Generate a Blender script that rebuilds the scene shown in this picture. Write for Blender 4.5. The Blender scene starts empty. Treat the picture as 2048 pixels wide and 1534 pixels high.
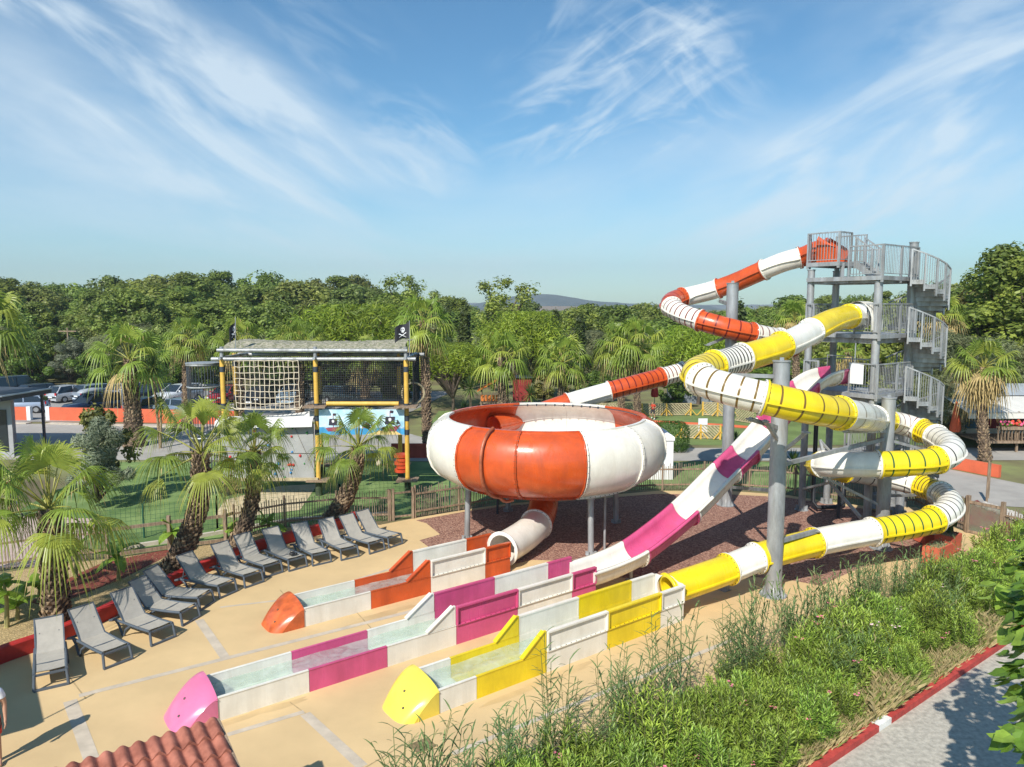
import bpy, math, random
from mathutils import Vector, Matrix
R_ = random.Random(7)
sc = bpy.context.scene
COL = sc.collection
# ---------------------------------------------------------------- camera
F = 1480.0; PITCH = math.atan(154 / F); H = 8.5
cp, sp = math.cos(PITCH), math.sin(PITCH)
cam = bpy.data.cameras.new('camera'); camo = bpy.data.objects.new('camera', cam); COL.objects.link(camo)
camo.location = (0, 0, H); camo.rotation_euler = (math.pi / 2 - PITCH, 0, 0)
cam.sensor_width = 36.0; cam.lens = 36.0 * F / 2048; cam.clip_end = 6000; cam.clip_start = 0.1
sc.camera = camo
def ray(px, py):
    u = (px - 1024) / F; v = (py - 767) / F
    return u, cp - v * sp, -(v * cp + sp)
def G(px, py, z=0.0):                       # survey point on the level z
    d = ray(px, py); s = (z - H) / d[2]
    return Vector((d[0] * s, d[1] * s, z))
def D(px, py, zc):                          # survey point at a known distance
    d = ray(px, py); return Vector((d[0] * zc, d[1] * zc, H + d[2] * zc))
def Y(px, py, y):                           # survey point at a known y
    d = ray(px, py); s = y / d[1]; return Vector((d[0] * s, y, H + d[2] * s))
EX = Vector((.8, .6, 0)); NX = Vector((-.6, .8, 0)); UP = Vector((0, 0, 1))
# ---------------------------------------------------------------- materials
MATS = {}
def lin(c):
    return tuple(((v / 255) / 12.92 if v / 255 <= .04045 else ((v / 255 + .055) / 1.055) ** 2.4) for v in c)
def mat(name, col, rough=.5, var=0.0, vscale=4.0, bump=0.0, bscale=20.0, metal=0.0, transl=0.0, rnd=0.0, spec=.5, col2=None, detail=6.0, coat=0.0, vstretch=None, vlo=.35, vhi=.65, grime=0.0):
    m = bpy.data.materials.new(name); m.use_nodes = True; nt = m.node_tree; N = nt.nodes; L = nt.links
    b = N['Principled BSDF']; out = N['Material Output']
    b.inputs['Base Color'].default_value = (*col, 1); b.inputs['Roughness'].default_value = rough
    b.inputs['Metallic'].default_value = metal; b.inputs['Specular IOR Level'].default_value = spec
    if coat: b.inputs['Coat Weight'].default_value = coat; b.inputs['Coat Roughness'].default_value = .08
    tc = N.new('ShaderNodeTexCoord'); src = tc.outputs['Object']
    if vstretch:
        mp = N.new('ShaderNodeMapping'); mp.inputs['Scale'].default_value = vstretch; L.new(src, mp.inputs[0]); vs = mp.outputs[0]
    else: vs = src
    last = None
    if var or col2:
        n = N.new('ShaderNodeTexNoise'); n.inputs['Scale'].default_value = vscale; n.inputs['Detail'].default_value = detail; n.inputs['Roughness'].default_value = .6
        L.new(vs, n.inputs['Vector'])
        r = N.new('ShaderNodeValToRGB'); r.color_ramp.elements[0].position = vlo; r.color_ramp.elements[1].position = vhi
        c2 = col2 if col2 else col
        r.color_ramp.elements[0].color = (*[c * (1 - var) for c in col], 1)
        r.color_ramp.elements[1].color = (*[min(1, c * (1 + var)) for c in c2], 1)
        L.new(n.outputs['Fac'], r.inputs[0]); last = r.outputs[0]
    if rnd:
        oi = N.new('ShaderNodeObjectInfo'); hs = N.new('ShaderNodeHueSaturation')
        mr = N.new('ShaderNodeMapRange'); mr.inputs[3].default_value = 1 - rnd; mr.inputs[4].default_value = 1 + rnd
        L.new(oi.outputs['Random'], mr.inputs[0]); L.new(mr.outputs[0], hs.inputs['Value'])
        mh = N.new('ShaderNodeMath'); mh.operation = 'MULTIPLY_ADD'; mh.inputs[1].default_value = 7.13; mh.inputs[2].default_value = 0
        fr = N.new('ShaderNodeMath'); fr.operation = 'FRACT'; m2 = N.new('ShaderNodeMapRange'); m2.inputs[3].default_value = .5 - rnd * .09; m2.inputs[4].default_value = .5 + rnd * .05
        L.new(oi.outputs['Random'], mh.inputs[0]); L.new(mh.outputs[0], fr.inputs[0]); L.new(fr.outputs[0], m2.inputs[0]); L.new(m2.outputs[0], hs.inputs['Hue'])
        if last: L.new(last, hs.inputs['Color'])
        else: hs.inputs['Color'].default_value = (*col, 1)
        last = hs.outputs[0]
    if grime:                                # rain streaks and ingrained dirt
        mg = N.new('ShaderNodeMapping'); mg.inputs['Scale'].default_value = (2.6, 2.6, .55); L.new(src, mg.inputs[0])
        ng = N.new('ShaderNodeTexNoise'); ng.inputs['Scale'].default_value = 1.0; ng.inputs['Detail'].default_value = 13; ng.inputs['Roughness'].default_value = .68; ng.inputs['Distortion'].default_value = .6; L.new(mg.outputs[0], ng.inputs['Vector'])
        rg = N.new('ShaderNodeValToRGB'); rg.color_ramp.elements[0].position = .36; rg.color_ramp.elements[1].position = .58; rg.color_ramp.elements[0].color = (1 - grime, 1 - grime * 1.12, 1 - grime * 1.35, 1); rg.color_ramp.elements[1].color = (1, 1, 1, 1); L.new(ng.outputs['Fac'], rg.inputs[0])
        mxg = N.new('ShaderNodeMix'); mxg.data_type = 'RGBA'; mxg.blend_type = 'MULTIPLY'; mxg.inputs[0].default_value = 1; L.new(rg.outputs[0], mxg.inputs[7])
        if last: L.new(last, mxg.inputs[6])
        else: mxg.inputs[6].default_value = (*col, 1)
        last = mxg.outputs[2]; rr2 = N.new('ShaderNodeMapRange'); rr2.inputs[1].default_value = .35; rr2.inputs[2].default_value = .6; rr2.inputs[3].default_value = min(1, rough + .28); rr2.inputs[4].default_value = rough; L.new(ng.outputs['Fac'], rr2.inputs[0]); L.new(rr2.outputs[0], b.inputs['Roughness'])
    if last: L.new(last, b.inputs['Base Color'])
    if bump:
        n2 = N.new('ShaderNodeTexNoise'); n2.inputs['Scale'].default_value = bscale; n2.inputs['Detail'].default_value = 5
        L.new(vs, n2.inputs['Vector'])
        bp = N.new('ShaderNodeBump'); bp.inputs['Strength'].default_value = bump; bp.inputs['Distance'].default_value = .03
        L.new(n2.outputs['Fac'], bp.inputs['Height']); L.new(bp.outputs[0], b.inputs['Normal'])
    if transl:
        t = N.new('ShaderNodeBsdfTranslucent'); mx = N.new('ShaderNodeMixShader'); mx.inputs[0].default_value = transl
        if last: L.new(last, t.inputs[0])
        else: t.inputs[0].default_value = (*col, 1)
        L.new(b.outputs[0], mx.inputs[1]); L.new(t.outputs[0], mx.inputs[2]); L.new(mx.outputs[0], out.inputs['Surface'])
    MATS[name] = m
    return m
WHITE = mat('white_gelcoat', (.79, .755, .67), .26, .075, 1.3, .05, 6, coat=.2, detail=12, grime=.10)
YELLOW = mat('yellow_gelcoat', (.80, .60, .014), .26, .11, 1.2, .05, 6, coat=.2, detail=12, grime=.12)
ORANGE = mat('orange_gelcoat', (.58, .088, .018), .24, .15, 1.3, .05, 6, coat=.25, detail=12, grime=.18)
PINK = mat('pink_gelcoat', (.60, .085, .215), .26, .12, 1.2, .05, 6, coat=.2, detail=12, grime=.14)
CAPPINK = mat('faded_pink_gelcoat', (.70, .18, .33), .3, .07, 1.5, .04, 6, coat=.4)
CAPYEL = mat('pale_yellow_gelcoat', (.83, .66, .09), .28, .06, 1.5, .04, 6, coat=.4)
CAPORA = mat('worn_orange_gelcoat', (.54, .11, .03), .3, .32, 3.5, .05, 6, coat=.3)
RSTR = {'brown': mat('brown_light_band', (.17, .10, .02), .35), 'green': mat('green_light_band', (.01, .10, .035), .35),
        'red': mat('dark_red_light_band', (.16, .012, .012), .35), 'dark': mat('dark_light_band', (.035, .03, .03), .35)}
BOLT = mat('bolt_steel', (.10, .095, .085), .4, metal=.6)
GALV = mat('galvanised_steel', (.37, .385, .40), .42, .22, 3.0, .03, 30, metal=.35, vstretch=(1, 1, .35), grime=.25)
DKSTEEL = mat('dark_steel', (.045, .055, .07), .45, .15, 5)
GRATE = mat('steel_grating', (.36, .37, .38), .55, .2, 40, metal=.3)
CONC = mat('grey_concrete', (.40, .385, .35), .85, .14, 3, .2, 40)
WOOD = mat('weathered_wood', (.26, .185, .125), .8, .4, 6, .3, 30, vstretch=(3, 3, .4))
WOODPALE = mat('pale_slat_wood', (.40, .33, .20), .8, .25, 4, .2, 30)
YPOST = mat('yellow_painted_post', (.66, .40, .07), .5, .12, 4)
TIRE = mat('tyre_rubber', (.016, .016, .017), .8)
GLASS = mat('dark_glass', (.02, .027, .034), .06, spec=.8)
BLACK = mat('black_plastic', (.015, .015, .016), .5)
SIGNW = mat('white_panel', (.75, .76, .77), .4)
# ---------------------------------------------------------------- builders
class MB:
    def __init__(s): s.v = []; s.f = []; s.m = []; s.sm = []
    def add(s, vs, fs, mi=0, smooth=False):
        o = len(s.v); s.v.extend([tuple(v) for v in vs])
        for f in fs: s.f.append([i + o for i in f]); s.m.append(mi); s.sm.append(smooth)
    def obox(s, c, ax, ay, az, mi=0):       # box from centre and three half axes
        c = Vector(c); P = [c + ax * i + ay * j + az * k for i in (-1, 1) for j in (-1, 1) for k in (-1, 1)]
        s.add(P, [(0, 1, 3, 2), (4, 6, 7, 5), (0, 4, 5, 1), (2, 3, 7, 6), (0, 2, 6, 4), (1, 5, 7, 3)], mi)
    def box(s, c, d, rz=0.0, mi=0):
        ca, sa = math.cos(rz), math.sin(rz)
        s.obox(c, Vector((ca, sa, 0)) * d[0] / 2, Vector((-sa, ca, 0)) * d[1] / 2, UP * d[2] / 2, mi)
    def bar(s, a, b, w, h=None, mi=0, ref=UP):
        a, b = Vector(a), Vector(b); t = b - a; l = t.length
        if l < 1e-6: return
        t = t / l; r = ref if abs(t.dot(ref)) < .98 else Vector((1, 0, 0))
        sd = t.cross(r).normalized(); u = sd.cross(t); h = w if h is None else h
        s.obox((a + b) / 2, t * l / 2, sd * w / 2, u * h / 2, mi)
    def cyl(s, a, b, r, r2=None, n=12, mi=0, caps=True, smooth=True):
        a, b = Vector(a), Vector(b); r2 = r if r2 is None else r2; t = (b - a)
        if t.length < 1e-6: return
        t.normalize(); x = t.orthogonal().normalized(); y = t.cross(x)
        V = []
        for i in range(n):
            k = 2 * math.pi * i / n; d = x * math.cos(k) + y * math.sin(k); V.append(a + d * r); V.append(b + d * r2)
        s.add(V, [(2 * i, 2 * ((i + 1) % n), 2 * ((i + 1) % n) + 1, 2 * i + 1) for i in range(n)], mi, smooth)
        if caps:
            s.add(V, [tuple(range(0, 2 * n, 2))[::-1], tuple(range(1, 2 * n, 2))], mi)
    def poly_tube(s, pts, r, n=8, mi=0, caps=True, smooth=True):   # pts, radius or list of radii
        pts = [Vector(p) for p in pts]; m = len(pts); V = []; x = None
        for i, p in enumerate(pts):
            t = (pts[min(i + 1, m - 1)] - pts[max(i - 1, 0)]).normalized()
            x = t.orthogonal() if x is None else x - t * x.dot(t)
            x.normalize(); y = t.cross(x); rr = r[i] if isinstance(r, (list, tuple)) else r
            for k in range(n):
                a = 2 * math.pi * k / n; V.append(p + (x * math.cos(a) + y * math.sin(a)) * rr)
        Fs = [(i * n + k, i * n + (k + 1) % n, (i + 1) * n + (k + 1) % n, (i + 1) * n + k) for i in range(m - 1) for k in range(n)]
        s.add(V, Fs, mi, smooth)
        if caps: s.add(V, [tuple(range(n))[::-1], tuple(range((m - 1) * n, m * n))], mi)
    def sheet(s, poly, z, mi=0):
        s.add([(p[0], p[1], z) for p in poly], [tuple(range(len(poly)))], mi)
    def prism(s, poly, z0, z1, mi=0):
        n = len(poly); V = [(p[0], p[1], z0) for p in poly] + [(p[0], p[1], z1) for p in poly]
        s.add(V, [(i, (i + 1) % n, (i + 1) % n + n, i + n) for i in range(n)] + [tuple(range(n))[::-1], tuple(range(n, 2 * n))], mi)
    def lathe(s, prof, n=24, c=(0, 0, 0), mi=0, a0=0, a1=2 * math.pi, smooth=True):
        full = abs(a1 - a0 - 2 * math.pi) < 1e-6; k = n if full else n + 1; V = []
        for i in range(k):
            a = a0 + (a1 - a0) * i / n
            for r, z in prof: V.append((c[0] + r * math.cos(a), c[1] + r * math.sin(a), c[2] + z))
        m = len(prof)
        s.add(V, [(i * m + j, ((i + 1) % k) * m + j, ((i + 1) % k) * m + j + 1, i * m + j + 1) for i in range(n) for j in range(m - 1)], mi, smooth)
    def ball(s, c, r, n=10, mi=0, sz=1.0):
        prof = [(r * math.sin(math.pi * i / n), -r * sz * math.cos(math.pi * i / n)) for i in range(n + 1)]
        s.lathe(prof, n + 2, c, mi)
    def build(s, name, mats, parent=None, label=None, cat=None, group=None, kind=None, off=None, rz=None):
        me = bpy.data.meshes.new(name)
        o = bpy.data.objects.new(name, me); COL.objects.link(o)
        org = Vector((0, 0, 0))
        if parent is not None:
            o.parent = parent; org = Vector(parent.get('_org', (0, 0, 0))); o['_org'] = tuple(org)
        V = s.v if org.length == 0 else [(v[0] - org.x, v[1] - org.y, v[2] - org.z) for v in s.v]
        me.from_pydata(V, [], s.f)
        if not isinstance(mats, (list, tuple)): mats = [mats]
        for m in mats: me.materials.append(m)
        me.polygons.foreach_set('material_index', s.m); me.polygons.foreach_set('use_smooth', s.sm); me.update()
        tag(o, label, cat, group, kind)
        return o
def tag(o, label=None, cat=None, group=None, kind=None):
    if label: o['label'] = label
    if cat: o['category'] = cat
    if group: o['group'] = group
    if kind: o['kind'] = kind
    return o
ORG = []
def thing(name, label, cat, loc=(0, 0, 0), group=None, rz=0.0):
    o = bpy.data.objects.new(name, None); COL.objects.link(o); o.location = loc; o.rotation_euler = (0, 0, rz)
    o.empty_display_size = .3; o['_org'] = tuple(loc) if rz == 0 else (0, 0, 0); ORG.append(o)
    return tag(o, label, cat, group)
def kids(o): return [c for c in COL.objects if c.parent is o]
def dup(o, loc, rz=0.0, s=1.0, label=None, group=None, parent=None, cache={}):
    c = o.copy(); COL.objects.link(c)
    if parent is None:
        c.location = loc; c.rotation_euler = (0, 0, rz); c.scale = (s, s, s) if not isinstance(s, tuple) else s
        if label: c['label'] = label
        if group: c['group'] = group
    else: c.parent = parent
    if o.name not in cache: cache[o.name] = [k.name for k in kids(o)]
    for k in cache[o.name]: dup(COL.objects[k], None, parent=c)
    return c
def spline(pts, n=8):
    P = [Vector(p) for p in pts]; out = []
    for i in range(len(P) - 1):
        p0 = P[i - 1] if i else P[0] * 2 - P[1]; p1, p2 = P[i], P[i + 1]; p3 = P[i + 2] if i + 2 < len(P) else P[-1] * 2 - P[-2]
        a = (p1 - p0).length ** .5 + 1e-6; b = (p2 - p1).length ** .5 + 1e-6; c = (p3 - p2).length ** .5 + 1e-6
        t0, t1, t2, t3 = 0, a, a + b, a + b + c
        for k in range(n):
            t = t1 + (t2 - t1) * k / n
            A1 = p0 * ((t1 - t) / (t1 - t0)) + p1 * ((t - t0) / (t1 - t0)); A2 = p1 * ((t2 - t) / (t2 - t1)) + p2 * ((t - t1) / (t2 - t1)); A3 = p2 * ((t3 - t) / (t3 - t2)) + p3 * ((t - t2) / (t3 - t2))
            B1 = A1 * ((t2 - t) / (t2 - t0)) + A2 * ((t - t0) / (t2 - t0)); B2 = A2 * ((t3 - t) / (t3 - t1)) + A3 * ((t - t1) / (t3 - t1))
            out.append(B1 * ((t2 - t) / (t2 - t1)) + B2 * ((t - t1) / (t2 - t1)))
    out.append(P[-1].copy()); return out
def smooth_path(pts, it):
    P = [p.copy() for p in pts]
    for _ in range(it):
        P = [P[0]] + [(P[i - 1] + P[i] * 2 + P[i + 1]) / 4 for i in range(1, len(P) - 1)] + [P[-1]]
    return P
# ================================================================ light and sky
SUNL = Vector((.48, 1.02, -1)).normalized()          # direction the light travels
elev = math.asin(-SUNL.z); az = math.atan2(-SUNL.x, -SUNL.y)
sun = bpy.data.lights.new('sun', 'SUN'); sun.energy = 4.5; sun.angle = math.radians(.5); sun.color = (1, .955, .87)
so = bpy.data.objects.new('sun', sun); COL.objects.link(so); so.rotation_euler = SUNL.to_track_quat('-Z', 'Y').to_euler(); so.location = (-20, -40, 60)
w = bpy.data.worlds.new('World'); sc.world = w; w.use_nodes = True; nt = w.node_tree; N = nt.nodes; L = nt.links
bg = N['Background']; bg.inputs[1].default_value = .100
sky = N.new('ShaderNodeTexSky'); sky.sky_type = 'NISHITA'; sky.sun_disc = False; sky.sun_elevation = elev; sky.sun_rotation = az % (2 * math.pi)
sky.air_density = 1.0; sky.dust_density = .35; sky.ozone_density = 2.2
tc = N.new('ShaderNodeTexCoord'); sx = N.new('ShaderNodeSeparateXYZ'); L.new(tc.outputs['Generated'], sx.inputs[0])
def mth(op, a, b=None, c=None, clamp=False):
    n = N.new('ShaderNodeMath'); n.operation = op; n.use_clamp = clamp
    for i, v in enumerate((a, b, c)):
        if v is None: continue
        if isinstance(v, (int, float)): n.inputs[i].default_value = v
        else: L.new(v, n.inputs[i])
    return n.outputs[0]
az_ = mth('ARCTAN2', sx.outputs['X'], sx.outputs['Y']); el_ = mth('ARCSINE', mth('MINIMUM', sx.outputs['Z'], .999))
def streaks(px, py, lx, ly, rot, amp, ns=(5, 22), lo=.46, hi=.72, seed=0.0, dist=.9):   # one bank of cirrus: bearing, height, extent, slant
    a0 = math.atan((px - 1024) / F); e0 = math.atan((613 - py) / F / math.sqrt(1 + ((px - 1024) / F) ** 2)); r = math.radians(rot); ca, sa = math.cos(r), math.sin(r)
    da = mth('SUBTRACT', az_, a0); de = mth('SUBTRACT', el_, e0)
    p = mth('ADD', mth('MULTIPLY', da, ca), mth('MULTIPLY', de, sa)); q = mth('SUBTRACT', mth('MULTIPLY', de, ca), mth('MULTIPLY', da, sa))
    d2 = mth('ADD', mth('POWER', mth('ABSOLUTE', mth('DIVIDE', p, lx / F)), 2.0), mth('POWER', mth('ABSOLUTE', mth('DIVIDE', q, ly / F)), 2.0))
    m = N.new('ShaderNodeMapRange'); m.interpolation_type = 'SMOOTHSTEP'; m.inputs[1].default_value = 1.0; m.inputs[2].default_value = 0.0; L.new(d2, m.inputs[0])
    c = N.new('ShaderNodeCombineXYZ'); L.new(mth('MULTIPLY', p, ns[0]), c.inputs[0]); L.new(mth('MULTIPLY', q, ns[1]), c.inputs[1]); c.inputs[2].default_value = seed
    n = N.new('ShaderNodeTexNoise'); n.inputs['Scale'].default_value = 1.0; n.inputs['Detail'].default_value = 10; n.inputs['Roughness'].default_value = .54; n.inputs['Distortion'].default_value = dist * .6; L.new(c.outputs[0], n.inputs['Vector'])
    k = N.new('ShaderNodeMapRange'); k.interpolation_type = 'SMOOTHSTEP'; k.inputs[1].default_value = lo; k.inputs[2].default_value = hi; L.new(n.outputs['Fac'], k.inputs[0])
    return mth('MULTIPLY', mth('MULTIPLY', m.outputs[0], k.outputs[0]), amp)
cl = None
for args in ((250, 150, 640, 210, -27, .85, (4, 15), .38, .70, 1.3), (560, 270, 260, 110, -36, .5, (7, 22), .42, .72, 7.7), (840, 300, 150, 110, -20, .55, (9, 20), .38, .66, 2.2, 1.8), (1230, 190, 330, 190, 24, .62, (7, 26), .42, .70, 3.1, 1.8), (1340, 150, 230, 130, -30, .5, (9, 26), .44, .72, 9.1, 1.6), (1800, 320, 560, 190, 24, .78, (4, 16), .38, .70, 4.4), (1990, 70, 300, 120, 10, .55, (5, 18), .40, .70, 5.5), (700, 110, 260, 110, -25, .3, (6, 20), .42, .72, 6.6), (380, 400, 1100, 250, -8, .46, (2, 7), .25, .70, 8.1), (1500, 440, 1000, 210, 6, .36, (2, 7), .25, .72, 8.9), (300, 230, 700, 260, -20, .4, (2, 6), .3, .7, 14.2), (1500, 250, 800, 260, 20, .3, (2, 6), .32, .7, 15.2), (1080, 60, 160, 120, 45, .3, (9, 24), .44, .72, 12.1)):
    t_ = streaks(*args); cl = t_ if cl is None else mth('ADD', cl, t_)
cl = mth('MINIMUM', mth('MULTIPLY', cl, .82), .72)
hs = N.new('ShaderNodeHueSaturation'); hs.inputs['Saturation'].default_value = 1.08
tint = N.new('ShaderNodeMix'); tint.data_type = 'RGBA'; tint.blend_type = 'MULTIPLY'; tint.inputs[0].default_value = 1; tint.inputs[7].default_value = (.71, .96, 1.02, 1); L.new(sky.outputs[0], tint.inputs[6]); L.new(tint.outputs[2], hs.inputs['Color'])
mixc = N.new('ShaderNodeMix'); mixc.data_type = 'RGBA'; L.new(cl, mixc.inputs[0]); L.new(hs.outputs[0], mixc.inputs[6]); mixc.inputs[7].default_value = (6.2, 7.1, 7.7, 1)
L.new(mixc.outputs[2], bg.inputs[0])
sc.view_settings.view_transform = 'Standard'; sc.view_settings.look = 'None'; sc.view_settings.gamma = 1; sc.view_settings.exposure = 0.43
# ================================================================ ground
SOIL = mat('dry_earth', (.20, .15, .085), .95, .35, .25, .3, 6, col2=(.16, .17, .06))
DECK = mat('beige_resin_paving', (.60, .43, .222), .8, .13, .42, .12, 90, detail=14, vlo=.28, vhi=.66)
JOINT = mat('grey_joint_strip', (.52, .44, .34), .85, .12, 3, .1, 40)
STRAW = mat('straw_mulch', (.36, .25, .12), .95, .5, 22, .9, 45, col2=(.46, .34, .17))
REDMULCH = mat('red_bark_mulch', (.20, .045, .03), .95, .55, 25, .9, 40)
TURF = mat('artificial_turf', (.10, .19, .045), .95, .22, .7, .4, 120, col2=(.17, .24, .075))
TURF2 = mat('pale_turf', (.13, .17, .055), .95, .25, .8, .4, 120)
ASPH = mat('worn_asphalt', (.36, .335, .30), .9, .12, .6, .15, 120)
PARK = mat('parking_asphalt', (.30, .285, .265), .9, .12, .4, .15, 60)
SAND = mat('pale_sand', (.55, .45, .28), .95, .12, 2, .2, 60)
PATH = mat('pale_gravel_path', (.42, .385, .32), .95, .22, 9, .35, 70)
DRY = mat('dry_meadow', (.25, .19, .085), .95, .4, .6, .4, 12, col2=(.14, .16, .05))
GRAVEL = mat('red_gravel', (.19, .085, .07), .95, .0, 1)
nt_ = GRAVEL.node_tree; vn = nt_.nodes.new('ShaderNodeTexVoronoi'); vn.inputs['Scale'].default_value = 21
tcg = nt_.nodes.new('ShaderNodeTexCoord'); nt_.links.new(tcg.outputs['Object'], vn.inputs['Vector'])
crg = nt_.nodes.new('ShaderNodeValToRGB'); e = crg.color_ramp.elements; e[0].color = (.17, .08, .058, 1); e[1].color = (.50, .30, .22, 1); m_ = e.new(.5); m_.color = (.30, .15, .108, 1)
sp_ = nt_.nodes.new('ShaderNodeSeparateColor'); nt_.links.new(vn.outputs['Color'], sp_.inputs[0]); nt_.links.new(sp_.outputs[0], crg.inputs[0])
nt_.links.new(crg.outputs[0], nt_.nodes['Principled BSDF'].inputs['Base Color'])
bpn = nt_.nodes.new('ShaderNodeBump'); bpn.inputs['Strength'].default_value = .8; bpn.inputs['Distance'].default_value = .05; bpn.invert = True
nt_.links.new(vn.outputs['Distance'], bpn.inputs['Height']); nt_.links.new(bpn.outputs[0], nt_.nodes['Principled BSDF'].inputs['Normal'])
def ground(name, poly, z, m, kind='structure', label=None):
    b = MB(); b.sheet(poly, z); return b.build(name, m, kind=kind, label=label)
b = MB(); b.sheet([(-900, -60), (900, -60), (900, 2600), (-900, 2600)], -.012); b.build('ground', SOIL, kind='structure', label='dry earth ground reaching the hills')
g = lambda *a: [G(x, y) for x, y in a]
wall_px = [(110, 1290), (215, 1241), (300, 1197), (400, 1152), (470, 1122), (560, 1092), (640, 1070), (690, 1056), (716, 1042)]
deckp = [Vector((-16, 3, 0)), Vector((-16, 15.6, 0)), G(0, 1330)] + g(*wall_px) + g((760, 1050), (831, 1036), (927, 1020), (1010, 1008), (1312, 982), (1459, 982), (1572, 990), (1655, 1003), (1730, 1012), (1832, 1014), (1901, 1052), (1931, 1064), (2003, 1080)) + [Vector((22, 27.2, 0)), Vector((5.72, 12.92, 0)) + EX * 14 + NX * .9, Vector((5.72, 12.92, 0)) - EX * 16 + NX * .9]
ground('deck_paving', deckp, .004, DECK)
grav = g((839, 1081), (880, 1069), (853, 1047), (832, 1041), (927, 1024), (1012, 1012), (1312, 988), (1459, 989), (1572, 995), (1655, 1007), (1730, 1018), (1800, 1030), (1840, 1062), (1852, 1090), (1840, 1111), (1722, 1135), (1666, 1160), (1642, 1172), (1562, 1157), (1440, 1152), (1330, 1166), (1200, 1150), (1130, 1122), (1066, 1120), (1020, 1130), (900, 1120), (865, 1100))
ground('gravel_bed', grav, .008, GRAVEL)
jb = MB()
def strip(a, b_, wd, z=.008):
    a, b_ = Vector((a[0], a[1], 0)), Vector((b_[0], b_[1], 0)); t = (b_ - a).normalized(); s_ = Vector((-t.y, t.x, 0)) * wd / 2
    jb.add([(*(a - s_).xy, z), (*(b_ - s_).xy, z), (*(b_ + s_).xy, z), (*(a + s_).xy, z)], [(0, 1, 2, 3)])
strip(G(140, 1402), G(185, 1524), .26); strip(G(158, 1392), G(865, 1212), .17, .0075); strip(G(398, 1240), G(452, 1318), .22, .0085)
strip(G(610, 1428), G(725, 1534), .22); strip(G(455, 1470), G(608, 1424), .14, .0075); strip(G(600, 1196), G(812, 1128), .12)
strip(G(905, 1508), G(1470, 1278), .13); strip(G(440, 1215), G(600, 1196), .10)
jb.build('paving_joints', JOINT, kind='structure')
lb_ = MB()
def hair(a, b_, wd=.03):
    t = (b_ - a).normalized(); s_ = Vector((-t.y, t.x, 0)) * wd / 2; lb_.add([(*(q).xy, .0065) for q in (a - s_, b_ - s_, b_ + s_, a + s_)], [(0, 1, 2, 3)])
hair(G(240, 1164), G(460, 1110)); hair(G(560, 1180), G(620, 1250)); hair(G(690, 1560), G(840, 1470)); hair(G(700, 1210), G(790, 1310)); hair(G(1385, 1300), G(1480, 1400)); hair(G(1010, 1500), G(1080, 1570)); hair(G(120, 1330), G(172, 1398)); hair(G(580, 1405), G(612, 1428)); hair(G(1500, 1160), G(1700, 1230)); hair(G(820, 1120), G(880, 1185))
lb_.build('paving_cracks', mat('paving_seam', (.40, .29, .15), .9, .2, 4), kind='structure')
def stain(name, px, py, rx, ry, m, z, seed):
    r_ = random.Random(seed); c = G(px, py); P_ = []; ph = [r_.uniform(0, 6.28) for _ in range(4)]
    for k in range(40):
        a = 2 * math.pi * k / 40; f = 1 + .22 * math.sin(2 * a + ph[0]) + .16 * math.sin(3 * a + ph[1]) + .12 * math.sin(5 * a + ph[2]) + .07 * math.sin(9 * a + ph[3]); P_.append(c + EX * math.cos(a) * rx * f + NX * math.sin(a) * ry * f)
    b_ = MB(); b_.sheet(P_, z); b_.build(name, m, kind='structure')
WETM = mat('damp_paving', (.55, .39, .195), .6, .12, .8, .1, 90, detail=10)
for i_, a_ in enumerate(((770, 1228, 1.1, .16), (520, 1425, .9, .14), (1090, 1362, 1.5, .14), (1440, 1196, .8, .25), (1005, 1290, .8, .12))): stain('damp_patch', *a_, WETM, .0055, 70 + i_)
# planting bed, lawn, roads beyond
bed = [Vector((-16, 15.6, 0)), G(0, 1330)] + g(*wall_px) + g((760, 1048), (700, 1046), (574, 1056), (470, 1078), (340, 1100), (220, 1118), (100, 1130)) + [Vector((-19, 21, 0))]
ground('planting_bed', bed, .003, STRAW)
ground('red_mulch', g((100, 1215), (60, 1205), (130, 1160), (200, 1128), (270, 1112), (330, 1100), (350, 1104), (300, 1130), (240, 1160), (150, 1195)), .008, REDMULCH)
lawn = [Vector((-20, 25.2, 0))] + g((340, 1096), (574, 1052), (785, 1040), (930, 1014), (1012, 1000), (1300, 978), (1460, 976), (1575, 984)) + [Vector((16, 35.5, 0)), Vector((16, 40, 0)), Vector((-22, 40, 0))]
ground('turf_field', lawn, 0.0, TURF)
ground('sand_pit', g((470, 1036), (600, 1020), (636, 968), (560, 972), (450, 1000), (430, 1030)), .006, SAND)
ground('timber_terrace', [Vector((-24, 22.5, 0)), Vector((-15.3, 23.6, 0)), Vector((-16.2, 29, 0)), Vector((-25, 30, 0))], .01, mat('pinkish_boards', (.48, .36, .31), .85, .12, 2, .15, 30))
ground('asphalt_lane', [Vector((-60, 41, 0)), Vector((-10, 40.4, 0)), Vector((-3, 40.2, 0)), Vector((40, 40.6, 0)), Vector((40, 44.2, 0)), Vector((-3, 44, 0)), Vector((-10, 53.2, 0)), Vector((-60, 53.4, 0))], .004, ASPH)
ground('multisport_turf', [Vector((-6, 45, 0)), Vector((36, 45, 0)), Vector((36, 62, 0)), Vector((-6, 60, 0))], .002, mat('olive_turf', (.15, .21, .06), .95, .2, .5, .4, 90))
ground('parking_lot', [Vector((-90, 54.3, 0)), Vector((-9, 54.3, 0)), Vector((-6, 74, 0)), Vector((-90, 76, 0))], .004, PARK)
ground('side_road', [G(1880, 935), G(2080, 975), Vector((60, 30, 0)), Vector((27, 29.6, 0)), G(1960, 1010), G(1850, 960), Vector((17, 41, 0))], .005, ASPH)
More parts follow.
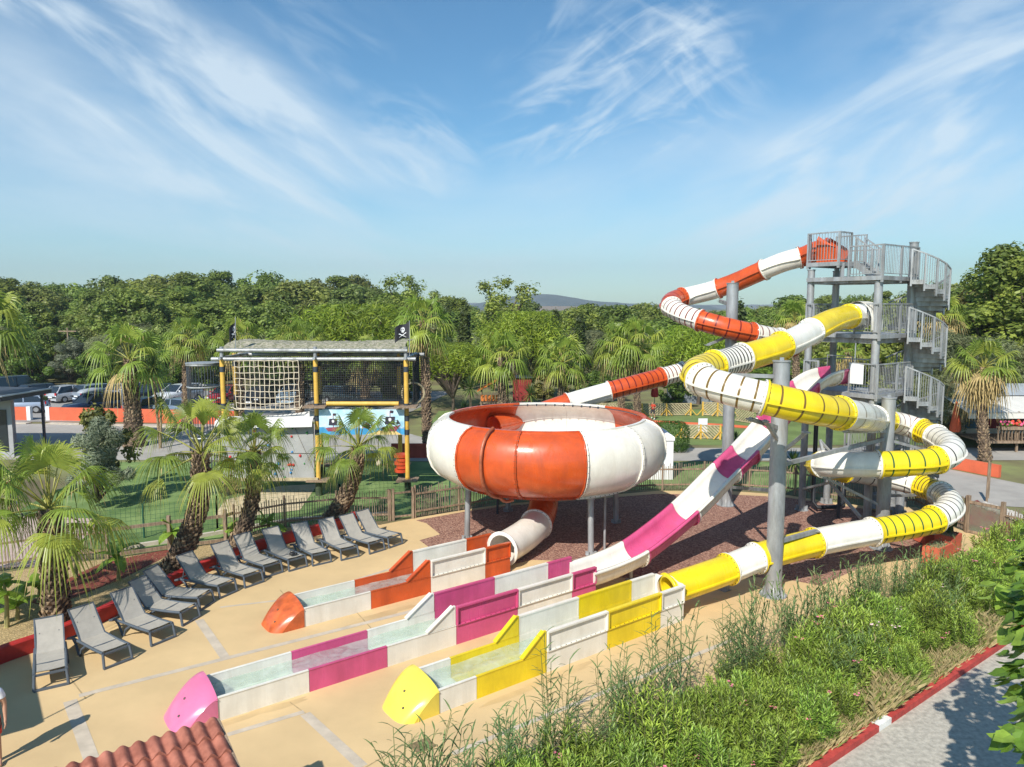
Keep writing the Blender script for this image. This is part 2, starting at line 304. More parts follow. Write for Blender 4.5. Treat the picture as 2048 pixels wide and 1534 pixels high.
ground('red_flowerbed', [G(1880, 1022), G(1955, 1000), G(2010, 1040), G(2060, 1075), G(1990, 1075), G(1940, 1050)], .006, REDMULCH)
K0 = Vector((5.72, 12.92, 0))
ground('gravel_path', [K0 - EX * 20 - NX * .05, K0 + EX * 22 - NX * .05, K0 + EX * 22 - NX * 9, K0 - EX * 20 - NX * 9], .004, PATH)
ground('dry_verge', [K0 - EX * 20 + NX * .12, K0 + EX * 20 + NX * .12, K0 + EX * 20 + NX * 2.9, K0 - EX * 20 + NX * 2.9], .012, DRY)
# far land: low hills
HILL = mat('far_hill_scrub', (.06, .085, .08), .95, .25, .01, .0, 1, col2=(.08, .10, .095))
FIELD = mat('far_ochre_field', (.22, .17, .12), .95, .25, .02)
def ridge(name, y, prof, m, depth=500, label=None):
    b = MB(); V = []; n = len(prof)
    for (px, py) in prof:
        p = Y(px, py, y); V.append((p.x, y, max(p.z, .2)))
    f = [(p[0], y - depth * .35, -.5) for p in V]; bk = [(p[0] * 1.1, y + depth, -.5) for p in V]
    b.add(f + V + bk, [(i, i + 1, n + i + 1, n + i) for i in range(n - 1)] + [(n + i, n + i + 1, 2 * n + i + 1, 2 * n + i) for i in range(n - 1)], 0, True)
    return b.build(name, m, kind='structure', label=label)
rr = random.Random(3)
def prof(pts, step=12, amp=1.2):
    out = []
    for (a, b_) in zip(pts, pts[1:]):
        k = max(1, int((b_[0] - a[0]) / step))
        for i in range(k): t = i / k; out.append((a[0] + (b_[0] - a[0]) * t, a[1] + (b_[1] - a[1]) * t + rr.uniform(-amp, amp)))
    return out + [pts[-1]]
ridge('hill', 2100, prof([(940, 610), (1000, 598), (1035, 591), (1075, 587.5), (1110, 589), (1150, 596), (1190, 602), (1260, 607), (1340, 610), (1420, 612)], amp=.6), HILL, 400)
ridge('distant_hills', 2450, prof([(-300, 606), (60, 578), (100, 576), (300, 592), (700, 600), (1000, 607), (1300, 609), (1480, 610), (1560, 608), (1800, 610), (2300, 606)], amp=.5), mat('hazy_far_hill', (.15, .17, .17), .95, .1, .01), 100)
ridge('ochre_fields', 1500, prof([(1000, 614), (1040, 612.4), (1100, 612.2), (1160, 613), (1220, 615)], amp=.3), FIELD, 60)
b = MB()
for i in range(16):
    p = Y(1268 + i * 3.6 + rr.uniform(-1, 1), 617, 1300); b.box((p.x, 1300 + rr.uniform(-20, 20), 3), (rr.uniform(3, 9), 8, rr.uniform(5, 8)))
b.build('far_village', mat('far_white_walls', (.7, .68, .64), .9), label='tiny white far-off village at the foot of the hill', cat='village', kind='stuff')
# haze round the place (sky stays outside)
hz = MB(); hz.obox((0, 1320, 78), Vector((1900, 0, 0)), Vector((0, 1420, 0)), Vector((0, 0, 80)))
HM = bpy.data.materials.new('pale_air'); HM.use_nodes = True; HM.node_tree.nodes.remove(HM.node_tree.nodes['Principled BSDF'])
pv = HM.node_tree.nodes.new('ShaderNodeVolumePrincipled'); pv.inputs['Density'].default_value = .00028; pv.inputs['Color'].default_value = (.80, .88, .97, 1); pv.inputs['Anisotropy'].default_value = .2
HM.node_tree.links.new(pv.outputs[0], HM.node_tree.nodes['Material Output'].inputs['Volume'])
HAZE = hz.build('haze', HM, kind='stuff', label='thin pale summer haze over the land')
# ================================================================ water slides
PAINT = {'W': WHITE, 'Y': YELLOW, 'O': ORANGE, 'P': PINK}
CN = {'W': 'white', 'Y': 'yellow', 'O': 'orange', 'P': 'pink'}
def frames(pts):
    out = []; S = None
    for i, p in enumerate(pts):
        t = (pts[min(i + 1, len(pts) - 1)] - pts[max(i - 1, 0)]).normalized()
        s = t.cross(UP) if abs(t.z) < .93 else (S - t * S.dot(t) if S else Vector((1, 0, 0)))
        s.normalize(); S = s; out.append((p, t, s, s.cross(t)))
    return out
def band(mb, fr, R, a, b, mi, n=24, capped=True):  # ring band from arc index float a to b, outer radius R
    def at(x):
        i = max(0, min(len(fr) - 2, int(x))); k = x - i; q = [fr[i][j].lerp(fr[i + 1][j], k) for j in range(4)]; return q
    V = []
    for x in (a, b):
        p, t, s, u = at(x)
        for r in ((R, R - .12) if capped else (R,)):
            V += [p + (s * math.cos(2 * math.pi * k / n) + u * math.sin(2 * math.pi * k / n)) * r for k in range(n)]
    if capped:
        Fs = []
        for k in range(n):
            k2 = (k + 1) % n; Fs += [(k, k2, 2 * n + k2, 2 * n + k), (k, n + k, n + k2, k2), (2 * n + k, 2 * n + k2, 3 * n + k2, 3 * n + k)]
    else: Fs = [(k, (k + 1) % n, n + (k + 1) % n, n + k) for k in range(n)]
    mb.add(V, Fs, mi, True)
def tube_slide(root, dense, R, secs, ribs=True, bare_end=False):
    """secs: list of (start arc, end arc, colour, stripe count, stripe colour)"""
    fr = frames(dense); arc = [0.0]
    for a, b in zip(dense, dense[1:]): arc.append(arc[-1] + (b - a).length)
    def idx(s):
        for i in range(len(arc) - 1):
            if arc[i + 1] >= s: return i + (s - arc[i]) / max(1e-6, arc[i + 1] - arc[i])
        return len(arc) - 1.0001
    n = 28
    for (s0, s1, colr, ns, nc) in secs:
        mb = MB(); i0, i1 = idx(s0 + .012), idx(s1 - .012); m = max(4, int((s1 - s0) / .11)); V = []
        def at(x):
            i = max(0, min(len(fr) - 2, int(x))); k = x - i; return [fr[i][j].lerp(fr[i + 1][j], k) for j in range(4)]
        rows = [at(idx(s0 + .012 + (s1 - s0 - .024) * k / m)) for k in range(m + 1)]
        for rad in (R, R - .035):
            V = []
            for p, t, s, u in rows: V += [p + (s * math.cos(2 * math.pi * k / n) + u * math.sin(2 * math.pi * k / n)) * rad for k in range(n)]
            mb.add(V, [(i * n + k, i * n + (k + 1) % n, (i + 1) * n + (k + 1) % n, (i + 1) * n + k) for i in range(m) for k in range(n)], 0, True)
        if ribs:                                                   # moulded side flanges
            for sg in (1, -1):
                V = []
                for p, t, s, u in rows:
                    q = p + u * -.06
                    V += [q + s * sg * (R - .02) + u * .022, q + s * sg * (R + .055) + u * .022, q + s * sg * (R + .055) - u * .022, q + s * sg * (R - .02) - u * .022]
                mb.add(V, [(i * 4 + k, i * 4 + (k + 1) % 4, (i + 1) * 4 + (k + 1) % 4, (i + 1) * 4 + k) for i in range(m) for k in range(4)], 0)
        last = bare_end and s1 == secs[-1][1]
        band(mb, fr, R + .06, idx(s0 + .005), idx(s0 + .05), 0, n)
        if not last: band(mb, fr, R + .06, idx(s1 - .05), idx(s1 - .005), 0, n)
        for ss, dr in (((s0 + .05, 1), (s1 - .05, -1)) if not last else ((s0 + .05, 1),)):             # bolts round both flanges
            p, t, s, u = at(idx(ss))
            for k in range(20):
                a = 2 * math.pi * (k + .5) / 20; c = p + (s * math.cos(a) + u * math.sin(a)) * (R + .032)
                mb.cyl(c, c + t * dr * .018, .013, n=5, mi=2, smooth=False)
        for k in range(ns):
            c = s0 + (s1 - s0) * (k + .65) / (ns + .3); band(mb, fr, R + .0035, idx(c - .024), idx(c + .024), 1, n, False)
        o = mb.build('tube_section', [PAINT[colr], RSTR[nc], BOLT], root)
        o['label'] = CN[colr] + (' tube section with %s light bands' % {'dark': 'black'}.get(nc, nc) if ns else ' plain tube section')
    return fr, arc, idx
def arcs_from(dense, marks):        # nearest arc length on the path for survey marks (px,py)
    arc = [0.0]
    for a, b in zip(dense, dense[1:]): arc.append(arc[-1] + (b - a).length)
    def pr(p):
        dz = p.z - H; zc = p.y * cp - dz * sp; up = p.y * sp + dz * cp; return 1024 + F * p.x / zc, 767 - F * up / zc
    pp = [pr(p) for p in dense]; out = []; lo = 0
    for (x, y) in marks:
        best = min(range(lo, len(pp)), key=lambda i: (pp[i][0] - x) ** 2 + (pp[i][1] - y) ** 2 + 40 * (arc[i] - arc[lo] if arc[i] - arc[lo] > 6 else 0)); out.append(arc[best]); lo = best
    return out, arc[-1]
def trough(root, O, near, fin, W, wl, paintcap, foam=()):
    T = lambda s, t, z: O + EX * s + NX * t + UP * z
    def blk(mb, s0, s1, t0, t1, z0, z1, mi=0): mb.obox(T((s0 + s1) / 2, (t0 + t1) / 2, (z0 + z1) / 2), EX * (s1 - s0) / 2, NX * (t1 - t0) / 2, UP * (z1 - z0) / 2, mi)
    for (s0, s1, c, raised) in near:
        mb = MB(); e = .006
        blk(mb, s0 + e, s1 - e, 0.03, W - .03, .03, .06)
        for sd in (0, 1):
            f = (lambda a, b: (a, b)) if sd == 0 else (lambda a, b: (W - b, W - a))
            blk(mb, s0 + e, s1 - e, *f(-.03, .028), 0.0, .50)
            if not raised: blk(mb, s0 + e + .002, s1 - e - .002, *f(-.042, .032), .502, .518)
            if raised:
                blk(mb, s0 + e + .002, s1 - e - .002, *f(-.065, .02), .502, .525)
                blk(mb, s0 + e + .02, s1 - e - .02, *f(-.012, .018), .527, .955)
                blk(mb, s0 + e, s1 - e, *f(-.075, .03), .957, 1.0)
                for q in (s0 + e, s1 - e - .035): blk(mb, q, q + .035, *f(-.07, .022), .528, .954)
                k = int((s1 - s0) / .16)
                for j in range(k):
                    c_ = T(s0 + .1 + (s1 - s0 - .2) * j / max(1, k - 1), (-.05 if sd == 0 else W + .05), .525); mb.cyl(c_, c_ + UP * .012, .012, n=5, mi=1, smooth=False)
        o = mb.build('trough_section', [PAINT[c], BOLT], root, label=CN[c] + (' raised' if raised else ' low') + ' trough section')
    fs0, fs1, fc = fin
    for t0 in (-.03, W - .03):
        mb = MB(); V = [T(fs0, t0, .527), T(fs1 - .02, t0, .527), T(fs1 - .02, t0, 1.02), T(fs1 - .14, t0, 1.02)]; V += [v + NX * .06 for v in V]
        mb.add(V, [(0, 1, 2, 3), (7, 6, 5, 4), (0, 4, 5, 1), (1, 5, 6, 2), (2, 6, 7, 3), (3, 7, 4, 0)])
        a = T(fs0 - .05, t0 + .03, .54); b_ = T(fs1 - .1, t0 + .03, 1.03); mb.bar(a, b_, .12, .03)
        mb.build('fin', PAINT[fc], root)
    # rounded splash end
    mb = MB(); nu, nv = 14, 18; V = []
    for j in range(nv + 1):
        v = j / nv; t = -.05 + (W + .1) * v; q = 1 - (2 * v - 1) ** 4
        a = .60 + .28 * q ** .8; h = .50 + .13 * v + .10 * (1 - (2 * v - 1) ** 2) ** .7
        for i in range(nu + 1):
            k = i / nu * math.pi / 2; u_ = i / nu; V.append(T(-a * u_ - .002, t + .07 * math.sin(2 * k) * (2 * v - 1) * .6, max(0.004, h * (1 - u_ ** 1.7) ** .92)))
    m = nu + 1
    mb.add(V, [(j * m + i, j * m + i + 1, (j + 1) * m + i + 1, (j + 1) * m + i) for j in range(nv) for i in range(nu)], 0, True)
    for j in (0, nv): mb.add(V[j * m:(j + 1) * m] + [T(0, -.05 + (W + .1) * j / nv, .004)], [tuple(range(m + 1))], 0)
    mb.poly_tube([T(-.50 * math.cos(a_k) + .0, -.056, .47 * math.sin(a_k) + .01) for a_k in [math.pi / 2 * i / 12 for i in range(13)]], .010, 5, 0)
    for (uu, vv) in ((.62, .55), (.8, .3)):
        c_ = V[int(vv * nv) * m + int(uu * nu)]; mb.ball(c_, .028, 6, 1)
    mb.build('end_cap', [paintcap, BOLT], root, label='rounded splash end cap')
    # water
    mb = MB(); nx = 60; ny = 8; V = []
    s1 = near[-1][1] - .5
    for i in range(nx + 1):
        for j in range(ny + 1):
            s = .0 + s1 * i / nx; t = .03 + (W - .06) * j / ny
            V.append(T(s, t, (wl if s < s1 * .72 else wl - (s - s1 * .72) / (s1 * .28) * (wl - .09)) + .012 * math.sin(s * 5 + j) * math.cos(t * 7 + s * 2)))
    mb.add(V, [(i * (ny + 1) + j, (i + 1) * (ny + 1) + j, (i + 1) * (ny + 1) + j + 1, i * (ny + 1) + j + 1) for i in range(nx) for j in range(ny)], 0, True)
    mb.build('water', WATER, root, label='shallow pale green pool water')
WATER = mat('pool_water', (.66, .77, .68), .08, .04, 2.2, .25, 7, spec=.4, col2=(.74, .81, .75))
wn = WATER.node_tree; tr = wn.nodes.new('ShaderNodeBsdfTransparent'); tr.inputs[0].default_value = (.84, .95, .89, 1); mx = wn.nodes.new('ShaderNodeMixShader')
nz = wn.nodes.new('ShaderNodeTexNoise'); nz.inputs['Scale'].default_value = 2.6; nz.inputs['Detail'].default_value = 8; nz.inputs['Distortion'].default_value = 1.5
tcw = wn.nodes.new('ShaderNodeTexCoord'); wn.links.new(tcw.outputs['Object'], nz.inputs['Vector'])
mrw = wn.nodes.new('ShaderNodeMapRange'); mrw.inputs[1].default_value = .35; mrw.inputs[2].default_value = .75; mrw.inputs[3].default_value = .26; mrw.inputs[4].default_value = .50
wn.links.new(nz.outputs['Fac'], mrw.inputs[0]); wn.links.new(mrw.outputs[0], mx.inputs[0]); wn.links.new(tr.outputs[0], mx.inputs[1]); wn.links.new(wn.nodes['Principled BSDF'].outputs[0], mx.inputs[2]); wn.links.new(mx.outputs[0], wn.nodes['Material Output'].inputs['Surface'])
# ---------------------------------------------------------------- yellow tube slide
OY = Vector((-1.55, 14.75, 0))
ys = thing('tube_slide', 'yellow and white spiral tube slide coiling from the middle landing down to its run-out trough', 'water slide', OY)
RY = .42
raw = [D(1722, 634, 29.0), D(1704, 632, 28.2), D(1668, 640, 26.7), D(1640, 653, 25.6), D(1593, 679, 24.1), D(1540, 700, 23.0), D(1485, 716, 22.3), D(1438, 729, 21.8), D(1405, 738, 21.1), D(1393, 748, 20.4), D(1408, 762, 19.8),
       D(1450, 776, 19.3), D(1520, 794, 18.95), D(1600, 812, 18.95), D(1672, 825, 19.7), D(1712, 831, 20.8), D(1735, 835, 22.6), D(1747, 838, 24.8), D(1757, 840, 26.9), D(1780, 843, 28.1), D(1815, 851, 28.4), D(1850, 864, 27.9), D(1884, 880, 26.7),
       D(1904, 898, 25.4), D(1893, 913, 24.6), D(1858, 923, 24.3), D(1800, 927, 24.2), D(1735, 929, 24.3), D(1682, 929, 24.7), D(1645, 929, 25.5), D(1637, 930, 26.6), D(1665, 937, 27.6), D(1720, 945, 28.2), D(1780, 956, 28.2), D(1830, 968, 27.8), D(1875, 985, 26.8),
       D(1899, 1004, 25.6), D(1893, 1024, 24.8), D(1862, 1041, 24.3), D(1810, 1053, 24.0), D(1747, 1063, 23.7), D(1629, 1085, 22.9), D(1509, 1117, 21.9), D(1457, 1138, 21.5), D(1395, 1160, 20.9), D(1336, 1180, 20.55)]
pa = smooth_path(spline(raw, 12), 10)
marks = [(1697, 632), (1622, 662), (1563, 690), (1486, 715), (1429, 731), (1404, 757), (1526, 797), (1682, 827), (1755, 836), (1772, 840), (1843, 861), (1872, 874), (1873, 919), (1756, 928), (1648, 929), (1690, 940), (1840, 971), (1880, 986), (1869, 1038), (1746, 1063), (1628, 1085), (1511, 1117), (1457, 1138)]
cols = [('W', 0, 'dark'), ('Y', 0, 'dark'), ('W', 0, 'dark'), ('Y', 0, 'dark'), ('W', 9, 'dark'), ('Y', 6, 'brown'), ('W', 5, 'brown'), ('Y', 5, 'brown'), ('W', 5, 'brown'), ('Y', 0, 'dark'), ('W', 4, 'red'), ('Y', 4, 'dark'), ('W', 7, 'dark'), ('Y', 4, 'green'), ('W', 0, 'dark'), ('Y', 2, 'dark'), ('W', 4, 'dark'), ('Y', 5, 'dark'), ('W', 9, 'dark'), ('Y', 7, 'green'), ('W', 0, 'dark'), ('Y', 0, 'dark'), ('W', 0, 'dark'), ('Y', 0, 'dark')]
a_, tot = arcs_from(pa, marks); a_ = [0] + a_ + [tot]
secs = [(a_[i], max(a_[i + 1], a_[i] + .25), *cols[i]) for i in range(len(cols))]
tube_slide(ys, pa, RY, secs)
trough(ys, OY, [(0, .96, 'W', 0), (.96, 2.93, 'Y', 0), (2.93, 4.88, 'W', 1), (4.88, 6.83, 'Y', 1), (6.83, 7.75, 'W', 1)], (2.25, 2.93, 'Y'), 1.05, .36, CAPYEL)
mb = MB(); C_ = pa[-1]; ze = C_.z; V = []; q_ = OY + EX * 7.76      # bulkhead between tube and trough
for rr_, off in ((.425, 0), (1, 0), (.425, .03), (1, .03)):
    for k in range(32):
        a = 2 * math.pi * k / 32; cx_, cz_ = math.cos(a), math.sin(a)
        if rr_ == 1: f = min(.52 / max(1e-6, abs(cx_)), ((1.0 - ze) if cz_ > 0 else (ze - .03)) / max(1e-6, abs(cz_)))
        else: f = rr_
        f = max(f, .43) if rr_ == 1 else f
        V.append(q_ + EX * off + NX * (.525 + cx_ * f) + UP * (ze + cz_ * f))
mb.add(V, [(k, (k + 1) % 32, 32 + (k + 1) % 32, 32 + k) for k in range(32)] + [(64 + k, 96 + k, 96 + (k + 1) % 32, 64 + (k + 1) % 32) for k in range(32)] + [(32 + k, 32 + (k + 1) % 32, 96 + (k + 1) % 32, 96 + k) for k in range(32)], 0)
mb.build('end_plate', WHITE, ys)
mb = MB()                                     # white entrance hood on the middle landing
hc = D(1712, 634, 28.4); hd = (EX * -1)
for k in range(13):
    a = math.pi * k / 12
prof_ = [(hc - NX * (.62 * math.cos(math.pi * k / 12)) + UP * (-.35 + .95 * math.sin(math.pi * k / 12) ** .8)) for k in range(13)]
prof_ = [hc - NX * .62 + UP * -.5] + prof_ + [hc + NX * .62 + UP * -.5]
V = [p + hd * q for q in (.0, -.85) for p in prof_] + [hc + hd * -1.0 + (p - hc) * .98 for p in prof_]
n_ = len(prof_)
mb.add(V, [(i, i + 1, n_ + i + 1, n_ + i) for i in range(n_ - 1)], 0, True)
mb.build('entrance_hood', WHITE, ys)
for (px, py, zc) in ((1448, 1180, 21.6), (1640, 1108, 23.0)):
    p = G(px, py); mb = MB(); mb.box((p.x, p.y, .3), (.08, .3, .6), .64); mb.box((p.x, p.y, .02), (.3, .3, .03), .64); mb.build('support_foot', GALV, ys)
# ---------------------------------------------------------------- pink chute
OP = Vector((-6.06, 14.45, 0))
ps = thing('open_slide', 'pink and white open chute slide running from the lowest landing to its long run-out trough', 'water slide', OP)
trough(ps, OP, [(0, 1.95, 'W', 0), (1.95, 3.87, 'P', 0), (3.87, 5.8, 'W', 0), (5.8, 7.75, 'P', 1), (7.75, 9.68, 'W', 1), (9.68, 10.6, 'P', 1)], (5.0, 5.8, 'W'), 1.05, .33, CAPPINK)
edge = [(10.5, .84), (11.3, .86), (12.1, .93), (12.75, 1.04), (13.8, 1.38), (14.95, 1.84), (15.9, 2.3), (16.85, 2.82), (17.5, 3.14), (18.2, 3.5), (19.2, 4.08), (20.3, 4.8), (21.2, 5.3), (22.0, 5.7), (22.8, 5.95), (23.6, 6.06), (24.45, 6.1)]
ed = spline([Vector((s, 0, z)) for s, z in edge], 10)
def ez(s):
    for a, b in zip(ed, ed[1:]):
        if b.x >= s: k = (s - a.x) / max(1e-6, b.x - a.x); return a.z + (b.z - a.z) * k
    return ed[-1].z
def chute(s0, s1, c):
    mb = MB(); m = max(3, int((s1 - s0) / .12)); n = 14; rows = []
    for i in range(m + 1):
        s = s0 + .008 + (s1 - s0 - .016) * i / m; z = ez(s); dz = (ez(s + .05) - ez(s - .05)) / .1; tn = Vector((1, 0, dz)).normalized()
        up = Vector((-tn.z, 0, tn.x)); P = OP + EX * s + NX * .52 + UP * z
        U = EX * up.x + UP * up.z; rows.append((P, U))
    inner = [(-.5 * math.cos(math.pi * k / n), -.56 * math.sin(math.pi * k / n) ** .75) for k in range(n + 1)]
    pr = [(-.60, -.10), (-.60, .0)] + inner + [(.60, .0), (.60, -.10)]
    out_ = [(x * 1.09, y * 1.07 - .03) for x, y in inner]
    pr = pr + [(.565, -.10)] + out_[::-1][1:-1] + [(-.565, -.10)]
    q = len(pr); V = []
    for P, U in rows: V += [P + NX * x + U * y for x, y in pr]
    mb.add(V, [(i * q + k, i * q + (k + 1) % q, (i + 1) * q + (k + 1) % q, (i + 1) * q + k) for i in range(m) for k in range(q)], 0, True)
    for e_ in (0, m):
        P, U = rows[e_]; o2 = [(x * 1.2, y * 1.2 - .03) for x, y in inner]; sgn = 1 if e_ == 0 else -1
        V = []
        for off in (0, .05):
            T_ = (rows[1][0] - rows[0][0]).normalized() if e_ == 0 else (rows[-2][0] - rows[-1][0]).normalized()
            V += [P + T_ * off + NX * x + U * y for x, y in [(a * 1.03, b_ * 1.02 - .01) for a, b_ in inner] + o2[::-1]]
        h = len(V) // 2
        mb.add(V, [(k, (k + 1) % h, h + (k + 1) % h, h + k) for k in range(h)] + [tuple(range(h)), tuple(range(h, 2 * h))[::-1]], 0)
        for k in range(1, n, 1):
            x, y = inner[k]; c_ = P + T_ * .05 + NX * (x * 1.15) + U * (y * 1.14 - .02); mb.cyl(c_, c_ + T_ * .015, .012, n=5, mi=1, smooth=False)
    mb.build('chute_section', [PAINT[c], BOLT], ps, label=CN[c] + ' open chute section')
for s0, s1, c in ((10.5, 12.78, 'W'), (12.78, 15.1, 'P'), (15.1, 17.25, 'W'), (17.25, 18.25, 'P'), (18.25, 19.7, 'W'), (19.7, 21.9, 'P'), (21.9, 23.6, 'W'), (23.6, 24.5, 'P')): chute(s0, s1, c)
mb = MB(); p = OP + EX * 12.55 + NX * .45; mb.cyl((p.x, p.y, 0), (p.x, p.y, ez(12.55) - .6), .06); mb.box((p.x, p.y, .015), (.25, .25, .03), .6); mb.build('support_foot', GALV, ps)
mb = MB()                                      # grab bar over the chute entrance
q0 = OP + EX * 24.3 + NX * .0 + UP * 5.4; q1 = OP + EX * 24.3 + NX * 1.04 + UP * 5.4
mb.poly_tube([q0, q0 + UP * 1.15, q1 + UP * 1.15, q1], .025, 8); mb.build('grab_bar', GALV, ps)
# ---------------------------------------------------------------- orange bowl slide
BC = Vector((1.25, 27.45, 0))
bs = thing('bowl_slide', 'orange and white bowl slide on steel legs with its twisting tube and run-out trough', 'water slide', BC)
OO = Vector((-5.55, 18.97, 0))
trough(bs, OO, [(0, 1.95, 'W', 0), (1.95, 3.9, 'O', 0), (3.9, 5.87, 'W', 1), (5.87, 6.85, 'O', 1)], (3.15, 3.9, 'O'), 1.05, .32, CAPORA)
raw = [Vector((12.95, 30.7, 10.83)), Vector((12.62, 31.0, 10.79)), D(1608, 513, 31.2), D(1572, 522, 31.4), D(1520, 543, 32.2), D(1470, 565, 33.0), D(1420, 582, 33.6), D(1378, 592, 33.9), D(1350, 599, 33.5), D(1340, 608, 32.7), D(1353, 622, 31.8), D(1388, 637, 31.0), D(1440, 652, 30.5), D(1490, 664, 30.5), D(1540, 674, 31.1),
       D(1580, 682, 32.3), D(1592, 689, 33.7), D(1572, 697, 34.8), D(1525, 706, 35.3), D(1450, 722, 35.2), D(1365, 743, 34.7), D(1320, 755, 34.3), D(1260, 771, 33.6), D(1190, 790, 33.4), D(1135, 806, 33.2), D(1088, 822, 32.9), D(1045, 837, 32.6), D(1015, 845, 31.9), D(986, 851, 31.15)]
pa = smooth_path(spline(raw, 12), 10)
marks = [(1600, 515), (1528, 542), (1438, 578), (1365, 595), (1342, 615), (1400, 640), (1505, 667), (1560, 678), (1582, 693), (1440, 725), (1366, 743), (1322, 755), (1218, 783), (1135, 805)]
cols = [('O', 0, 'dark'), ('W', 0, 'dark'), ('O', 0, 'dark'), ('W', 0, 'dark'), ('O', 3, 'red'), ('W', 7, 'red'), ('O', 5, 'red'), ('W', 5, 'red'), ('O', 0, 'dark'), ('W', 0, 'dark'), ('O', 1, 'red'), ('W', 5, 'red'), ('O', 9, 'red'), ('W', 0, 'dark'), ('O', 0, 'dark')]
a_, tot = arcs_from(pa, marks); a_ = [0] + a_ + [tot]
secs = [(a_[i], max(a_[i + 1], a_[i] + .25), *cols[i]) for i in range(len(cols))]
tube_slide(bs, pa, .42, secs, bare_end=True)
# entrance box on the top landing
mb = MB(); c0 = Vector((12.9, 30.72, 10.25))
V = []
for q in (-.15, .62):
    for (x, z) in ((-.52, 0), (-.52, .95 if q < 0 else .55), (-.42, 1.1 if q < 0 else .6), (.42, 1.1 if q < 0 else .6), (.52, .95 if q < 0 else .55), (.52, 0)):
        V.append(c0 + EX * x - NX * q + UP * z)
mb.add(V, [(0, 1, 7, 6), (1, 2, 8, 7), (3, 4, 10, 9), (4, 5, 11, 10)], 0)
mb.add([v + (c0 + UP * .5 - v) * .07 for v in V], [(0, 1, 7, 6), (1, 2, 8, 7), (3, 4, 10, 9), (4, 5, 11, 10)], 0)
mb.build('entrance_box', ORANGE, bs)
outer = [(3.66, 4.42), (3.95, 4.33), (4.2, 4.14), (4.36, 3.86), (4.43, 3.5), (4.41, 3.12), (4.28, 2.76), (4.05, 2.48), (3.7, 2.26), (3.25, 2.13)]
innr = [(3.2, 2.2), (3.64, 2.34), (3.97, 2.55), (4.19, 2.81), (4.31, 3.14), (4.33, 3.5), (4.26, 3.83), (4.12, 4.06), (3.9, 4.24), (3.66, 4.34)]
floor_in = [(.55, 2.0), (1.5, 2.08), (2.6, 2.14), (3.2, 2.2)]; floor_out = [(3.25, 2.13), (3.05, 2.04), (2.2, 1.98), (.6, 1.9)]
for k in range(12):
    a0 = math.radians(225 + 30 * k); a1 = a0 + math.radians(30)
    c = 'OOWWOOWWOOWW'[k]
    mb = MB(); pr = outer + floor_out[1:] + floor_in + innr[1:] + [outer[0]]
    mb.lathe(pr, 8, BC, 0, a0 + .001, a1 - .001)
    for aa, sg in ((a0, 1), (a1, -1)):          # bolted seam flange
        if c == 'O' and ((k % 2 == 0 and sg == -1) or (k % 2 == 1 and sg == 1)): wd = .035
        else: wd = .06
        V = []
        for r, z in outer:
            for da in (.0015, wd / 4.4):
                for dr in (-.005, .055):
                    kx = (r - 2.9); kz = (z - 3.3); l = math.hypot(kx, kz); rr_, zz_ = r + dr * kx / l, z + dr * kz / l
                    V.append((BC.x + rr_ * math.cos(aa + sg * da), BC.y + rr_ * math.sin(aa + sg * da), zz_))
        m = len(outer)
        Fs = [(i * 4 + a, i * 4 + b_, i * 4 + 4 + b_, i * 4 + 4 + a) for i in range(m - 1) for a, b_ in ((0, 1), (1, 3), (3, 2), (2, 0))]
        mb.add(V, Fs, 0, True)
        for i in range(m - 1):
            for h in (.25, .75):
                r = outer[i][0] * (1 - h) + outer[i + 1][0] * h; z = outer[i][1] * (1 - h) + outer[i + 1][1] * h
                kx = (r - 2.9); kz = (z - 3.3); l = math.hypot(kx, kz); r2, z2 = r + .052 * kx / l, z + .052 * kz / l; an = aa + sg * .008
                q = Vector((BC.x + r2 * math.cos(an), BC.y + r2 * math.sin(an), z2)); d = Vector((math.cos(an) * kx / l, math.sin(an) * kx / l, kz / l))
                mb.cyl(q, q + d * .014, .013, n=5, mi=1, smooth=False)
    mb.lathe([(3.60, 4.38), (3.60, 4.455), (3.72, 4.455), (3.72, 4.395)], 8, BC, 0, a0 + .001, a1 - .001, False)
    mb.lathe([(3.42, 2.175), (3.46, 2.10), (3.1, 2.02), (3.05, 2.045)], 8, BC, 0, a0 + .002, a1 - .002, False)
    for j in range(9):
        an = a0 + (a1 - a0) * (j + .5) / 9; q = Vector((BC.x + 3.46 * math.cos(an), BC.y + 3.46 * math.sin(an), 2.13)); mb.cyl(q, q + Vector((math.cos(an), math.sin(an), .3)) * .02, .014, n=5, mi=1, smooth=False)
    mb.build('bowl_panel', [PAINT[c], BOLT], bs, label=CN[c] + ' curved bowl panel')
mb = MB()
for k in range(9):
    a = math.radians(50 + k * 6.2); q = Vector((BC.x + 3.57 * math.cos(a), BC.y + 3.57 * math.sin(a), 4.36)); mb.box(q, (.05, .05, .09), a)
a = math.radians(30)
mb.poly_tube([Vector((BC.x + 3.58 * math.cos(math.radians(d)), BC.y + 3.58 * math.sin(math.radians(d)), 4.36)) for d in range(10, 112, 3)], .018, 6)
mb.build('spray_pipe', DKSTEEL, bs)
mb = MB(); an = math.radians(240)
pp = []
for r, z in [(3.75, 4.50)] + [(r + .10 * (r - 2.9) / math.hypot(r - 2.9, z - 3.3), z + .10 * (z - 3.3) / math.hypot(r - 2.9, z - 3.3)) for r, z in outer[1:]] + [(3.2, 1.95)]: pp.append(Vector((BC.x + r * math.cos(an), BC.y + r * math.sin(an), z)))
pp += [pp[-1] + Vector((.14, .12, -.1)), pp[-1] + Vector((.40, .22, -.07))]
mb.poly_tube(smooth_path(spline(pp, 4), 2), .055, 10); mb.build('overflow_pipe', mat('rusty_orange_pipe', (.36, .10, .045), .4, .4, 3, .1, 20), bs)
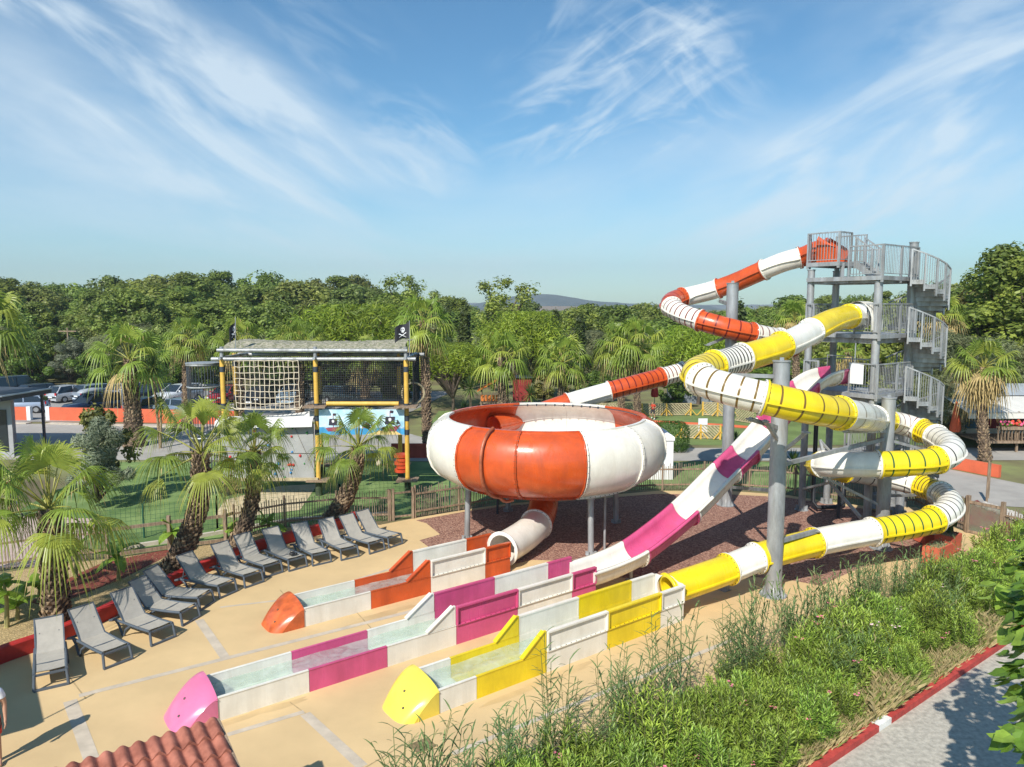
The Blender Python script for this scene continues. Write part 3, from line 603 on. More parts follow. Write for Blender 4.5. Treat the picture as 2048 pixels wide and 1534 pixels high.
ex = [Vector((1.25, 27.45, 2.05)), Vector((1.25, 27.42, 1.75)), Vector((1.22, 27.2, 1.35)), Vector((1.1, 26.6, .98)), Vector((.9, 25.9, .76)), Vector((.55, 25.0, .68)), Vector((.1, 24.2, .63)), Vector((-.33, 23.5, .60))]
pe = smooth_path(spline(ex, 10), 6); arc = sum((b_ - a).length for a, b_ in zip(pe, pe[1:]))
tube_slide(bs, pe, .535, [(0, arc * .47, 'O', 0, 'dark'), (arc * .47, arc, 'W', 0, 'dark')], ribs=False)
for (px, py) in ((934, 1078), (1182, 1110), (1232, 1045), (1016, 1022)):
    p = G(px, py); q = Vector((p.x + (BC.x - p.x) * .02, p.y + (BC.y - p.y) * .02, 2.08))
    mb = MB(); mb.cyl(p, q, .105, n=16); mb.cyl(p, p + UP * .025, .2, n=16); mb.cyl(q - UP * .14, q, .15, n=16)
    for k in range(6):
        a = k * math.pi / 3; mb.obox(p + Vector((math.cos(a), math.sin(a), 0)) * .14 + UP * .08, Vector((math.cos(a), math.sin(a), 0)) * .05, Vector((-math.sin(a), math.cos(a), 0)) * .006, UP * .06)
    mb.build('leg', GALV, bs)
for (px, py, m_, r) in ((1209, 1098, GALV, .045), (995, 1028, DKSTEEL, .05)):
    p = G(px, py); mb = MB(); mb.cyl(p, p + UP * 2.05, r, n=10); mb.build('drain_pipe', m_, bs)
# ---------------------------------------------------------------- stair tower
e_, n_ = EX, NX
TL = Vector((12.16, 30.36, 0)); TR = TL - n_ * 2.78; TB = TL + e_ * 1.9; TC = TR + e_ * 2.62
tw = thing('stair_tower', 'galvanised steel slide tower with three landings and a spiral staircase', 'tower', TL)
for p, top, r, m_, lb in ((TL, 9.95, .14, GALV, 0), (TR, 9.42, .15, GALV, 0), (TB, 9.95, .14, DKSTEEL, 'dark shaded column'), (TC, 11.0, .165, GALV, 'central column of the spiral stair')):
    mb = MB(); mb.cyl(p, p + UP * top, r, n=20); mb.cyl(p, p + UP * .03, r + .14, n=20); mb.cyl(p + UP * top, p + UP * (top + .04), r + .02, n=20)
    for k in range(8):
        a = k * math.pi / 4; d = Vector((math.cos(a), math.sin(a), 0)); mb.obox(p + d * (r + .05) + UP * .11, d * .06, Vector((-d.y, d.x, 0)) * .007, UP * .09)
    mb.build('column', GALV, tw, label=lb or None)
def railing(pts, h=1.15, parent=tw, gap=.115, posts=True, name='railing', drop=.24):
    mb = MB(); pts = [Vector(p) for p in pts]
    for a, b_ in zip(pts, pts[1:]):
        l = (b_ - a).length; k = max(1, int(l / gap)); d = (b_ - a).normalized(); ra = a + UP * h; rb = b_ + UP * h
        mb.bar(ra, rb, .05, .05); mb.bar(a + UP * .09, b_ + UP * .09, .035, .03)
        for i in range(1, k):
            q = a.lerp(b_, i / k); mb.bar(q + UP * .09, q + UP * h, .016, ref=d)
        if posts:
            hd_ = Vector((d.x, d.y, 0)).normalized()
            for q in (a + hd_ * .03, b_ - hd_ * .03):
                mb.bar(q - UP * drop, q + UP * (h + .01), .055, .055, ref=hd_)
    return mb.build(name, GALV, parent)
def landing(z, poly, parent=tw, th=.16):
    mb = MB(); n = len(poly)
    for a, b_ in zip(poly, poly[1:] + poly[:1]): mb.bar(Vector((a.x, a.y, z - th / 2)), Vector((b_.x, b_.y, z - th / 2)), .07, th)
    mb.prism([(p.x, p.y) for p in [q + (sum(poly, Vector()) / n - q) * .02 for q in poly]], z - .045, z - .01, 1)
    for k in range(1, 5):
        a = poly[0].lerp(poly[1], k / 5); b_ = poly[3].lerp(poly[2], k / 5) if n == 4 else poly[-1]; mb.bar(Vector((a.x, a.y, z - .09)), Vector((b_.x, b_.y, z - .09)), .05, .08)
    mb.build('landing', [GALV, GRATE], parent)
out_ = -e_ * .12
for z, kind in ((9.65, 'top'), (7.45, 'mid'), (5.16, 'low'), (2.88, 'base')):
    A, Bq, C_, D_ = TL + out_ * 1.6 + n_ * .05, TR + out_ * 1.6 - n_ * .22, TC - n_ * .22 + e_ * .0, TB + n_ * .12
    if kind == 'base': A, D_ = TL.lerp(TR, .62), TB.lerp(TC, .62)
    landing(z, [A, Bq, C_, D_])
    zz = UP * z
    if kind == 'top':
        railing([TR.lerp(TL, .42) + out_ + zz, Bq + zz]); 
        railing([Bq + zz, Bq.lerp(C_, .5) + zz]); railing([Bq.lerp(C_, .5) + zz, C_ + zz])
        railing([D_.lerp(C_, .05) + zz, D_.lerp(C_, .55) + zz])
        mb = MB(); mb.bar(TL + UP * 9.5, TR + UP * 9.5, .09, .2); mb.bar(TL + UP * 9.5, TB + UP * 9.5, .09, .2); mb.bar(TB + UP * 9.5, TC + UP * 9.5, .09, .2); mb.bar(TR + UP * 9.5, TC + UP * 9.5, .09, .2); mb.build('beam', GALV, tw)
    else:
        fr_ = .36 if kind == 'low' else .30
        railing([TR.lerp(TL, .34 if kind == 'low' else .30) + out_ + zz, Bq + zz])
        railing([Bq + zz, Bq.lerp(C_, .55) + zz]); railing([Bq.lerp(C_, .55) + zz, C_ + zz])
        railing([A + zz, D_ + zz]); railing([D_ + zz, D_.lerp(C_, .6) + zz])
        if kind != 'base':
            railing([A + zz, A.lerp(Bq, .22 if kind == 'low' else .12) + zz])
            s0 = TR.lerp(TL, .31) + out_ * 1.35 + zz; s1 = TR.lerp(TL, .12) + out_ * 1.35 + zz
            mb = MB(); mb.bar(s0 + UP * .75, s1 + UP * .75, .02, .78); mb.build('notice_panel', SIGNW, tw, label='blank white notice panel on the %s landing railing' % ('lowest' if kind == 'low' else 'middle'))
        mb = MB()
        for a, b_ in ((TL, TR), (TL, TB), (TB, TC), (TR, TC)):
            if kind == 'base': continue
            mb.bar(a + UP * (z - .27), b_ + UP * (z - .27), .08, .18)
        if mb.v: mb.build('beam', GALV, tw)
# raised deck for the orange slide
z = 10.25
Q = [TL + out_ * 1.5 + n_ * .1, TL - n_ * 1.25 + out_ * 1.5, TL - n_ * 1.25 + e_ * 1.9, TB + n_ * .1]
landing(z, Q); railing([Q[0] + UP * z, Q[1] + UP * z]); railing([Q[1] + UP * z, Q[1].lerp(Q[2], .45) + UP * z]); railing([Q[3] + UP * z, Q[2] + UP * z]); railing([Q[0] + UP * z, Q[0].lerp(Q[3], .12) + UP * z])
mb = MB(); a = TL - n_ * 1.3 + e_ * .9 + UP * 10.2; b_ = a - n_ * .75 - UP * .55
for sg in (0, .75):
    mb.bar(a + e_ * sg, b_ + e_ * sg, .04, .2)
for k in range(1, 4): mb.obox(a.lerp(b_, k / 3.6) + e_ * .375, e_ * .36, n_ * .12, UP * .02)
mb.build('short_stair', GALV, tw); railing([a + UP * .05, b_ + UP * .05], 1.0); railing([a + e_ * .75 + UP * .05, b_ + e_ * .75 + UP * .05], 1.0)
mb = MB(); mb.bar(TL - n_ * 1.25 + e_ * .1 + UP * 9.6, TL - n_ * 1.25 + e_ * .1 + UP * 10.2, .12); mb.bar(TB + UP * 9.6, TB + UP * 10.2, .12); mb.build('beam', GALV, tw)
def spiral(z0, z1, nst, a0=240, da=20):
    rz = (z0 - z1) / (nst + 1); pts = []; r0, r1 = .165, 1.30
    for k in range(nst):
        a = math.radians(a0 + da * k); b_ = math.radians(a0 + da * (k + 1)); zt = z0 - rz * (k + 1)
        def P(r, an, zz): return Vector((TC.x + r * math.cos(an), TC.y + r * math.sin(an), zz))
        mb = MB(); m_ = (a + b_) / 2
        poly = [P(r0, a, 0), P(r1, a, 0), P(r1, m_, 0), P(r1, b_ + .06, 0), P(r0, b_ + .06, 0)]
        mb.prism([(q.x, q.y) for q in poly], zt - .03, zt)
        d = Vector((math.cos(a), math.sin(a), 0)); tn = Vector((-d.y, d.x, 0))
        mb.obox(P((r0 + r1) / 2, a, zt + rz / 2 - .02) , d * (r1 - r0) / 2, tn * .008, UP * (rz / 2 + .012))
        mb.bar(P(r1, a, zt - .03), P(r1, b_, zt - .03), .02, .17)
        mb.build('tread', GALV, tw)
        pts.append((a, b_, zt))
    rl = MB(); h = 1.12
    for k, (a, b_, zt) in enumerate(pts):
        zn = zt - rz; pa_, pb_ = P(1.32, a, zt + rz * .5), P(1.32, b_, zn + rz * .5)
        rl.bar(pa_ + UP * h, pb_ + UP * h, .045, .05)
        rl.bar(pa_ - UP * (.10 + rz), pa_ + UP * (h + .01), .06, .06, ref=Vector((math.cos(a), math.sin(a), 0)))
        for j in range(1, 5):
            q = pa_.lerp(pb_, j / 5); rl.bar(Vector((q.x, q.y, zt)), q + UP * h, .016)
    rl.build('stair_railing', GALV, tw)
spiral(9.65, 7.45, 11); spiral(7.45, 5.16, 11); spiral(5.16, 2.88, 11); spiral(2.88, 0.0, 14)
# pipes running down the back column
mb = MB(); q = TL + Vector((.42, -.1, 0)); mb.poly_tube([q + UP * 5.0, q + UP * .4, q + Vector((.1, -.2, .2)), q + Vector((.9, -.15, .2)), q + Vector((1.4, .3, .25)), q + Vector((1.4, .3, 2.8))], .09, 12)
mb.build('water_pipe', mat('black_water_pipe', (.02, .021, .025), .35), tw, label='black supply pipe bending along the gravel')
# ---------------------------------------------------------------- posts that carry the tubes
def post(p, top, r, label, arms, grp='steel posts carrying the tubes'):
    o = thing('support_post', label, 'post', p, grp)
    mb = MB(); mb.cyl(p, p + UP * top, r, n=28); mb.cyl(p, p + UP * .03, r + .16, n=28); mb.cyl(p + UP * top, p + UP * (top + .03), r + .025, n=28)
    mb.box(p + UP * (top + .07), (.12, .02, .1))
    for k in range(10):
        a = k * math.pi / 5; d = Vector((math.cos(a), math.sin(a), 0)); t_ = Vector((-d.y, d.x, 0)); c = p + d * r
        V = [c + UP * .03, c + d * .13 + UP * .03, c + UP * .3]; V = [v + t_ * .007 for v in V] + [v - t_ * .007 for v in V]
        mb.add(V, [(0, 1, 2), (5, 4, 3), (0, 3, 4, 1), (1, 4, 5, 2), (2, 5, 3, 0)])
    mb.build('shaft', GALV, o)
    for (a, b_, w_) in arms:
        mb = MB(); mb.bar(a, b_, w_, w_ * 1.2); mb.obox(b_, Vector((.1, 0, 0)), Vector((0, .1, 0)), UP * .012); mb.build('arm', GALV, o)
    return o
pn = G(1546, 1190); p5 = G(1452, 1010); p17 = G(1762, 1097)
post(pn, 6.93, .235, 'nearest thick galvanised post standing on the beige paving', [(pn + UP * 5.0, D(1500, 838, 19.6), .09), (pn + UP * 6.5, D(1465, 750, 21.2), .09), (pn + UP * 4.2, D(1612, 865, 20.6), .08), (pn + UP * 1.6, D(1632, 1062, 22.6), .1), (pn + UP * 3.9, p17 + UP * 3.95 , .10), (pn + UP * 4.6, D(1530, 842, 20.0), .08), (pn + UP * 3.15, p5 + UP * .8, .09)])
post(p5, 9.45, .24, 'galvanised post behind the pink chute holding up the high orange tube', [(p5 + UP * 8.55, D(1440, 602, 33.2), .12), (p5 + UP * 7.3, D(1415, 690, 30.6), .08), (p5 + UP * 7.6, D(1375, 620, 33), .07), (p5 + UP * 4.9, D(1390, 757, 34.6), .09)])
post(p17, 5.35, .225, 'galvanised post in the middle of the yellow spiral', [(p17 + UP * 2.75, D(1650, 955, 25.4), .09), (p17 + UP * 2.8, D(1860, 945, 24.6), .09), (p17 + UP * 3.9, D(1850, 900, 26.4), .08), (p17 + UP * 1.5, D(1650, 955, 25.6), .07), (p17 + UP * .7, D(1870, 1066, 24.6), .09), (p17 + UP * 1.9, D(1830, 990, 27.5), .08), (p17 + UP * 4.2, D(1690, 862, 22.0), .1)])
o = thing('support_post', 'shorter tapered galvanised post at the back of the spiral near the fence', 'post', G(1830, 1012), 'steel posts carrying the tubes')
mb = MB(); p = G(1805, 1012); mb.cyl(p, p + UP * 1.5, .16, n=20); mb.cyl(p + UP * 1.5, p + UP * 2.0, .16, .1, n=20); mb.build('shaft', GALV, o)
o = thing('brace_frame', 'slanting steel brace frame standing on the gravel between the posts', 'frame', G(1665, 1040))
mb = MB(); a = G(1712, 1040); b2 = G(1618, 1000)
mb.bar(D(1660, 965, 26.6), D(1722, 1036, 25.2), .09); mb.build('brace', GALV, o)
mb = MB(); mb.bar(D(1660, 965, 26.6), TL + UP * .9, .08); mb.build('brace', GALV, o)
mb = MB(); q = G(1676, 1036); mb.bar(q, q + UP * 2.9, .09); mb.build('brace', DKSTEEL, o)
mb = MB(); mb.bar(D(1660, 965, 26.6), D(1640, 880, 27.4), .09); mb.bar(D(1640, 880, 27.4), D(1690, 935, 26.4), .06); mb.build('brace', GALV, o)
# ================================================================ plants
LEAF_A = mat('palm_leaf_green', (.22, .31, .045), .42, .3, 3, transl=.38, rnd=.12)
LEAF_B = mat('palm_leaf_light', (.36, .42, .07), .4, .25, 3, transl=.42, rnd=.1)
LEAF_D = mat('palm_leaf_dry', (.45, .33, .14), .8, .3, 5, transl=.2)
PETI = mat('palm_petiole', (.30, .29, .06), .5, .25, 4)
BARK = mat('palm_trunk_boots', (.13, .088, .058), .9, .5, 9, .5, 40)
BARKL = mat('palm_boot_tips', (.27, .19, .115), .9, .45, 12)
def palm_crown(name, seed, nf=34, pet=.85, fan=1.0, dry=4, segs=36, droop=1.0, lo=-48):
    r = random.Random(seed); mb = MB()
    for f in range(nf):
        k = f / (nf - 1); azm = f * 2.39996 + r.uniform(-.25, .25)
        el = math.radians(84 - (84 - lo) * k ** 1.2 + r.uniform(-7, 7))
        young = k < .12; old = f >= nf - dry
        pl = pet * (1.12 - .12 * k) * r.uniform(.88, 1.12) * (1.0 if not young else .75); fr = fan * r.uniform(.85, 1.1) * (.95 if not old else .85)
        hd = Vector((math.cos(azm), math.sin(azm), 0)); t = (hd * math.cos(el) + UP * math.sin(el)).normalized()
        pts = [Vector((0, 0, 0))]; tt = t.copy()
        for i in range(5):
            pts.append(pts[-1] + tt * pl / 5); tt = (tt - UP * .05 * droop * (1.2 if k > .3 else .4)).normalized()
        mb.poly_tube(pts, [.032, .026, .022, .018, .015, .012], 4, 3 if not old else 2, False)
        S = tt.cross(UP)
        if S.length < .05: S = Vector((-hd.y, hd.x, 0))
        S.normalize(); tw = r.uniform(-.35, .35); Nn = S.cross(tt); S = (S * math.cos(tw) + Nn * math.sin(tw)).normalized(); Nn = S.cross(tt).normalized()
        if Nn.z < 0: Nn = -Nn
        spread = math.radians((118 if not young else 34) * r.uniform(.85, 1.05)); c0 = pts[-1]; dphi = 2 * spread / segs
        dr = (.55 + .75 * k) * 1.15 * (1.3 if old else 1); mi = 2 if old else (1 if r.random() < .4 else 0)
        for s in range(segs):
            ph = -spread + dphi * (s + .5); ln = fr * (.70 + .30 * math.cos(ph * .62)) * r.uniform(.93, 1.05)
            d = tt * math.cos(ph) + S * math.sin(ph); pd = -tt * math.sin(ph) + S * math.cos(ph); rows = []
            bendz = r.uniform(.6, 1.6)
            for q, w_ in ((.04, 1), (.24, 1), (.42, .98), (.60, .70), (.80, .42), (1.0, .03)):
                x = ln * q; hw = .5 * dphi * min(x, ln * .44) * w_ * 1.04
                cup = (.10 * math.cos(ph) ** 2 - .16 * abs(math.sin(ph)) ** 1.5) * q * ln
                sag = dr * bendz * ln * .62 * max(0, q - .34) ** 1.6 * 1.6 + .05 * q * q * ln * abs(math.sin(ph))
                p = c0 + d * x * (1 - .25 * max(0, q - .5)) + Nn * (cup - .02 * ln) - UP * sag
                rows.append((p - pd * hw, p + Nn * hw * .42, p + pd * hw))
            V = [v for row in rows for v in row]
            for i in range(5):
                m2 = mi if (i < 4 or mi == 2 or r.random() > .25 * k) else 2
                mb.add(V[i * 3:i * 3 + 6], [(0, 1, 4, 3), (1, 2, 5, 4)], m2)
    me = mb.build(name, [LEAF_A, LEAF_B, LEAF_D, PETI]); d = me.data; bpy.data.objects.remove(me); return d
CROWNS = [palm_crown('palm_crown', 11, 19, 1.0, .96, 0, droop=.78, lo=-24), palm_crown('palm_crown', 12, 18, 1.05, .96, 0, droop=.82, lo=-22), palm_crown('palm_crown', 13, 20, .95, .92, 1, lo=-32, droop=.8)]
CROWN_FAR = [palm_crown('palm_crown', 21, 24, .85, 1.0, 1, segs=20, lo=-30, droop=.85), palm_crown('palm_crown', 22, 28, .8, 1.0, 4, segs=20, lo=-52, droop=.9), palm_crown('palm_crown', 23, 24, .9, 1.0, 2, segs=20, lo=-30, droop=.85)]
CROWN_DRY = palm_crown('palm_crown', 31, 34, .75, .95, 15, segs=18, lo=-78, droop=1.3)
def obj(name, data, parent, loc=(0, 0, 0), rz=0, s=1):
    o = bpy.data.objects.new(name, data); COL.objects.link(o); o.parent = parent; o.location = loc; o.rotation_euler = (0, 0, rz); o.scale = (s, s, s) if not isinstance(s, tuple) else s; return o
def palm(label, pts, r0, r1, crown, rz, s, seed=1, boots=True, group=None, name='fan_palm'):
    base = Vector(pts[0]); o = thing(name, label, 'palm tree', base, group); r = random.Random(seed); mb = MB()
    pa = spline([Vector(p) for p in pts], 10); L_ = [0]
    for a, b_ in zip(pa, pa[1:]): L_.append(L_[-1] + (b_ - a).length)
    T_ = L_[-1]; rad = lambda q: (r0 + (r1 - r0) * q) * (1 + .25 * max(0, .12 - q) / .12)
    mb.poly_tube(pa, [rad(l / T_) for l in L_], 14, 0)
    step = .105; z = .05; row = 0
    while z < T_ * .995:
        i = max(j for j in range(len(L_)) if L_[j] <= z); i = min(i, len(pa) - 2); k = (z - L_[i]) / max(1e-6, L_[i + 1] - L_[i]); c = pa[i].lerp(pa[i + 1], k); t = (pa[i + 1] - pa[i]).normalized()
        x = t.orthogonal().normalized(); y = t.cross(x); rr_ = rad(z / T_); nb = 11
        for j in range(nb):
            a = 2 * math.pi * (j + .5 * (row % 2)) / nb + r.uniform(-.15, .15); d = x * math.cos(a) + y * math.sin(a); sd = t.cross(d)
            w_ = rr_ * .27 * r.uniform(.7, 1.2); h = .15 * r.uniform(.6, 1.35); o_ = .055 * r.uniform(.3, 1.6); b0 = c + d * rr_ * .97
            mb.add([b0 - sd * w_ - t * .03, b0 + sd * w_ - t * .03, b0 + sd * w_ * .55 + t * h + d * o_, b0 - sd * w_ * .55 + t * h + d * o_ * r.uniform(.6, 1.3), b0 + t * h * .5 + d * (o_ + .03)], [(0, 1, 4), (1, 2, 4), (2, 3, 4), (3, 0, 4)], 1 if r.random() < .45 else 0)
        z += step * r.uniform(.85, 1.15) * (1 if T_ < 5 else 1.5); row += 1
    mb.build('trunk', [BARK, BARKL], o)
    obj('crown', crown, o, pa[-1] - base, rz, s); return o
# four palms of the planting bed
palm('shaggy fan palm with a big hanging leaf, standing behind the leftmost lounger', [G(112, 1246), D(108, 1150, 19.7), D(98, 1018, 19.4)], .30, .22, CROWNS[0], 2.05, (1.28, 1.28, 1.3), 1)
palm('curved fan palm in the planting bed with thick trunk, behind the fourth and fifth loungers', [G(345, 1141), D(378, 1070, 23.6), D(398, 1000, 23.3), D(402, 908, 23.1)], .31, .21, CROWNS[1], .5, (1.2, 1.2, 1.2), 2)
palm('fan palm in front of the grey climbing wall', [G(472, 1093), D(500, 1020, 26.6), D(508, 960, 26.4), D(508, 905, 26.2)], .25, .19, CROWNS[2], 2.2, (1.0, 1.0, 1.1), 3)
palm('fan palm leaning right over the picket fence, below the banner of ships', [G(664, 1044), D(693, 990, 29.2), D(711, 940, 28.8), D(717, 895, 28.6)], .33, .2, CROWNS[0], 3.9, (1.08, 1.08, 1.08), 4)
palm('fan palm cut off by the left edge of the picture, fronds hanging over the terrace', [G(-75, 1210), D(-72, 1100, 19), D(-70, 1010, 18.8)], .26, .2, CROWNS[1], 4.0, 1.0, 5)
palm('tall grey-green palm at the left edge above the parked van', [G(-35, 900), D(-38, 720, 41), D(-38, 650, 40.6)], .34, .25, CROWN_FAR[0], .3, 1.75, 6)
# palms further back
palm('stout shaggy palm beside the orange parking wall', [G(270, 892), D(264, 800, 45), D(260, 720, 44.6)], .56, .32, CROWN_FAR[2], 2.0, 1.55, 7)
FP = [((375, 862), (375, 676), 54, .30, CROWN_FAR[1], 1.25, 'palm between the cage tower and the wood behind'),
      ((480, 860), (482, 690), 54, .3, CROWN_FAR[2], 1.42, 'palm rising behind the netting beside the left pirate flag'),
      ((600, 860), (600, 690), 55, .3, CROWN_FAR[0], 1.48, 'palm rising behind the middle of the netted roof'),
      ((735, 850), (735, 716), 53, .32, CROWN_FAR[2], 1.14, 'palm seen through the black netting in front of the umbrella pine'),
      ((855, 906), (848, 645), 42.6, .26, CROWN_FAR[1], 1.25, 'tallest slim palm right of the right pirate flag'),
      ((1008, 835), (1005, 718), 56, .42, CROWN_FAR[0], 1.65, 'thick-trunked palm right behind the bowl beside the small play house'),
      ((1126, 835), (1126, 726), 56, .23, CROWN_FAR[2], 1.46, 'slim palm behind the bowl, left of the orange tube'),
      ((1243, 838), (1240, 692), 56, .23, CROWN_FAR[1], 1.48, 'left palm of the close pair above the orange tube'),
      ((1277, 840), (1275, 690), 55, .24, CROWN_FAR[0], 1.54, 'right palm of the close pair above the orange tube'),
      ((1595, 850), (1590, 640), 55, .26, CROWN_DRY, 1.31, 'palm with a dry brown skirt behind the stair tower'),
      ((1700, 850), (1692, 705), 53, .26, CROWN_DRY, 0.97, 'short palm seen between the tower columns'),
      ((1970, 926), (1967, 735), 41, .25, CROWN_DRY, 1.39, 'palm with straw-coloured skirt beside the mobile home'),
      ((1886, 860), (1884, 632), 53, .26, CROWN_DRY, 1.31, 'dry-skirted palm behind the spiral stairs')]
for i, (bp_, cp_, zc, r0, cr, s, lb) in enumerate(FP):
    b0 = D(*bp_, zc); b0.z = 0; tp = D(*cp_, zc); mid = b0.lerp(tp, .5) + Vector((R_.uniform(-.15, .15), 0, 0))
    palm(lb, [b0, mid, tp], r0, r0 * .75, cr, i * 1.7, s, 40 + i)
# ---------------------------------------------------------------- broad trees
TG = {}
def leafset(nm, c1, c2, tr=.36, rnd=.16): TG[nm] = [mat(nm + '_leaf_dark', c1, .55, .25, 1.5, transl=tr, rnd=rnd), mat(nm + '_leaf_light', c2, .5, .25, 1.5, transl=tr + .05, rnd=rnd)]
leafset('oak', (.15, .215, .036), (.28, .36, .066), rnd=.26); leafset('elm', (.17, .225, .045), (.31, .365, .09), rnd=.26); leafset('poplar', (.17, .235, .036), (.31, .385, .07)); leafset('pine', (.17, .26, .02), (.33, .43, .035))
leafset('cypress', (.06, .09, .022), (.11, .15, .035)); leafset('olive', (.22, .26, .16), (.34, .37, .24)); leafset('laurel', (.07, .125, .02), (.17, .27, .04)); leafset('tamarisk', (.18, .205, .085), (.30, .32, .15))
leafset('acacia', (.14, .15, .03), (.27, .25, .06)); leafset('box', (.05, .11, .012), (.10, .19, .022))
TWIG = mat('tree_bark', (.10, .075, .055), .9, .4, 5, .4, 20)
def crown_mesh(name, seed, kind, n, lobes, ls, wid=.5, hgt=.7, base=.25, shape='round', needle=1.0, gap=0.0):
    """unit tree: total height 1, crown from base to 1, half width wid"""
    r = random.Random(seed); mb = MB(); LB = []
    for i in range(lobes):
        z = r.uniform(0, 1)
        if shape == 'round': rad = math.sqrt(max(.08, 1 - (2 * z - 1) ** 2)) * r.uniform(.25, .98)
        elif shape == 'umbrella': rad = r.uniform(.2, .95); z = .55 + .45 * (1 - rad ** 2) + r.uniform(-.25, .05)
        elif shape == 'cone': rad = (1 - z) ** .75 * r.uniform(.05, .35) + .05
        else: rad = math.sqrt(max(.05, 1 - (1.6 * z - .6) ** 2)) * r.uniform(.15, .98)
        a = r.uniform(0, 6.283); lr = r.uniform(*((.12, .30) if shape in ('round', 'egg') else (.22, .42))) * (wid if shape != 'cone' else wid * .9)
        LB.append((Vector((rad * wid * math.cos(a), rad * wid * math.sin(a), base + (1 - base) * (.06 + z * .86))), lr, r.random() < .5))
    for i in range(n):
        c, lr, lt = LB[r.randrange(lobes)]
        d = Vector((r.gauss(0, 1), r.gauss(0, 1), r.gauss(0, .8))).normalized() * lr * r.uniform(.45 if not gap else .1, 1.05) ** .6
        if shape == 'cone': d.z *= 2.2
        p = c + d
        if p.z < base * .8 or p.z > 1.03: continue
        s = ls * r.uniform(.6, 1.4); a = Vector((r.gauss(0, 1), r.gauss(0, 1), r.gauss(0, .6))).normalized(); nrm = (d.normalized() * .9 + Vector((r.gauss(0, .38), r.gauss(0, .38), r.gauss(.38, .4)))).normalized()
        a = (a - nrm * a.dot(nrm))
        if a.length < .05: continue
        a.normalize(); b_ = nrm.cross(a) * s * .55 / needle; a = a * s * (needle ** .5)
        mb.add([p - a, p - b_, p + a, p + b_], [(0, 1, 2, 3)], 1 if (r.random() < (.62 if lt else .3)) else 0)
    # limbs
    for c, lr, lt in LB[: max(4, lobes // 3)]: mb.poly_tube([(0, 0, base * .7), (c.x * .45, c.y * .45, base + (c.z - base) * .55), tuple(c)], [.022 * wid * 2, .014 * wid * 2, .006 * wid * 2], 5, 2, False)
    o = mb.build(name, TG[kind] + [TWIG]); d = o.data; bpy.data.objects.remove(o); return d
tb = MB(); tb.poly_tube([(0, 0, -.03), (.008, .004, .1), (-.004, .006, .25), (.0, .0, .42)], [.030, .022, .018, .012], 8, 0); o_ = tb.build('trunk', TWIG); TRUNK = o_.data; bpy.data.objects.remove(o_)
OAK = [crown_mesh('tree_crown', 50 + i, ('oak', 'elm', 'oak', 'oak', 'elm', 'oak')[i], 13000, 95, .021, .40 + .05 * (i % 3), base=.10, shape='egg' if i % 3 == 1 else 'round') for i in range(6)]
POP = [crown_mesh('tree_crown', 60 + i, 'poplar', 17000, 90, .0125, .30, base=.14, shape='egg') for i in range(2)]
LOOSE = crown_mesh('tree_crown', 66, 'poplar', 4200, 30, .013, .36, base=.3, shape='egg', gap=1)
PINE = crown_mesh('tree_crown', 70, 'pine', 17000, 70, .021, .72, base=.30, shape='umbrella', needle=2.2)
CYP = crown_mesh('tree_crown', 73, 'cypress', 5200, 44, .020, .17, base=.03, shape='cone')
LAUR = [crown_mesh('shrub_crown', 76 + i, 'laurel', 9000, 28, .032, .62, base=.02) for i in range(2)]
OLIV = crown_mesh('shrub_crown', 80, 'olive', 12000, 30, .021, .42, base=.1, shape='egg', needle=2.2)
TAM = crown_mesh('shrub_crown', 82, 'tamarisk', 14000, 40, .019, .55, base=.03, needle=2.4)
ACA = crown_mesh('tree_crown', 84, 'acacia', 3800, 26, .030, .5, base=.2, gap=1)
def tree(name, cat, label, crown, p, h, wf=1.0, group=None, trunk=True, rz=None):
    o = thing(name, label, cat, p, group); o.rotation_euler = (0, 0, R_.uniform(0, 6.28) if rz is None else rz)
    obj('crown', crown, o, (0, 0, 0), 0, (h * wf, h * wf, h))
    if trunk: obj('trunk', TRUNK, o, (0, 0, 0), 0, (h, h, h))
    return o
def at_top(px, py, zc):
    t = D(px, py, zc); return Vector((t.x, t.y, 0)), t.z
def ip(tab, x):
    for (a, b_), (c, d) in zip(tab, tab[1:]):
        if a <= x <= c: return b_ + (d - b_) * (x - a) / (c - a)
    return tab[0][1] if x < tab[0][0] else tab[-1][1]
top = [(-200, 560), (0, 563), (60, 575), (165, 580), (230, 556), (300, 548), (380, 553), (440, 545), (500, 560), (560, 549), (640, 566), (730, 562), (800, 576), (900, 600), (1000, 608), (1100, 612), (1200, 610), (1270, 604), (1400, 618), (1500, 600), (1600, 592), (1700, 590), (1800, 582), (2000, 560), (2300, 540)]
rf = random.Random(5); cnt = 0
for row, (zc, dy, st) in enumerate(((150, 0, 44), (122, 16, 46), (100, 42, 50))):
    x = -170 + row * 17
    while x < 2230:
        xx = x + rf.uniform(-13, 13); right = xx > 880
        y = ip(top, xx) + dy * (1.0 if not right else .45) + rf.uniform(-16, 16)
        p, h = at_top(xx, y, zc * rf.uniform(.95, 1.05)); h = max(4.5, h)
        k = rf.random()
        tree('broadleaf_tree', 'tree', 'dense dark green broadleaf tree, one of many crowns in the wood along the horizon' if not right else 'low green broadleaf tree in the flat woodland towards the far hill', OAK[rf.randrange(6)] if k < .8 or h < 6 else POP[rf.randrange(2)], p, h, rf.uniform(.95, 1.45) * (1 if h > 8 else 1.4) * (1 if k < .8 or h < 6 else 1.2), 'trees of the wood on the horizon' if not right else 'trees of the low woodland on the right', trunk=h > 9)
        x += st * (1 if not right else 1.25); cnt += 1
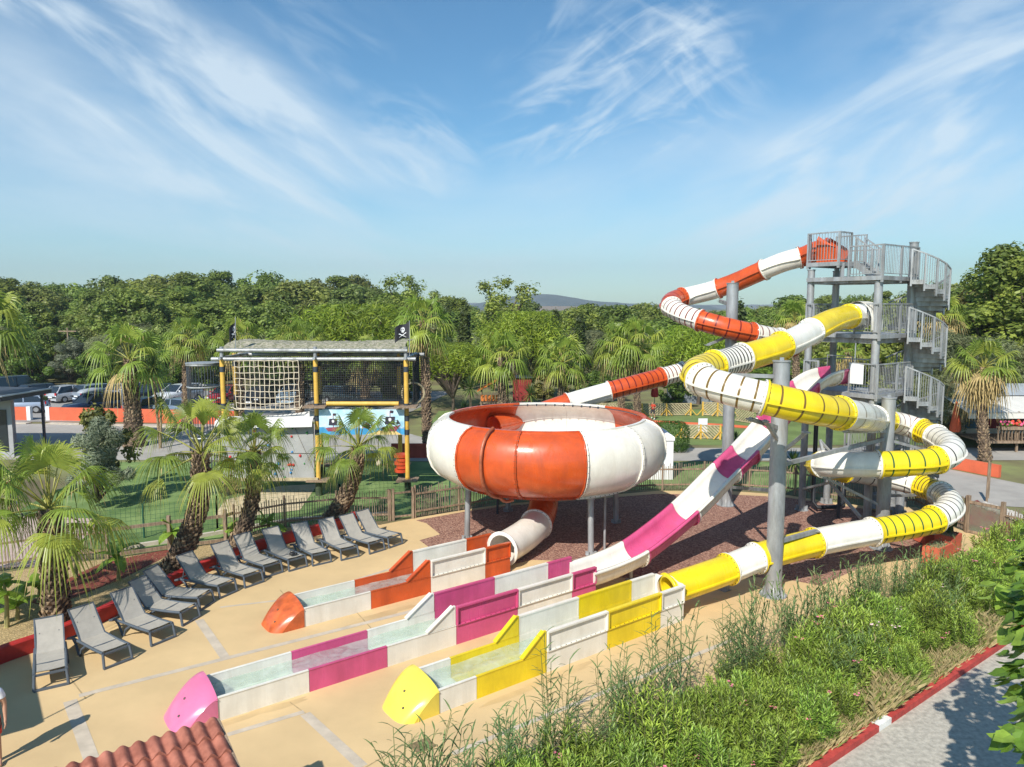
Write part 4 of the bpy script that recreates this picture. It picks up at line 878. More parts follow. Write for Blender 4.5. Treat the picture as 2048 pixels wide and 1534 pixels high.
for i in range(46):                       # grey-green scrub between the wood and the park
    x = -60 + i * 47 + rf.uniform(-14, 14); p, h = at_top(x, rf.uniform(638, 668), rf.uniform(82, 92)); h = max(2.5, h)
    if 1560 < x < 1840: h *= .8
    tree('scrub_bush', 'bush', 'grey-green scrub bush at the foot of the wood', TAM if rf.random() < .45 else OAK[rf.randrange(6)], p, h, rf.uniform(1.0, 1.5), 'scrub at the foot of the wood', trunk=False)
SP = [('tall_tree', 'tree', 'tall loose-crowned poplar standing above the wood left of the hill', LOOSE, 1003, 550, 92, 1.25), ('tall_tree', 'tree', 'airy poplar crown sticking up above the wood behind the tall palm', LOOSE, 806, 544, 108, 1.15),
      ('umbrella_pine', 'pine tree', 'wide bright green umbrella pine left of the tall slim palm', PINE, 722, 614, 63, .92), ('umbrella_pine', 'pine tree', 'bright green umbrella pine above the bowl', PINE, 1046, 628, 66, .72), ('umbrella_pine', 'pine tree', 'bright green pine behind the thick support post and orange tube', PINE, 1400, 655, 64, .78), ('umbrella_pine', 'pine tree', 'dark-based pine right of the tall slim palm', PINE, 905, 690, 60, .9),
      ('cypress', 'cypress', 'dark cypress column nearest the tall slim palm', CYP, 929, 606, 74, 1), ('cypress', 'cypress', 'dark cypress column left of the umbrella pine above the bowl', CYP, 980, 620, 74, 1), ('cypress', 'cypress', 'slim dark cypress right of the umbrella pine above the bowl', CYP, 1112, 616, 78, 1), ('cypress', 'cypress', 'dark cypress between the umbrella pine and the pair of palms', CYP, 1160, 622, 74, 1), ('cypress', 'cypress', 'pointed cypress right of the thick post under the orange tube', CYP, 1481, 594, 70, 1), ('cypress', 'cypress', 'thin dark cypress behind the tall slim palm', CYP, 893, 600, 74, .8),
      ('tall_tree', 'tree', 'large bright broadleaf tree at the right edge taller than everything around it', POP[0], 2010, 484, 56, 1.25), ('tall_tree', 'tree', 'large broadleaf tree just beyond the right edge', POP[1], 2090, 500, 54, 1.3), ('acacia', 'tree', 'yellowish sparse acacia right of the spiral stairs', ACA, 1935, 562, 66, .9), ('acacia', 'tree', 'yellow-green acacia between the stairs and the big right-hand tree', ACA, 1900, 620, 60, 1.0),
      ('shrub', 'shrub', 'dark glossy shrub behind the black van', LAUR[0], 62, 690, 80, 1.15), ('shrub', 'shrub', 'dark glossy shrub behind the silver cars', LAUR[1], 175, 706, 80, 1.1), ('shrub', 'shrub', 'round dark shrub left of the stout palm', LAUR[0], 225, 715, 80, 1.0), ('shrub', 'shrub', 'silvery bush between the two dark shrubs', OLIV, 136, 676, 82, 1.1), ('shrub', 'shrub', 'dark shrub right of the stout palm', LAUR[1], 318, 704, 80, 1.2), ('shrub', 'shrub', 'dark shrub behind the cage tower', LAUR[0], 415, 712, 78, 1.2), ('shrub', 'shrub', 'dark shrub behind the cargo net', LAUR[1], 530, 706, 76, 1.3), ('shrub', 'shrub', 'dark shrub behind the black netting', LAUR[0], 660, 710, 74, 1.3), ('shrub', 'shrub', 'dark shrub at the far left edge', LAUR[1], -20, 690, 80, 1.2),
      ('shrub', 'shrub', 'leafy shrub under the umbrella pine beside the tall slim palm', LAUR[0], 800, 716, 66, 1.2), ('shrub', 'shrub', 'yellow-green shrub behind the slim palm', ACA, 1090, 745, 64, 1.4), ('shrub', 'shrub', 'dark shrub behind the pair of palms', LAUR[1], 1200, 742, 66, 1.3), ('shrub', 'shrub', 'green shrub beside the grey hut', LAUR[0], 1345, 748, 62, .9), ('shrub', 'shrub', 'green shrub right behind the tall post', LAUR[1], 1500, 668, 66, 1.3), ('shrub', 'shrub', 'broad green shrub left of the stair tower', OAK[1], 1540, 640, 72, 1.2), ('shrub', 'shrub', 'leafy bush behind the lowest landing', OAK[2], 1740, 640, 62, 1.1), ('shrub', 'shrub', 'leafy bush behind the spiral stairs', OAK[0], 1820, 600, 64, 1.0),
      ('shrub', 'shrub', 'grey-green tamarisk bush right of the spiral stairs', TAM, 1915, 660, 50, 1.1), ('shrub', 'shrub', 'dark tamarisk hanging over the orange parasol', TAM, 1880, 745, 46, .9), ('shrub', 'shrub', 'blue-grey tamarisk behind the mobile home', TAM, 2035, 690, 52, 1.0), ('shrub', 'shrub', 'tall dark bush beneath the big right-hand tree', OAK[3], 1965, 610, 60, .9), ('shrub', 'shrub', 'dark bush filling the gap under the right-hand tree', OAK[1], 2030, 620, 58, .9),
      ('olive_bush', 'bush', 'silvery olive bush behind the leftmost shaggy palm', OLIV, 185, 838, 31, .9), ('olive_bush', 'bush', 'reddish-tipped sparse bush in front of the parking wall', ACA, 205, 808, 33, .7)]
for (nm, ct, lb, cr, px, py, zc, wf) in SP:
    p, h = at_top(px, py, zc); tree(nm, ct, lb, cr, p, h, wf, trunk=nm not in ('shrub', 'olive_bush', 'cypress'))
for i in range(9):
    p, h = at_top(1490 + i * 24, 760 + rf.uniform(-14, 10), 70); tree('scrub_bush', 'bush', 'grey-green scrub bush at the foot of the wood', TAM, p, h, 1.2, 'scrub at the foot of the wood', trunk=False)
# ---------------------------------------------------------------- yuccas, bananas, small plants
def yucca_mesh(seed, n, ln, w_):
    r = random.Random(seed); mb = MB()
    for i in range(n):
        a = i * 2.4; el = math.radians(80 - 130 * (i / n)); d = Vector((math.cos(a) * math.cos(el), math.sin(a) * math.cos(el), math.sin(el))); sd = d.cross(UP); sd = sd.normalized() if sd.length > .1 else Vector((1, 0, 0)); l = ln * r.uniform(.8, 1.1)
        V = []
        for q, ww in ((0, .6), (.4, 1), (.75, .7), (1, .02)):
            p = d * l * q - UP * .25 * l * q * q * (1 - math.sin(el)) * .6; V += [p - sd * w_ * ww, p + sd * w_ * ww]
        mb.add(V, [(0, 1, 3, 2), (2, 3, 5, 4), (4, 5, 7, 6)], 0 if r.random() < .7 else 1)
    o = mb.build('yucca_head', [YUC, YUCL]); d = o.data; bpy.data.objects.remove(o); return d
YUC = mat('yucca_leaf', (.05, .10, .02), .45, .3, 3, transl=.2); YUCL = mat('yucca_leaf_light', (.16, .20, .05), .45, .3, 3, transl=.25)
YH = yucca_mesh(5, 70, .8, .035)
def yucca(label, p, h, s=1.0, heads=((0, 0, 1),)):
    o = thing('yucca', label, 'yucca', p)
    mb = MB(); tp = []
    for (dx, dy, k) in heads: mb.poly_tube([(p.x, p.y, 0), (p.x + dx * .6, p.y + dy * .6, h * k * .5), (p.x + dx, p.y + dy, h * k)], [.09, .07, .06], 8); tp.append((dx, dy, h * k))
    mb.build('stem', BARKL, o)
    for i, t in enumerate(tp): obj('leaf_head', YH, o, t, i * 1.3, s)
q = Y(320, 880, 44); q.z = 0
yucca('two-headed thin yucca in front of the parking wall right of the stout palm', q, 5.0, 1.1, ((-.2, 0, .98), (.15, 0, .52)))
for lb, px, py, zc, s in (('spiky yucca behind the bowl left of the play house', 941, 770, 52, 1.25), ('low spiky yucca just above the bowl rim', 928, 815, 50, 1.0), ('spiky yucca beside the red shed', 1060, 783, 54, 1.2), ('spiky yucca left of the tower base', 1588, 918, 38, 1.0), ('bushy yucca right under the spiral', 1722, 905, 36, 1.0), ('small yucca on the turf under the pink chute', 1472, 868, 40, .55)):
    t = D(px, py, zc); yucca(lb, Vector((t.x, t.y, 0)), max(.15, t.z - .2), s)
BAN = mat('banana_leaf', (.24, .38, .05), .4, .25, 3, transl=.4); BANS = mat('banana_stem', (.34, .31, .12), .6, .3, 5)
def banana(label, p, h, seed, n=8):
    r = random.Random(seed); o = thing('banana_plant', label, 'banana plant', p); mb = MB(); mb.poly_tube([p, p + Vector((.03, .02, h * .6)), p + UP * h], [.065, .05, .03], 8); mb.build('stem', BANS, o)
    for i in range(n):
        mb = MB(); a = i * 2.4 + r.uniform(-.3, .3); el = r.uniform(.15, 1.25); d = Vector((math.cos(a) * math.cos(el), math.sin(a) * math.cos(el), math.sin(el))); sd = Vector((-math.sin(a), math.cos(a), 0)); l = r.uniform(.55, .95); V = []; c = p + UP * h * r.uniform(.75, 1.0)
        for q in (0, .2, .4, .6, .8, 1.0):
            w_ = .17 * math.sin(math.pi * min(.97, q * .85 + .1)) * (1 if q < 1 else .1); pt = c + d * l * q - UP * .7 * l * q * q * (1 - el * .5); V += [pt - sd * w_ - UP * .03, pt + UP * .02, pt + sd * w_ - UP * .03]
        mb.add(V, [(3 * k + j, 3 * k + j + 1, 3 * k + j + 4, 3 * k + j + 3) for k in range(5) for j in (0, 1)], 0); mb.build('leaf', BAN, o)
for lb, px, py, h, s in (('banana plant on the red mulch left of the pale stemmed one', 152, 1155, 1.0, 1), ('broad-leaved banana plant in the middle of the bed', 237, 1160, .95, 2), ('banana plant at the picket fence beside the curved palm', 345, 1098, .7, 3), ('pale-stemmed banana plant at the left edge of the bed', 14, 1255, 1.25, 4), ('small banana plant left of the shaggy palm', 78, 1205, .6, 5), ('low banana plant between the shaggy palm and the left edge', 34, 1240, .45, 6), ('small leafy banana plant between two bed palms', 535, 1066, .5, 7), ('fan-leaved seedling beside the climbing wall palm', 462, 1080, .4, 8)):
    banana(lb, G(px, py), h, s)
# ---------------------------------------------------------------- oleander hedge, reeds, dry grass
OL1 = mat('oleander_leaf', (.16, .26, .034), .45, .25, 6, transl=.38, rnd=.24); OL2 = mat('oleander_young_leaf', (.36, .50, .075), .42, .25, 6, transl=.42, rnd=.2); OLS = mat('oleander_stem', (.12, .12, .05), .7)
PETAL = mat('oleander_pink_petal', (.75, .22, .30), .6, .2, 9); PETALP = mat('oleander_pale_petal', (.85, .62, .62), .6, .1, 9)
def oleander(seed, shoots=84, h=1.2, rad=.78):
    r = random.Random(seed); mb = MB(); seed_ = seed
    for i in range(shoots):
        a = r.uniform(0, 6.28); q = r.random() ** .5; b0 = Vector((math.cos(a) * q * .25, math.sin(a) * q * .25, 0)); tp = Vector((math.cos(a) * q * rad, math.sin(a) * q * rad, h * (1.05 - .5 * q * q) * r.uniform(.72, 1.08))); md = b0.lerp(tp, .5) + Vector((math.cos(a), math.sin(a), 0)) * .08
        pa = spline([b0, md, tp], 6); mb.poly_tube(pa[::3], .007, 3, 2, False)
        m = 13
        for k in range(m):
            f = .30 + .70 * k / (m - 1); x = f * (len(pa) - 1); j = min(int(x), len(pa) - 2); p = pa[j].lerp(pa[j + 1], x - j); t = (pa[j + 1] - pa[j]).normalized(); x1 = t.orthogonal().normalized(); y1 = t.cross(x1); a0 = r.uniform(0, 6.28)
            for l in range(3):
                an = a0 + l * 2.094; d = ((x1 * math.cos(an) + y1 * math.sin(an)) * (1.0 if k < m - 2 else .55) + t * r.uniform(.5, 1.0)).normalized(); ln = r.uniform(.11, .19); sd = d.cross(t).normalized() * .0135; nn = sd.cross(d).normalized()
                c = p + d * ln * .5 - UP * .004; e2 = p + d * ln - UP * .015
                mb.add([p, c - sd, c - nn * .006, c + sd, e2], [(0, 1, 2), (0, 2, 3), (1, 4, 2), (2, 4, 3)], 1 if f > .72 and r.random() < .75 else 0)
    o = mb.build('foliage', [OL1, OL2, OLS]); d = o.data; bpy.data.objects.remove(o); return d
OLE = [oleander(90), oleander(91, 84, 1.15, .8), oleander(92, 70, 1.35, .7)]
fm = MB(); r = random.Random(4)
for i in range(7):
    c = Vector((r.uniform(-.07, .07), r.uniform(-.07, .07), r.uniform(-.03, .04)))
    for k in range(5):
        a = k * 1.257; d = Vector((math.cos(a), math.sin(a), .35)); s_ = Vector((-math.sin(a), math.cos(a), 0)); fm.add([c, c + d * .022 - s_ * .014, c + d * .034, c + d * .022 + s_ * .014], [(0, 1, 2, 3)], 0)
o_ = fm.build('blossoms', PETAL); FLR = o_.data; bpy.data.objects.remove(o_); FLP = FLR.copy(); FLP.materials.clear(); FLP.materials.append(PETALP)
rh = random.Random(17)
HEDGE = 'oleander bushes of the hedge along the red kerb'
i = 0; t = -9.0
while t < 17.5:
    for off in (.72, 1.25, 1.75, 2.15):
        tt_ = t + rh.uniform(-.25, .25) + (.45 if off in (1.25, 2.15) else 0)
        if off > 2.0 and rh.random() < .3: continue
        if off < 1.2 and (2.6 < tt_ < 4.0 or rh.random() < .12): continue
        p = K0 + EX * tt_ + NX * (off + rh.uniform(-.15, .15)); s = rh.choice((.65, .8, .88, .98, 1.1)) * rh.uniform(.94, 1.06) * (1.0 if off > 1.3 else .8)
        px = 1024 + F * p.x / (p.y * cp + H * sp)
        if px < 700 or px > 2200: continue
        o = thing('oleander_bush', 'green oleander bush in the dense hedge above the red kerb', 'bush', p, HEDGE); o.rotation_euler = (0, 0, rh.uniform(0, 6.28)); o.scale = (s * 1.08, s * 1.08, s)
        obj('foliage', OLE[i % 3], o); i += 1
        if rh.random() < .3:
            for k in range(rh.choice((1, 2, 3))): 
                a = rh.uniform(0, 6.28); obj('blossoms', FLP if tt_ > 4.0 and tt_ < 9 and rh.random() < .6 else FLR, o, (math.cos(a) * .5, math.sin(a) * .5, rh.uniform(.85, 1.15)), a, 1.1)
    t += .82
RD1 = mat('reed_leaf', (.15, .225, .075), .5, .25, 6, transl=.25, rnd=.15); RD2 = mat('reed_leaf_dry', (.33, .28, .12), .7, .25, 6, transl=.2)
def reed(seed, canes=10, h=1.9):
    r = random.Random(seed); mb = MB()
    for c in range(canes):
        a = r.uniform(0, 6.28); b0 = Vector((math.cos(a), math.sin(a), 0)) * r.uniform(0, .28); lean = Vector((r.gauss(0, .12), r.gauss(0, .12), 0)); hh = h * r.uniform(.6, 1.1); tp = b0 + lean * hh * 1.4 + UP * hh; md = b0.lerp(tp, .5) - lean * .1
        pa = spline([b0, md, tp], 8); mb.poly_tube(pa[::2], .006, 3, 0, False); az = r.uniform(0, 6.28)
        for k in range(13):
            f = .22 + .78 * k / 12; x = f * (len(pa) - 1); j = min(int(x), len(pa) - 2); p = pa[j].lerp(pa[j + 1], x - j); an = az + (k % 2) * math.pi + r.uniform(-.6, .6); up_ = r.uniform(.7, 1.5); hd = Vector((math.cos(an), math.sin(an), 0)); d = (hd + UP * up_).normalized(); ln = r.uniform(.28, .52) * (1.1 - .45 * f); sd = Vector((-hd.y, hd.x, 0)) * .0145; V = []
            for q, ww in ((0, .6), (.35, 1), (.7, .65), (1, .03)):
                pt = p + d * ln * q - UP * ln * .35 * q * q; V += [pt - sd * ww, pt + sd * ww]
            mb.add(V, [(0, 1, 3, 2), (2, 3, 5, 4), (4, 5, 7, 6)], 0 if r.random() < .93 else 1)
    o = mb.build('canes', [RD1, RD2]); d = o.data; bpy.data.objects.remove(o); return d
REED = [reed(1), reed(2, 9, 1.95), reed(3, 13, 1.55)]
i = 0; t = -8.5
while t < 12:
    for off in (2.45, 2.85):
        p = K0 + EX * (t + rh.uniform(-.2, .2)) + NX * (off + rh.uniform(-.25, .25)); px = 1024 + F * p.x / (p.y * cp + H * sp)
        if px < 780 or rh.random() < (.08 if off < 2.6 else .26): continue
        o = thing('reed_clump', 'green reed clump with narrow pointed leaves on the paving side of the hedge', 'reeds', p, 'reed clumps on the paving side of the hedge'); o.rotation_euler = (0, 0, rh.uniform(0, 6.28)); s = rh.uniform(.7, 1.2) * (1 if t < 9 else .7); o.scale = (s, s, s); obj('canes', REED[i % 3], o); i += 1
    t += .62
for tt_, off in ((2.6, 1.0), (3.2, 1.3), (3.9, 1.1), (3.4, 1.9), (7.6, 1.0), (8.3, 1.3), (9.0, 1.6), (8.0, 2.1), (9.6, 2.3), (5.4, 2.4), (6.2, 2.5)):
    p = K0 + EX * tt_ + NX * off; o = thing('reed_clump', 'pale reed clump growing between two oleanders of the hedge', 'reeds', p, 'reed clumps inside the hedge'); o.rotation_euler = (0, 0, rh.uniform(0, 6.28)); obj('canes', REED[2], o, s=.85)
HAY = mat('dry_grass_blade', (.46, .37, .18), .8, .3, 5, transl=.25); HAYG = mat('green_grass_blade', (.20, .24, .06), .7, .3, 5, transl=.25)
mb = MB(); r = random.Random(8)
for i in range(17000):
    tt_ = r.uniform(-3, 15); off = abs(r.gauss(0, .28)) + .1 if r.random() < .7 else r.uniform(.3, 2.6)
    if off > 2.8: continue
    p = K0 + EX * tt_ + NX * off; a = r.uniform(0, 6.28); tall = 1.0 if not (2.4 < tt_ < 4.0 or 7.4 < tt_ < 9.0) else 1.7; h = r.uniform(.10, .34) * tall; ln = Vector((math.cos(a), math.sin(a), 0)) * h * r.uniform(.2, .9); s_ = Vector((-math.sin(a), math.cos(a), 0)) * .0036
    mb.add([p - s_, p + s_, p + ln * .5 + UP * h * .7 + s_ * .6, p + ln + UP * h], [(0, 1, 2, 3)], 0 if r.random() < .72 else 1)
mb.build('dry_grass', [HAY, HAYG], kind='stuff', label='dry straw-coloured grass along the red kerb')
mb = MB()                                           # straw litter and weeds in the bed and along the fence
for i in range(5200):
    a_ = r.random(); p = G(0, 1330).lerp(G(716, 1042), a_) if True else 0
    px = r.uniform(-10, 700); y0 = ip([(0, 1330), (110, 1290), (300, 1197), (470, 1122), (640, 1070), (716, 1042)], px); y1 = ip([(0, 1130), (220, 1118), (340, 1100), (574, 1056), (716, 1042)], px)
    p = G(px, r.uniform(min(y1, y0 - 2), y0 - 3)); a = r.uniform(0, 6.28); l = r.uniform(.05, .16); d = Vector((math.cos(a), math.sin(a), r.uniform(0, .25))) * l; s_ = Vector((-math.sin(a), math.cos(a), 0)) * .006
    mb.add([p + UP * .01 - s_, p + UP * .012 + s_, p + d + UP * .014], [(0, 1, 2)], 0)
mb.build('straw_litter', [HAY], kind='stuff', label='loose straw litter over the planting bed')
# ---------------------------------------------------------------- broad-leaved tree reaching in from the right
FIG1 = mat('fig_leaf', (.12, .215, .025), .4, .3, 4, transl=.33); FIG2 = mat('fig_leaf_light', (.25, .37, .05), .4, .3, 4, transl=.35)
def bigtree(label, p, blobs, n, seed, trunk_to):
    r = random.Random(seed); o = thing('broad_leaved_tree', label, 'tree', p); mb = MB()
    mb.poly_tube([p, p + Vector((.1, .1, 1.2)), Vector(trunk_to)], [.16, .12, .09], 10)
    for c, rd in blobs: mb.poly_tube([Vector(trunk_to), Vector(trunk_to).lerp(Vector(c), .5) + UP * .2, Vector(c)], [.07, .04, .015], 6)
    mb.build('trunk', TWIG, o); mb = MB()
    for i in range(n):
        c, rd = r.choices(blobs, [q[1] ** 2 for q in blobs])[0]; d = Vector((r.gauss(0, 1), r.gauss(0, 1), r.gauss(0, .8))).normalized() * rd * r.uniform(.25, 1.0) ** .5; q = Vector(c) + d
        out = Vector((d.x, d.y, 0)); out = out.normalized() if out.length > .01 else Vector((1, 0, 0)); out = (out + Vector((r.gauss(0, .5), r.gauss(0, .5), 0))).normalized(); dn = (out * r.uniform(.5, 1.1) - UP * r.uniform(.2, .9)).normalized(); sd = Vector((-out.y, out.x, r.uniform(-.3, .3))).normalized(); nn = sd.cross(dn).normalized(); s = r.uniform(.09, .17)
        V = [q, q + dn * .15 * s - sd * .62 * s - nn * .1 * s, q + dn * .75 * s - sd * .72 * s - nn * .16 * s, q + dn * 1.2 * s - sd * .42 * s - nn * .1 * s, q + dn * 1.75 * s - nn * .25 * s, q + dn * 1.2 * s + sd * .42 * s - nn * .1 * s, q + dn * .75 * s + sd * .72 * s - nn * .16 * s, q + dn * .15 * s + sd * .62 * s - nn * .1 * s, q + dn * .8 * s]
        mb.add(V, [(0, 1, 2, 8), (8, 2, 3), (8, 3, 4), (0, 8, 6, 7), (8, 5, 6), (8, 4, 5)], 1 if r.random() < .45 else 0)
    mb.build('foliage', [FIG1, FIG2], o)
FB = [(D(2018, 1190, 10.8), .25), (D(2062, 1140, 11.2), .34), (D(2068, 1250, 10.2), .30), (D(2080, 1345, 9.6), .30), (D(2034, 1240, 10.4), .21), (D(2046, 1485, 8.2), .20), (D(2120, 1200, 10.2), .5), (D(2150, 1110, 11), .7), (D(2150, 1330, 9.4), .8), (D(2170, 1450, 8.6), .7), (D(2230, 1230, 9.6), 1.0), (D(2100, 1400, 9.0), .3), (D(2300, 1350, 9.2), 1.1)]
bigtree('large-leaved green tree leaning into the picture over the gravel path', Vector((9.6, 7.6, 0)), [(tuple(c), r) for c, r in FB], 1500, 3, (9.3, 8.8, 2.7))
# ================================================================ loungers and the red wall
SLING = mat('grey_sling_fabric', (.39, .36, .31), .75, .07, 6, .1, 150); FRAME = mat('slate_resin_frame', (.085, .105, .13), .5, .1, 8)
def make_lounger():
    o = thing('sun_lounger', 'x', 'sun lounger', (0, 0, 0), 'grey sun loungers along the red wall'); w_ = .31
    mb = MB(); V = []
    for i in range(13):
        x = -.06 - 1.12 * i / 12; z = .375 - .02 * math.sin(math.pi * i / 12) + (.03 if i == 0 else 0); V += [(x, -w_ + .03, z), (x, 0, z - .012), (x, w_ - .03, z)]
    V += [(a, b_, c - .012) for a, b_, c in V]; n = 39
    mb.add(V, [(3 * i + j, 3 * i + j + 1, 3 * i + j + 4, 3 * i + j + 3) for i in range(12) for j in (0, 1)] + [(n + 3 * i + j, n + 3 * i + 3 + j, n + 3 * i + 4 + j, n + 3 * i + j + 1) for i in range(12) for j in (0, 1)], 0, True); mb.build('seat', SLING, o)
    mb = MB(); V = []; ca, sa = math.cos(.86), math.sin(.86)
    for i in range(9):
        q = .84 * i / 8; b_ = .02 * math.sin(math.pi * i / 8); x = -1.19 - q * ca - b_ * sa; z = .37 + q * sa - b_ * ca; V += [(x, -w_ + .03, z), (x, 0, z - .012), (x, w_ - .03, z)]
    V += [(a - .012 * sa, b_, c - .012 * ca) for a, b_, c in V]; n = 27
    mb.add(V, [(3 * i + j, 3 * i + j + 1, 3 * i + j + 4, 3 * i + j + 3) for i in range(8) for j in (0, 1)] + [(n + 3 * i + j, n + 3 * i + 3 + j, n + 3 * i + 4 + j, n + 3 * i + j + 1) for i in range(8) for j in (0, 1)], 0, True)
    br = mb.build('backrest', SLING, o)
    mb = MB(); tp = Vector((-1.19 - .85 * ca, 0, .37 + .85 * sa))
    for s in (-1, 1): mb.bar((-1.19, s * w_ * .95, .35), tp + Vector((0, s * w_ * .95, -.02)), .03, .035)
    mb.bar(tp + Vector((0, -w_, -.01)), tp + Vector((0, w_, -.01)), .03, .03); mb.build('backrest_frame', FRAME, br)
    mb = MB()
    for s in (-1, 1):
        mb.poly_tube([(-.02, s * w_, .37), (-.5, s * w_, .345), (-1.15, s * w_, .34), (-1.55, s * w_, .33), (-1.82, s * w_, .25)], .036, 6, 0)
    for x in (-.03, -.6, -1.17, -1.8): mb.bar((x, -w_, .335 if x > -1.5 else .26), (x, w_, .335 if x > -1.5 else .26), .04, .045)
    mb.build('frame', FRAME, o)
    for s in (-1, 1):
        mb = MB(); mb.poly_tube([(-.02, s * w_, .36), (.05, s * (w_ + .02), .03)], .034, 6); mb.build('leg', FRAME, o)
        mb = MB(); mb.poly_tube([(-.85, s * w_, .33), (-1.05, s * (w_ + .02), .2), (-1.12, s * (w_ + .03), .02), (-1.2, s * (w_ + .03), .02), (-1.38, s * (w_ + .01), .24), (-1.55, s * w_, .33)], .033, 6); mb.build('leg', FRAME, o)
    mb = MB(); mb.bar((.05, -w_ - .03, .025), (.05, w_ + .03, .025), .06, .05); mb.build('foot_bar', FRAME, o)
    mb = MB()
    for s in (-.2, .2): mb.bar((-1.62, s, .31), (-1.19 - .5 * ca, s, .36 + .48 * sa), .02, .02)
    mb.build('back_prop', FRAME, o); return o
LG = make_lounger()
LL = [((103, 1375), -58), ((235, 1328), -36), ((325, 1283), -32), ((380, 1243), -18), ((412, 1213), -12), ((455, 1190), -26), ((507, 1170), -36), ((546, 1150), -39), ((595, 1138), -44), ((643, 1128), -51), ((699, 1117), -50), ((753, 1104), -42), ((790, 1092), -38)]
LT = ['leftmost lounger half in the shade of the hut, turned most towards the viewer', 'second lounger from the left with palm-frond shadows on its back', 'third lounger from the left, just right of the shaggy palm', 'fourth lounger from the left, lying almost crosswise', 'fifth lounger from the left at the foot of the curved palm', 'sixth lounger from the left, right of the curved palm', 'seventh lounger from the left in the row', 'middle-of-row eighth lounger from the left', 'lounger with a black bag lying on its foot end', 'lounger just right of the one with the black bag', 'third lounger from the right end of the row', 'next to last lounger before the gate end of the row', 'last lounger at the gate end of the row']
for i, ((px, py), a) in enumerate(LL):
    p = G(px, py); l = 'grey sling ' + LT[i]
    if i == 0: LG.location = p; LG.rotation_euler = (0, 0, math.radians(a)); LG['label'] = l
    else: dup(LG, p, math.radians(a), 1.0, l)
p = G(595, 1138); a = math.radians(-44); q = p + Vector((math.cos(a), math.sin(a), 0)) * -.32
mb = MB(); mb.ball(q + UP * .44, .10, 8, 0, .55); mb.ball(q + Vector((.1, .05, .42)), .07, 8, 0, .6); mb.poly_tube([q + Vector((-.08, 0, .44)), q + Vector((-.04, .05, .53)), q + Vector((.06, .02, .5))], .012, 5)
mb.build('beach_bag', BLACK, label='small black bag lying on the foot end of a grey lounger', cat='bag')
REDW = mat('red_painted_wall', (.42, .022, .018), .6, .22, 2.5, .15, 25)
wp = spline([G(-120, 1392), G(0, 1330)] + [G(*q) for q in wall_px], 5); mb = MB(); V = []
for i, p in enumerate(wp):
    t = (wp[min(i + 1, len(wp) - 1)] - wp[max(i - 1, 0)]).normalized(); s_ = Vector((-t.y, t.x, 0))
    V += [p + UP * 0, p + UP * .36, p + UP * .39 + s_ * .03, p + s_ * .20 + UP * .39, p + s_ * .23 + UP * .36, p + s_ * .23]
mb.add(V, [(i * 6 + k, (i + 1) * 6 + k, (i + 1) * 6 + k + 1, i * 6 + k + 1) for i in range(len(wp) - 1) for k in range(5)] + [(0, 1, 2, 3, 4, 5), tuple(range(len(V) - 6, len(V)))[::-1]])
mb.build('garden_wall', REDW, label='low curved red wall behind the row of loungers', cat='wall')
# ================================================================ fences
PICK = mat('chestnut_pickets', (.19, .135, .095), .85, .4, 8, .3, 30, col2=(.26, .20, .15), vstretch=(6, 6, .6))
def picket_fence(label, pts, h=1.15, seed=1, step=.095, every=2.0):
    r = random.Random(seed); P = [Vector((p.x, p.y, 0)) for p in pts]; o = thing('picket_fence', label, 'fence', P[0]); pk = MB(); L_ = 0; nxt = 0; posts = []
    for a, b_ in zip(P, P[1:]):
        l = (b_ - a).length; d = (b_ - a) / l; x = 0
        while x < l:
            q = a + d * x + Vector((r.uniform(-.012, .012), r.uniform(-.012, .012), 0)); hh = h * r.uniform(.90, 1.08); tl = Vector((r.gauss(0, .012), r.gauss(0, .012), 0)); pk.bar(q + UP * .05, q + tl + UP * hh, r.uniform(.026, .04), .022, ref=d); x += step * r.uniform(.85, 1.15)
            if L_ + x >= nxt: posts.append(q); nxt += every
        L_ += l
    pk.build('pickets', PICK, o)
    for z in (.28, h * .80):
        mb = MB()
        for a, b_ in zip(P, P[1:]):
            s_ = (b_ - a).cross(UP).normalized() * .03; mb.bar(a + UP * z + s_, b_ + UP * z + s_, .03, .07)
        mb.build('rail', WOOD, o)
    for q in posts + [P[-1]]:
        mb = MB(); mb.cyl(q, q + UP * (h + .1), .048, n=8); mb.build('post', WOOD, o)
    return o
picket_fence('dark picket fence at the left behind the banana plants', [G(-60, 1152), G(100, 1128), G(215, 1117)], 1.15, 2)
picket_fence('picket fence from the climbing wall palm to the little gate', [G(470, 1078), G(574, 1056), G(685, 1044), G(781, 1042)], 1.2, 3)
picket_fence('long picket fence curving from the gate behind the bowl and stair tower', [G(831, 1036), G(927, 1020), G(1012, 1006), G(1100, 994), G(1312, 981), G(1459, 979), G(1572, 987), G(1655, 1000), G(1730, 1010), G(1832, 1012), G(1901, 1050), G(1929, 1062)], 1.25, 4)
picket_fence('picket fence at the right edge beyond the printed mesh panel', [G(2004, 1081), G(2060, 1096), G(2150, 1120)], 1.2, 5)
o = thing('rail_fence', 'wooden post and rail fence with wire mesh between the two bed palms', 'fence', G(215, 1118)); PR = [G(215, 1118), G(340, 1100), G(452, 1086), G(470, 1078)]
for q in PR[:3]:
    mb = MB(); mb.box(q + UP * .62, (.11, .11, 1.24)); mb.build('post', WOOD, o)
for z in (.12, 1.0):
    mb = MB()
    for a, b_ in zip(PR, PR[1:]): mb.bar(a + UP * z, b_ + UP * z, .05, .11)
    mb.build('rail', WOOD, o)
GREENF = mat('green_fence_wire', (.015, .075, .045), .5)
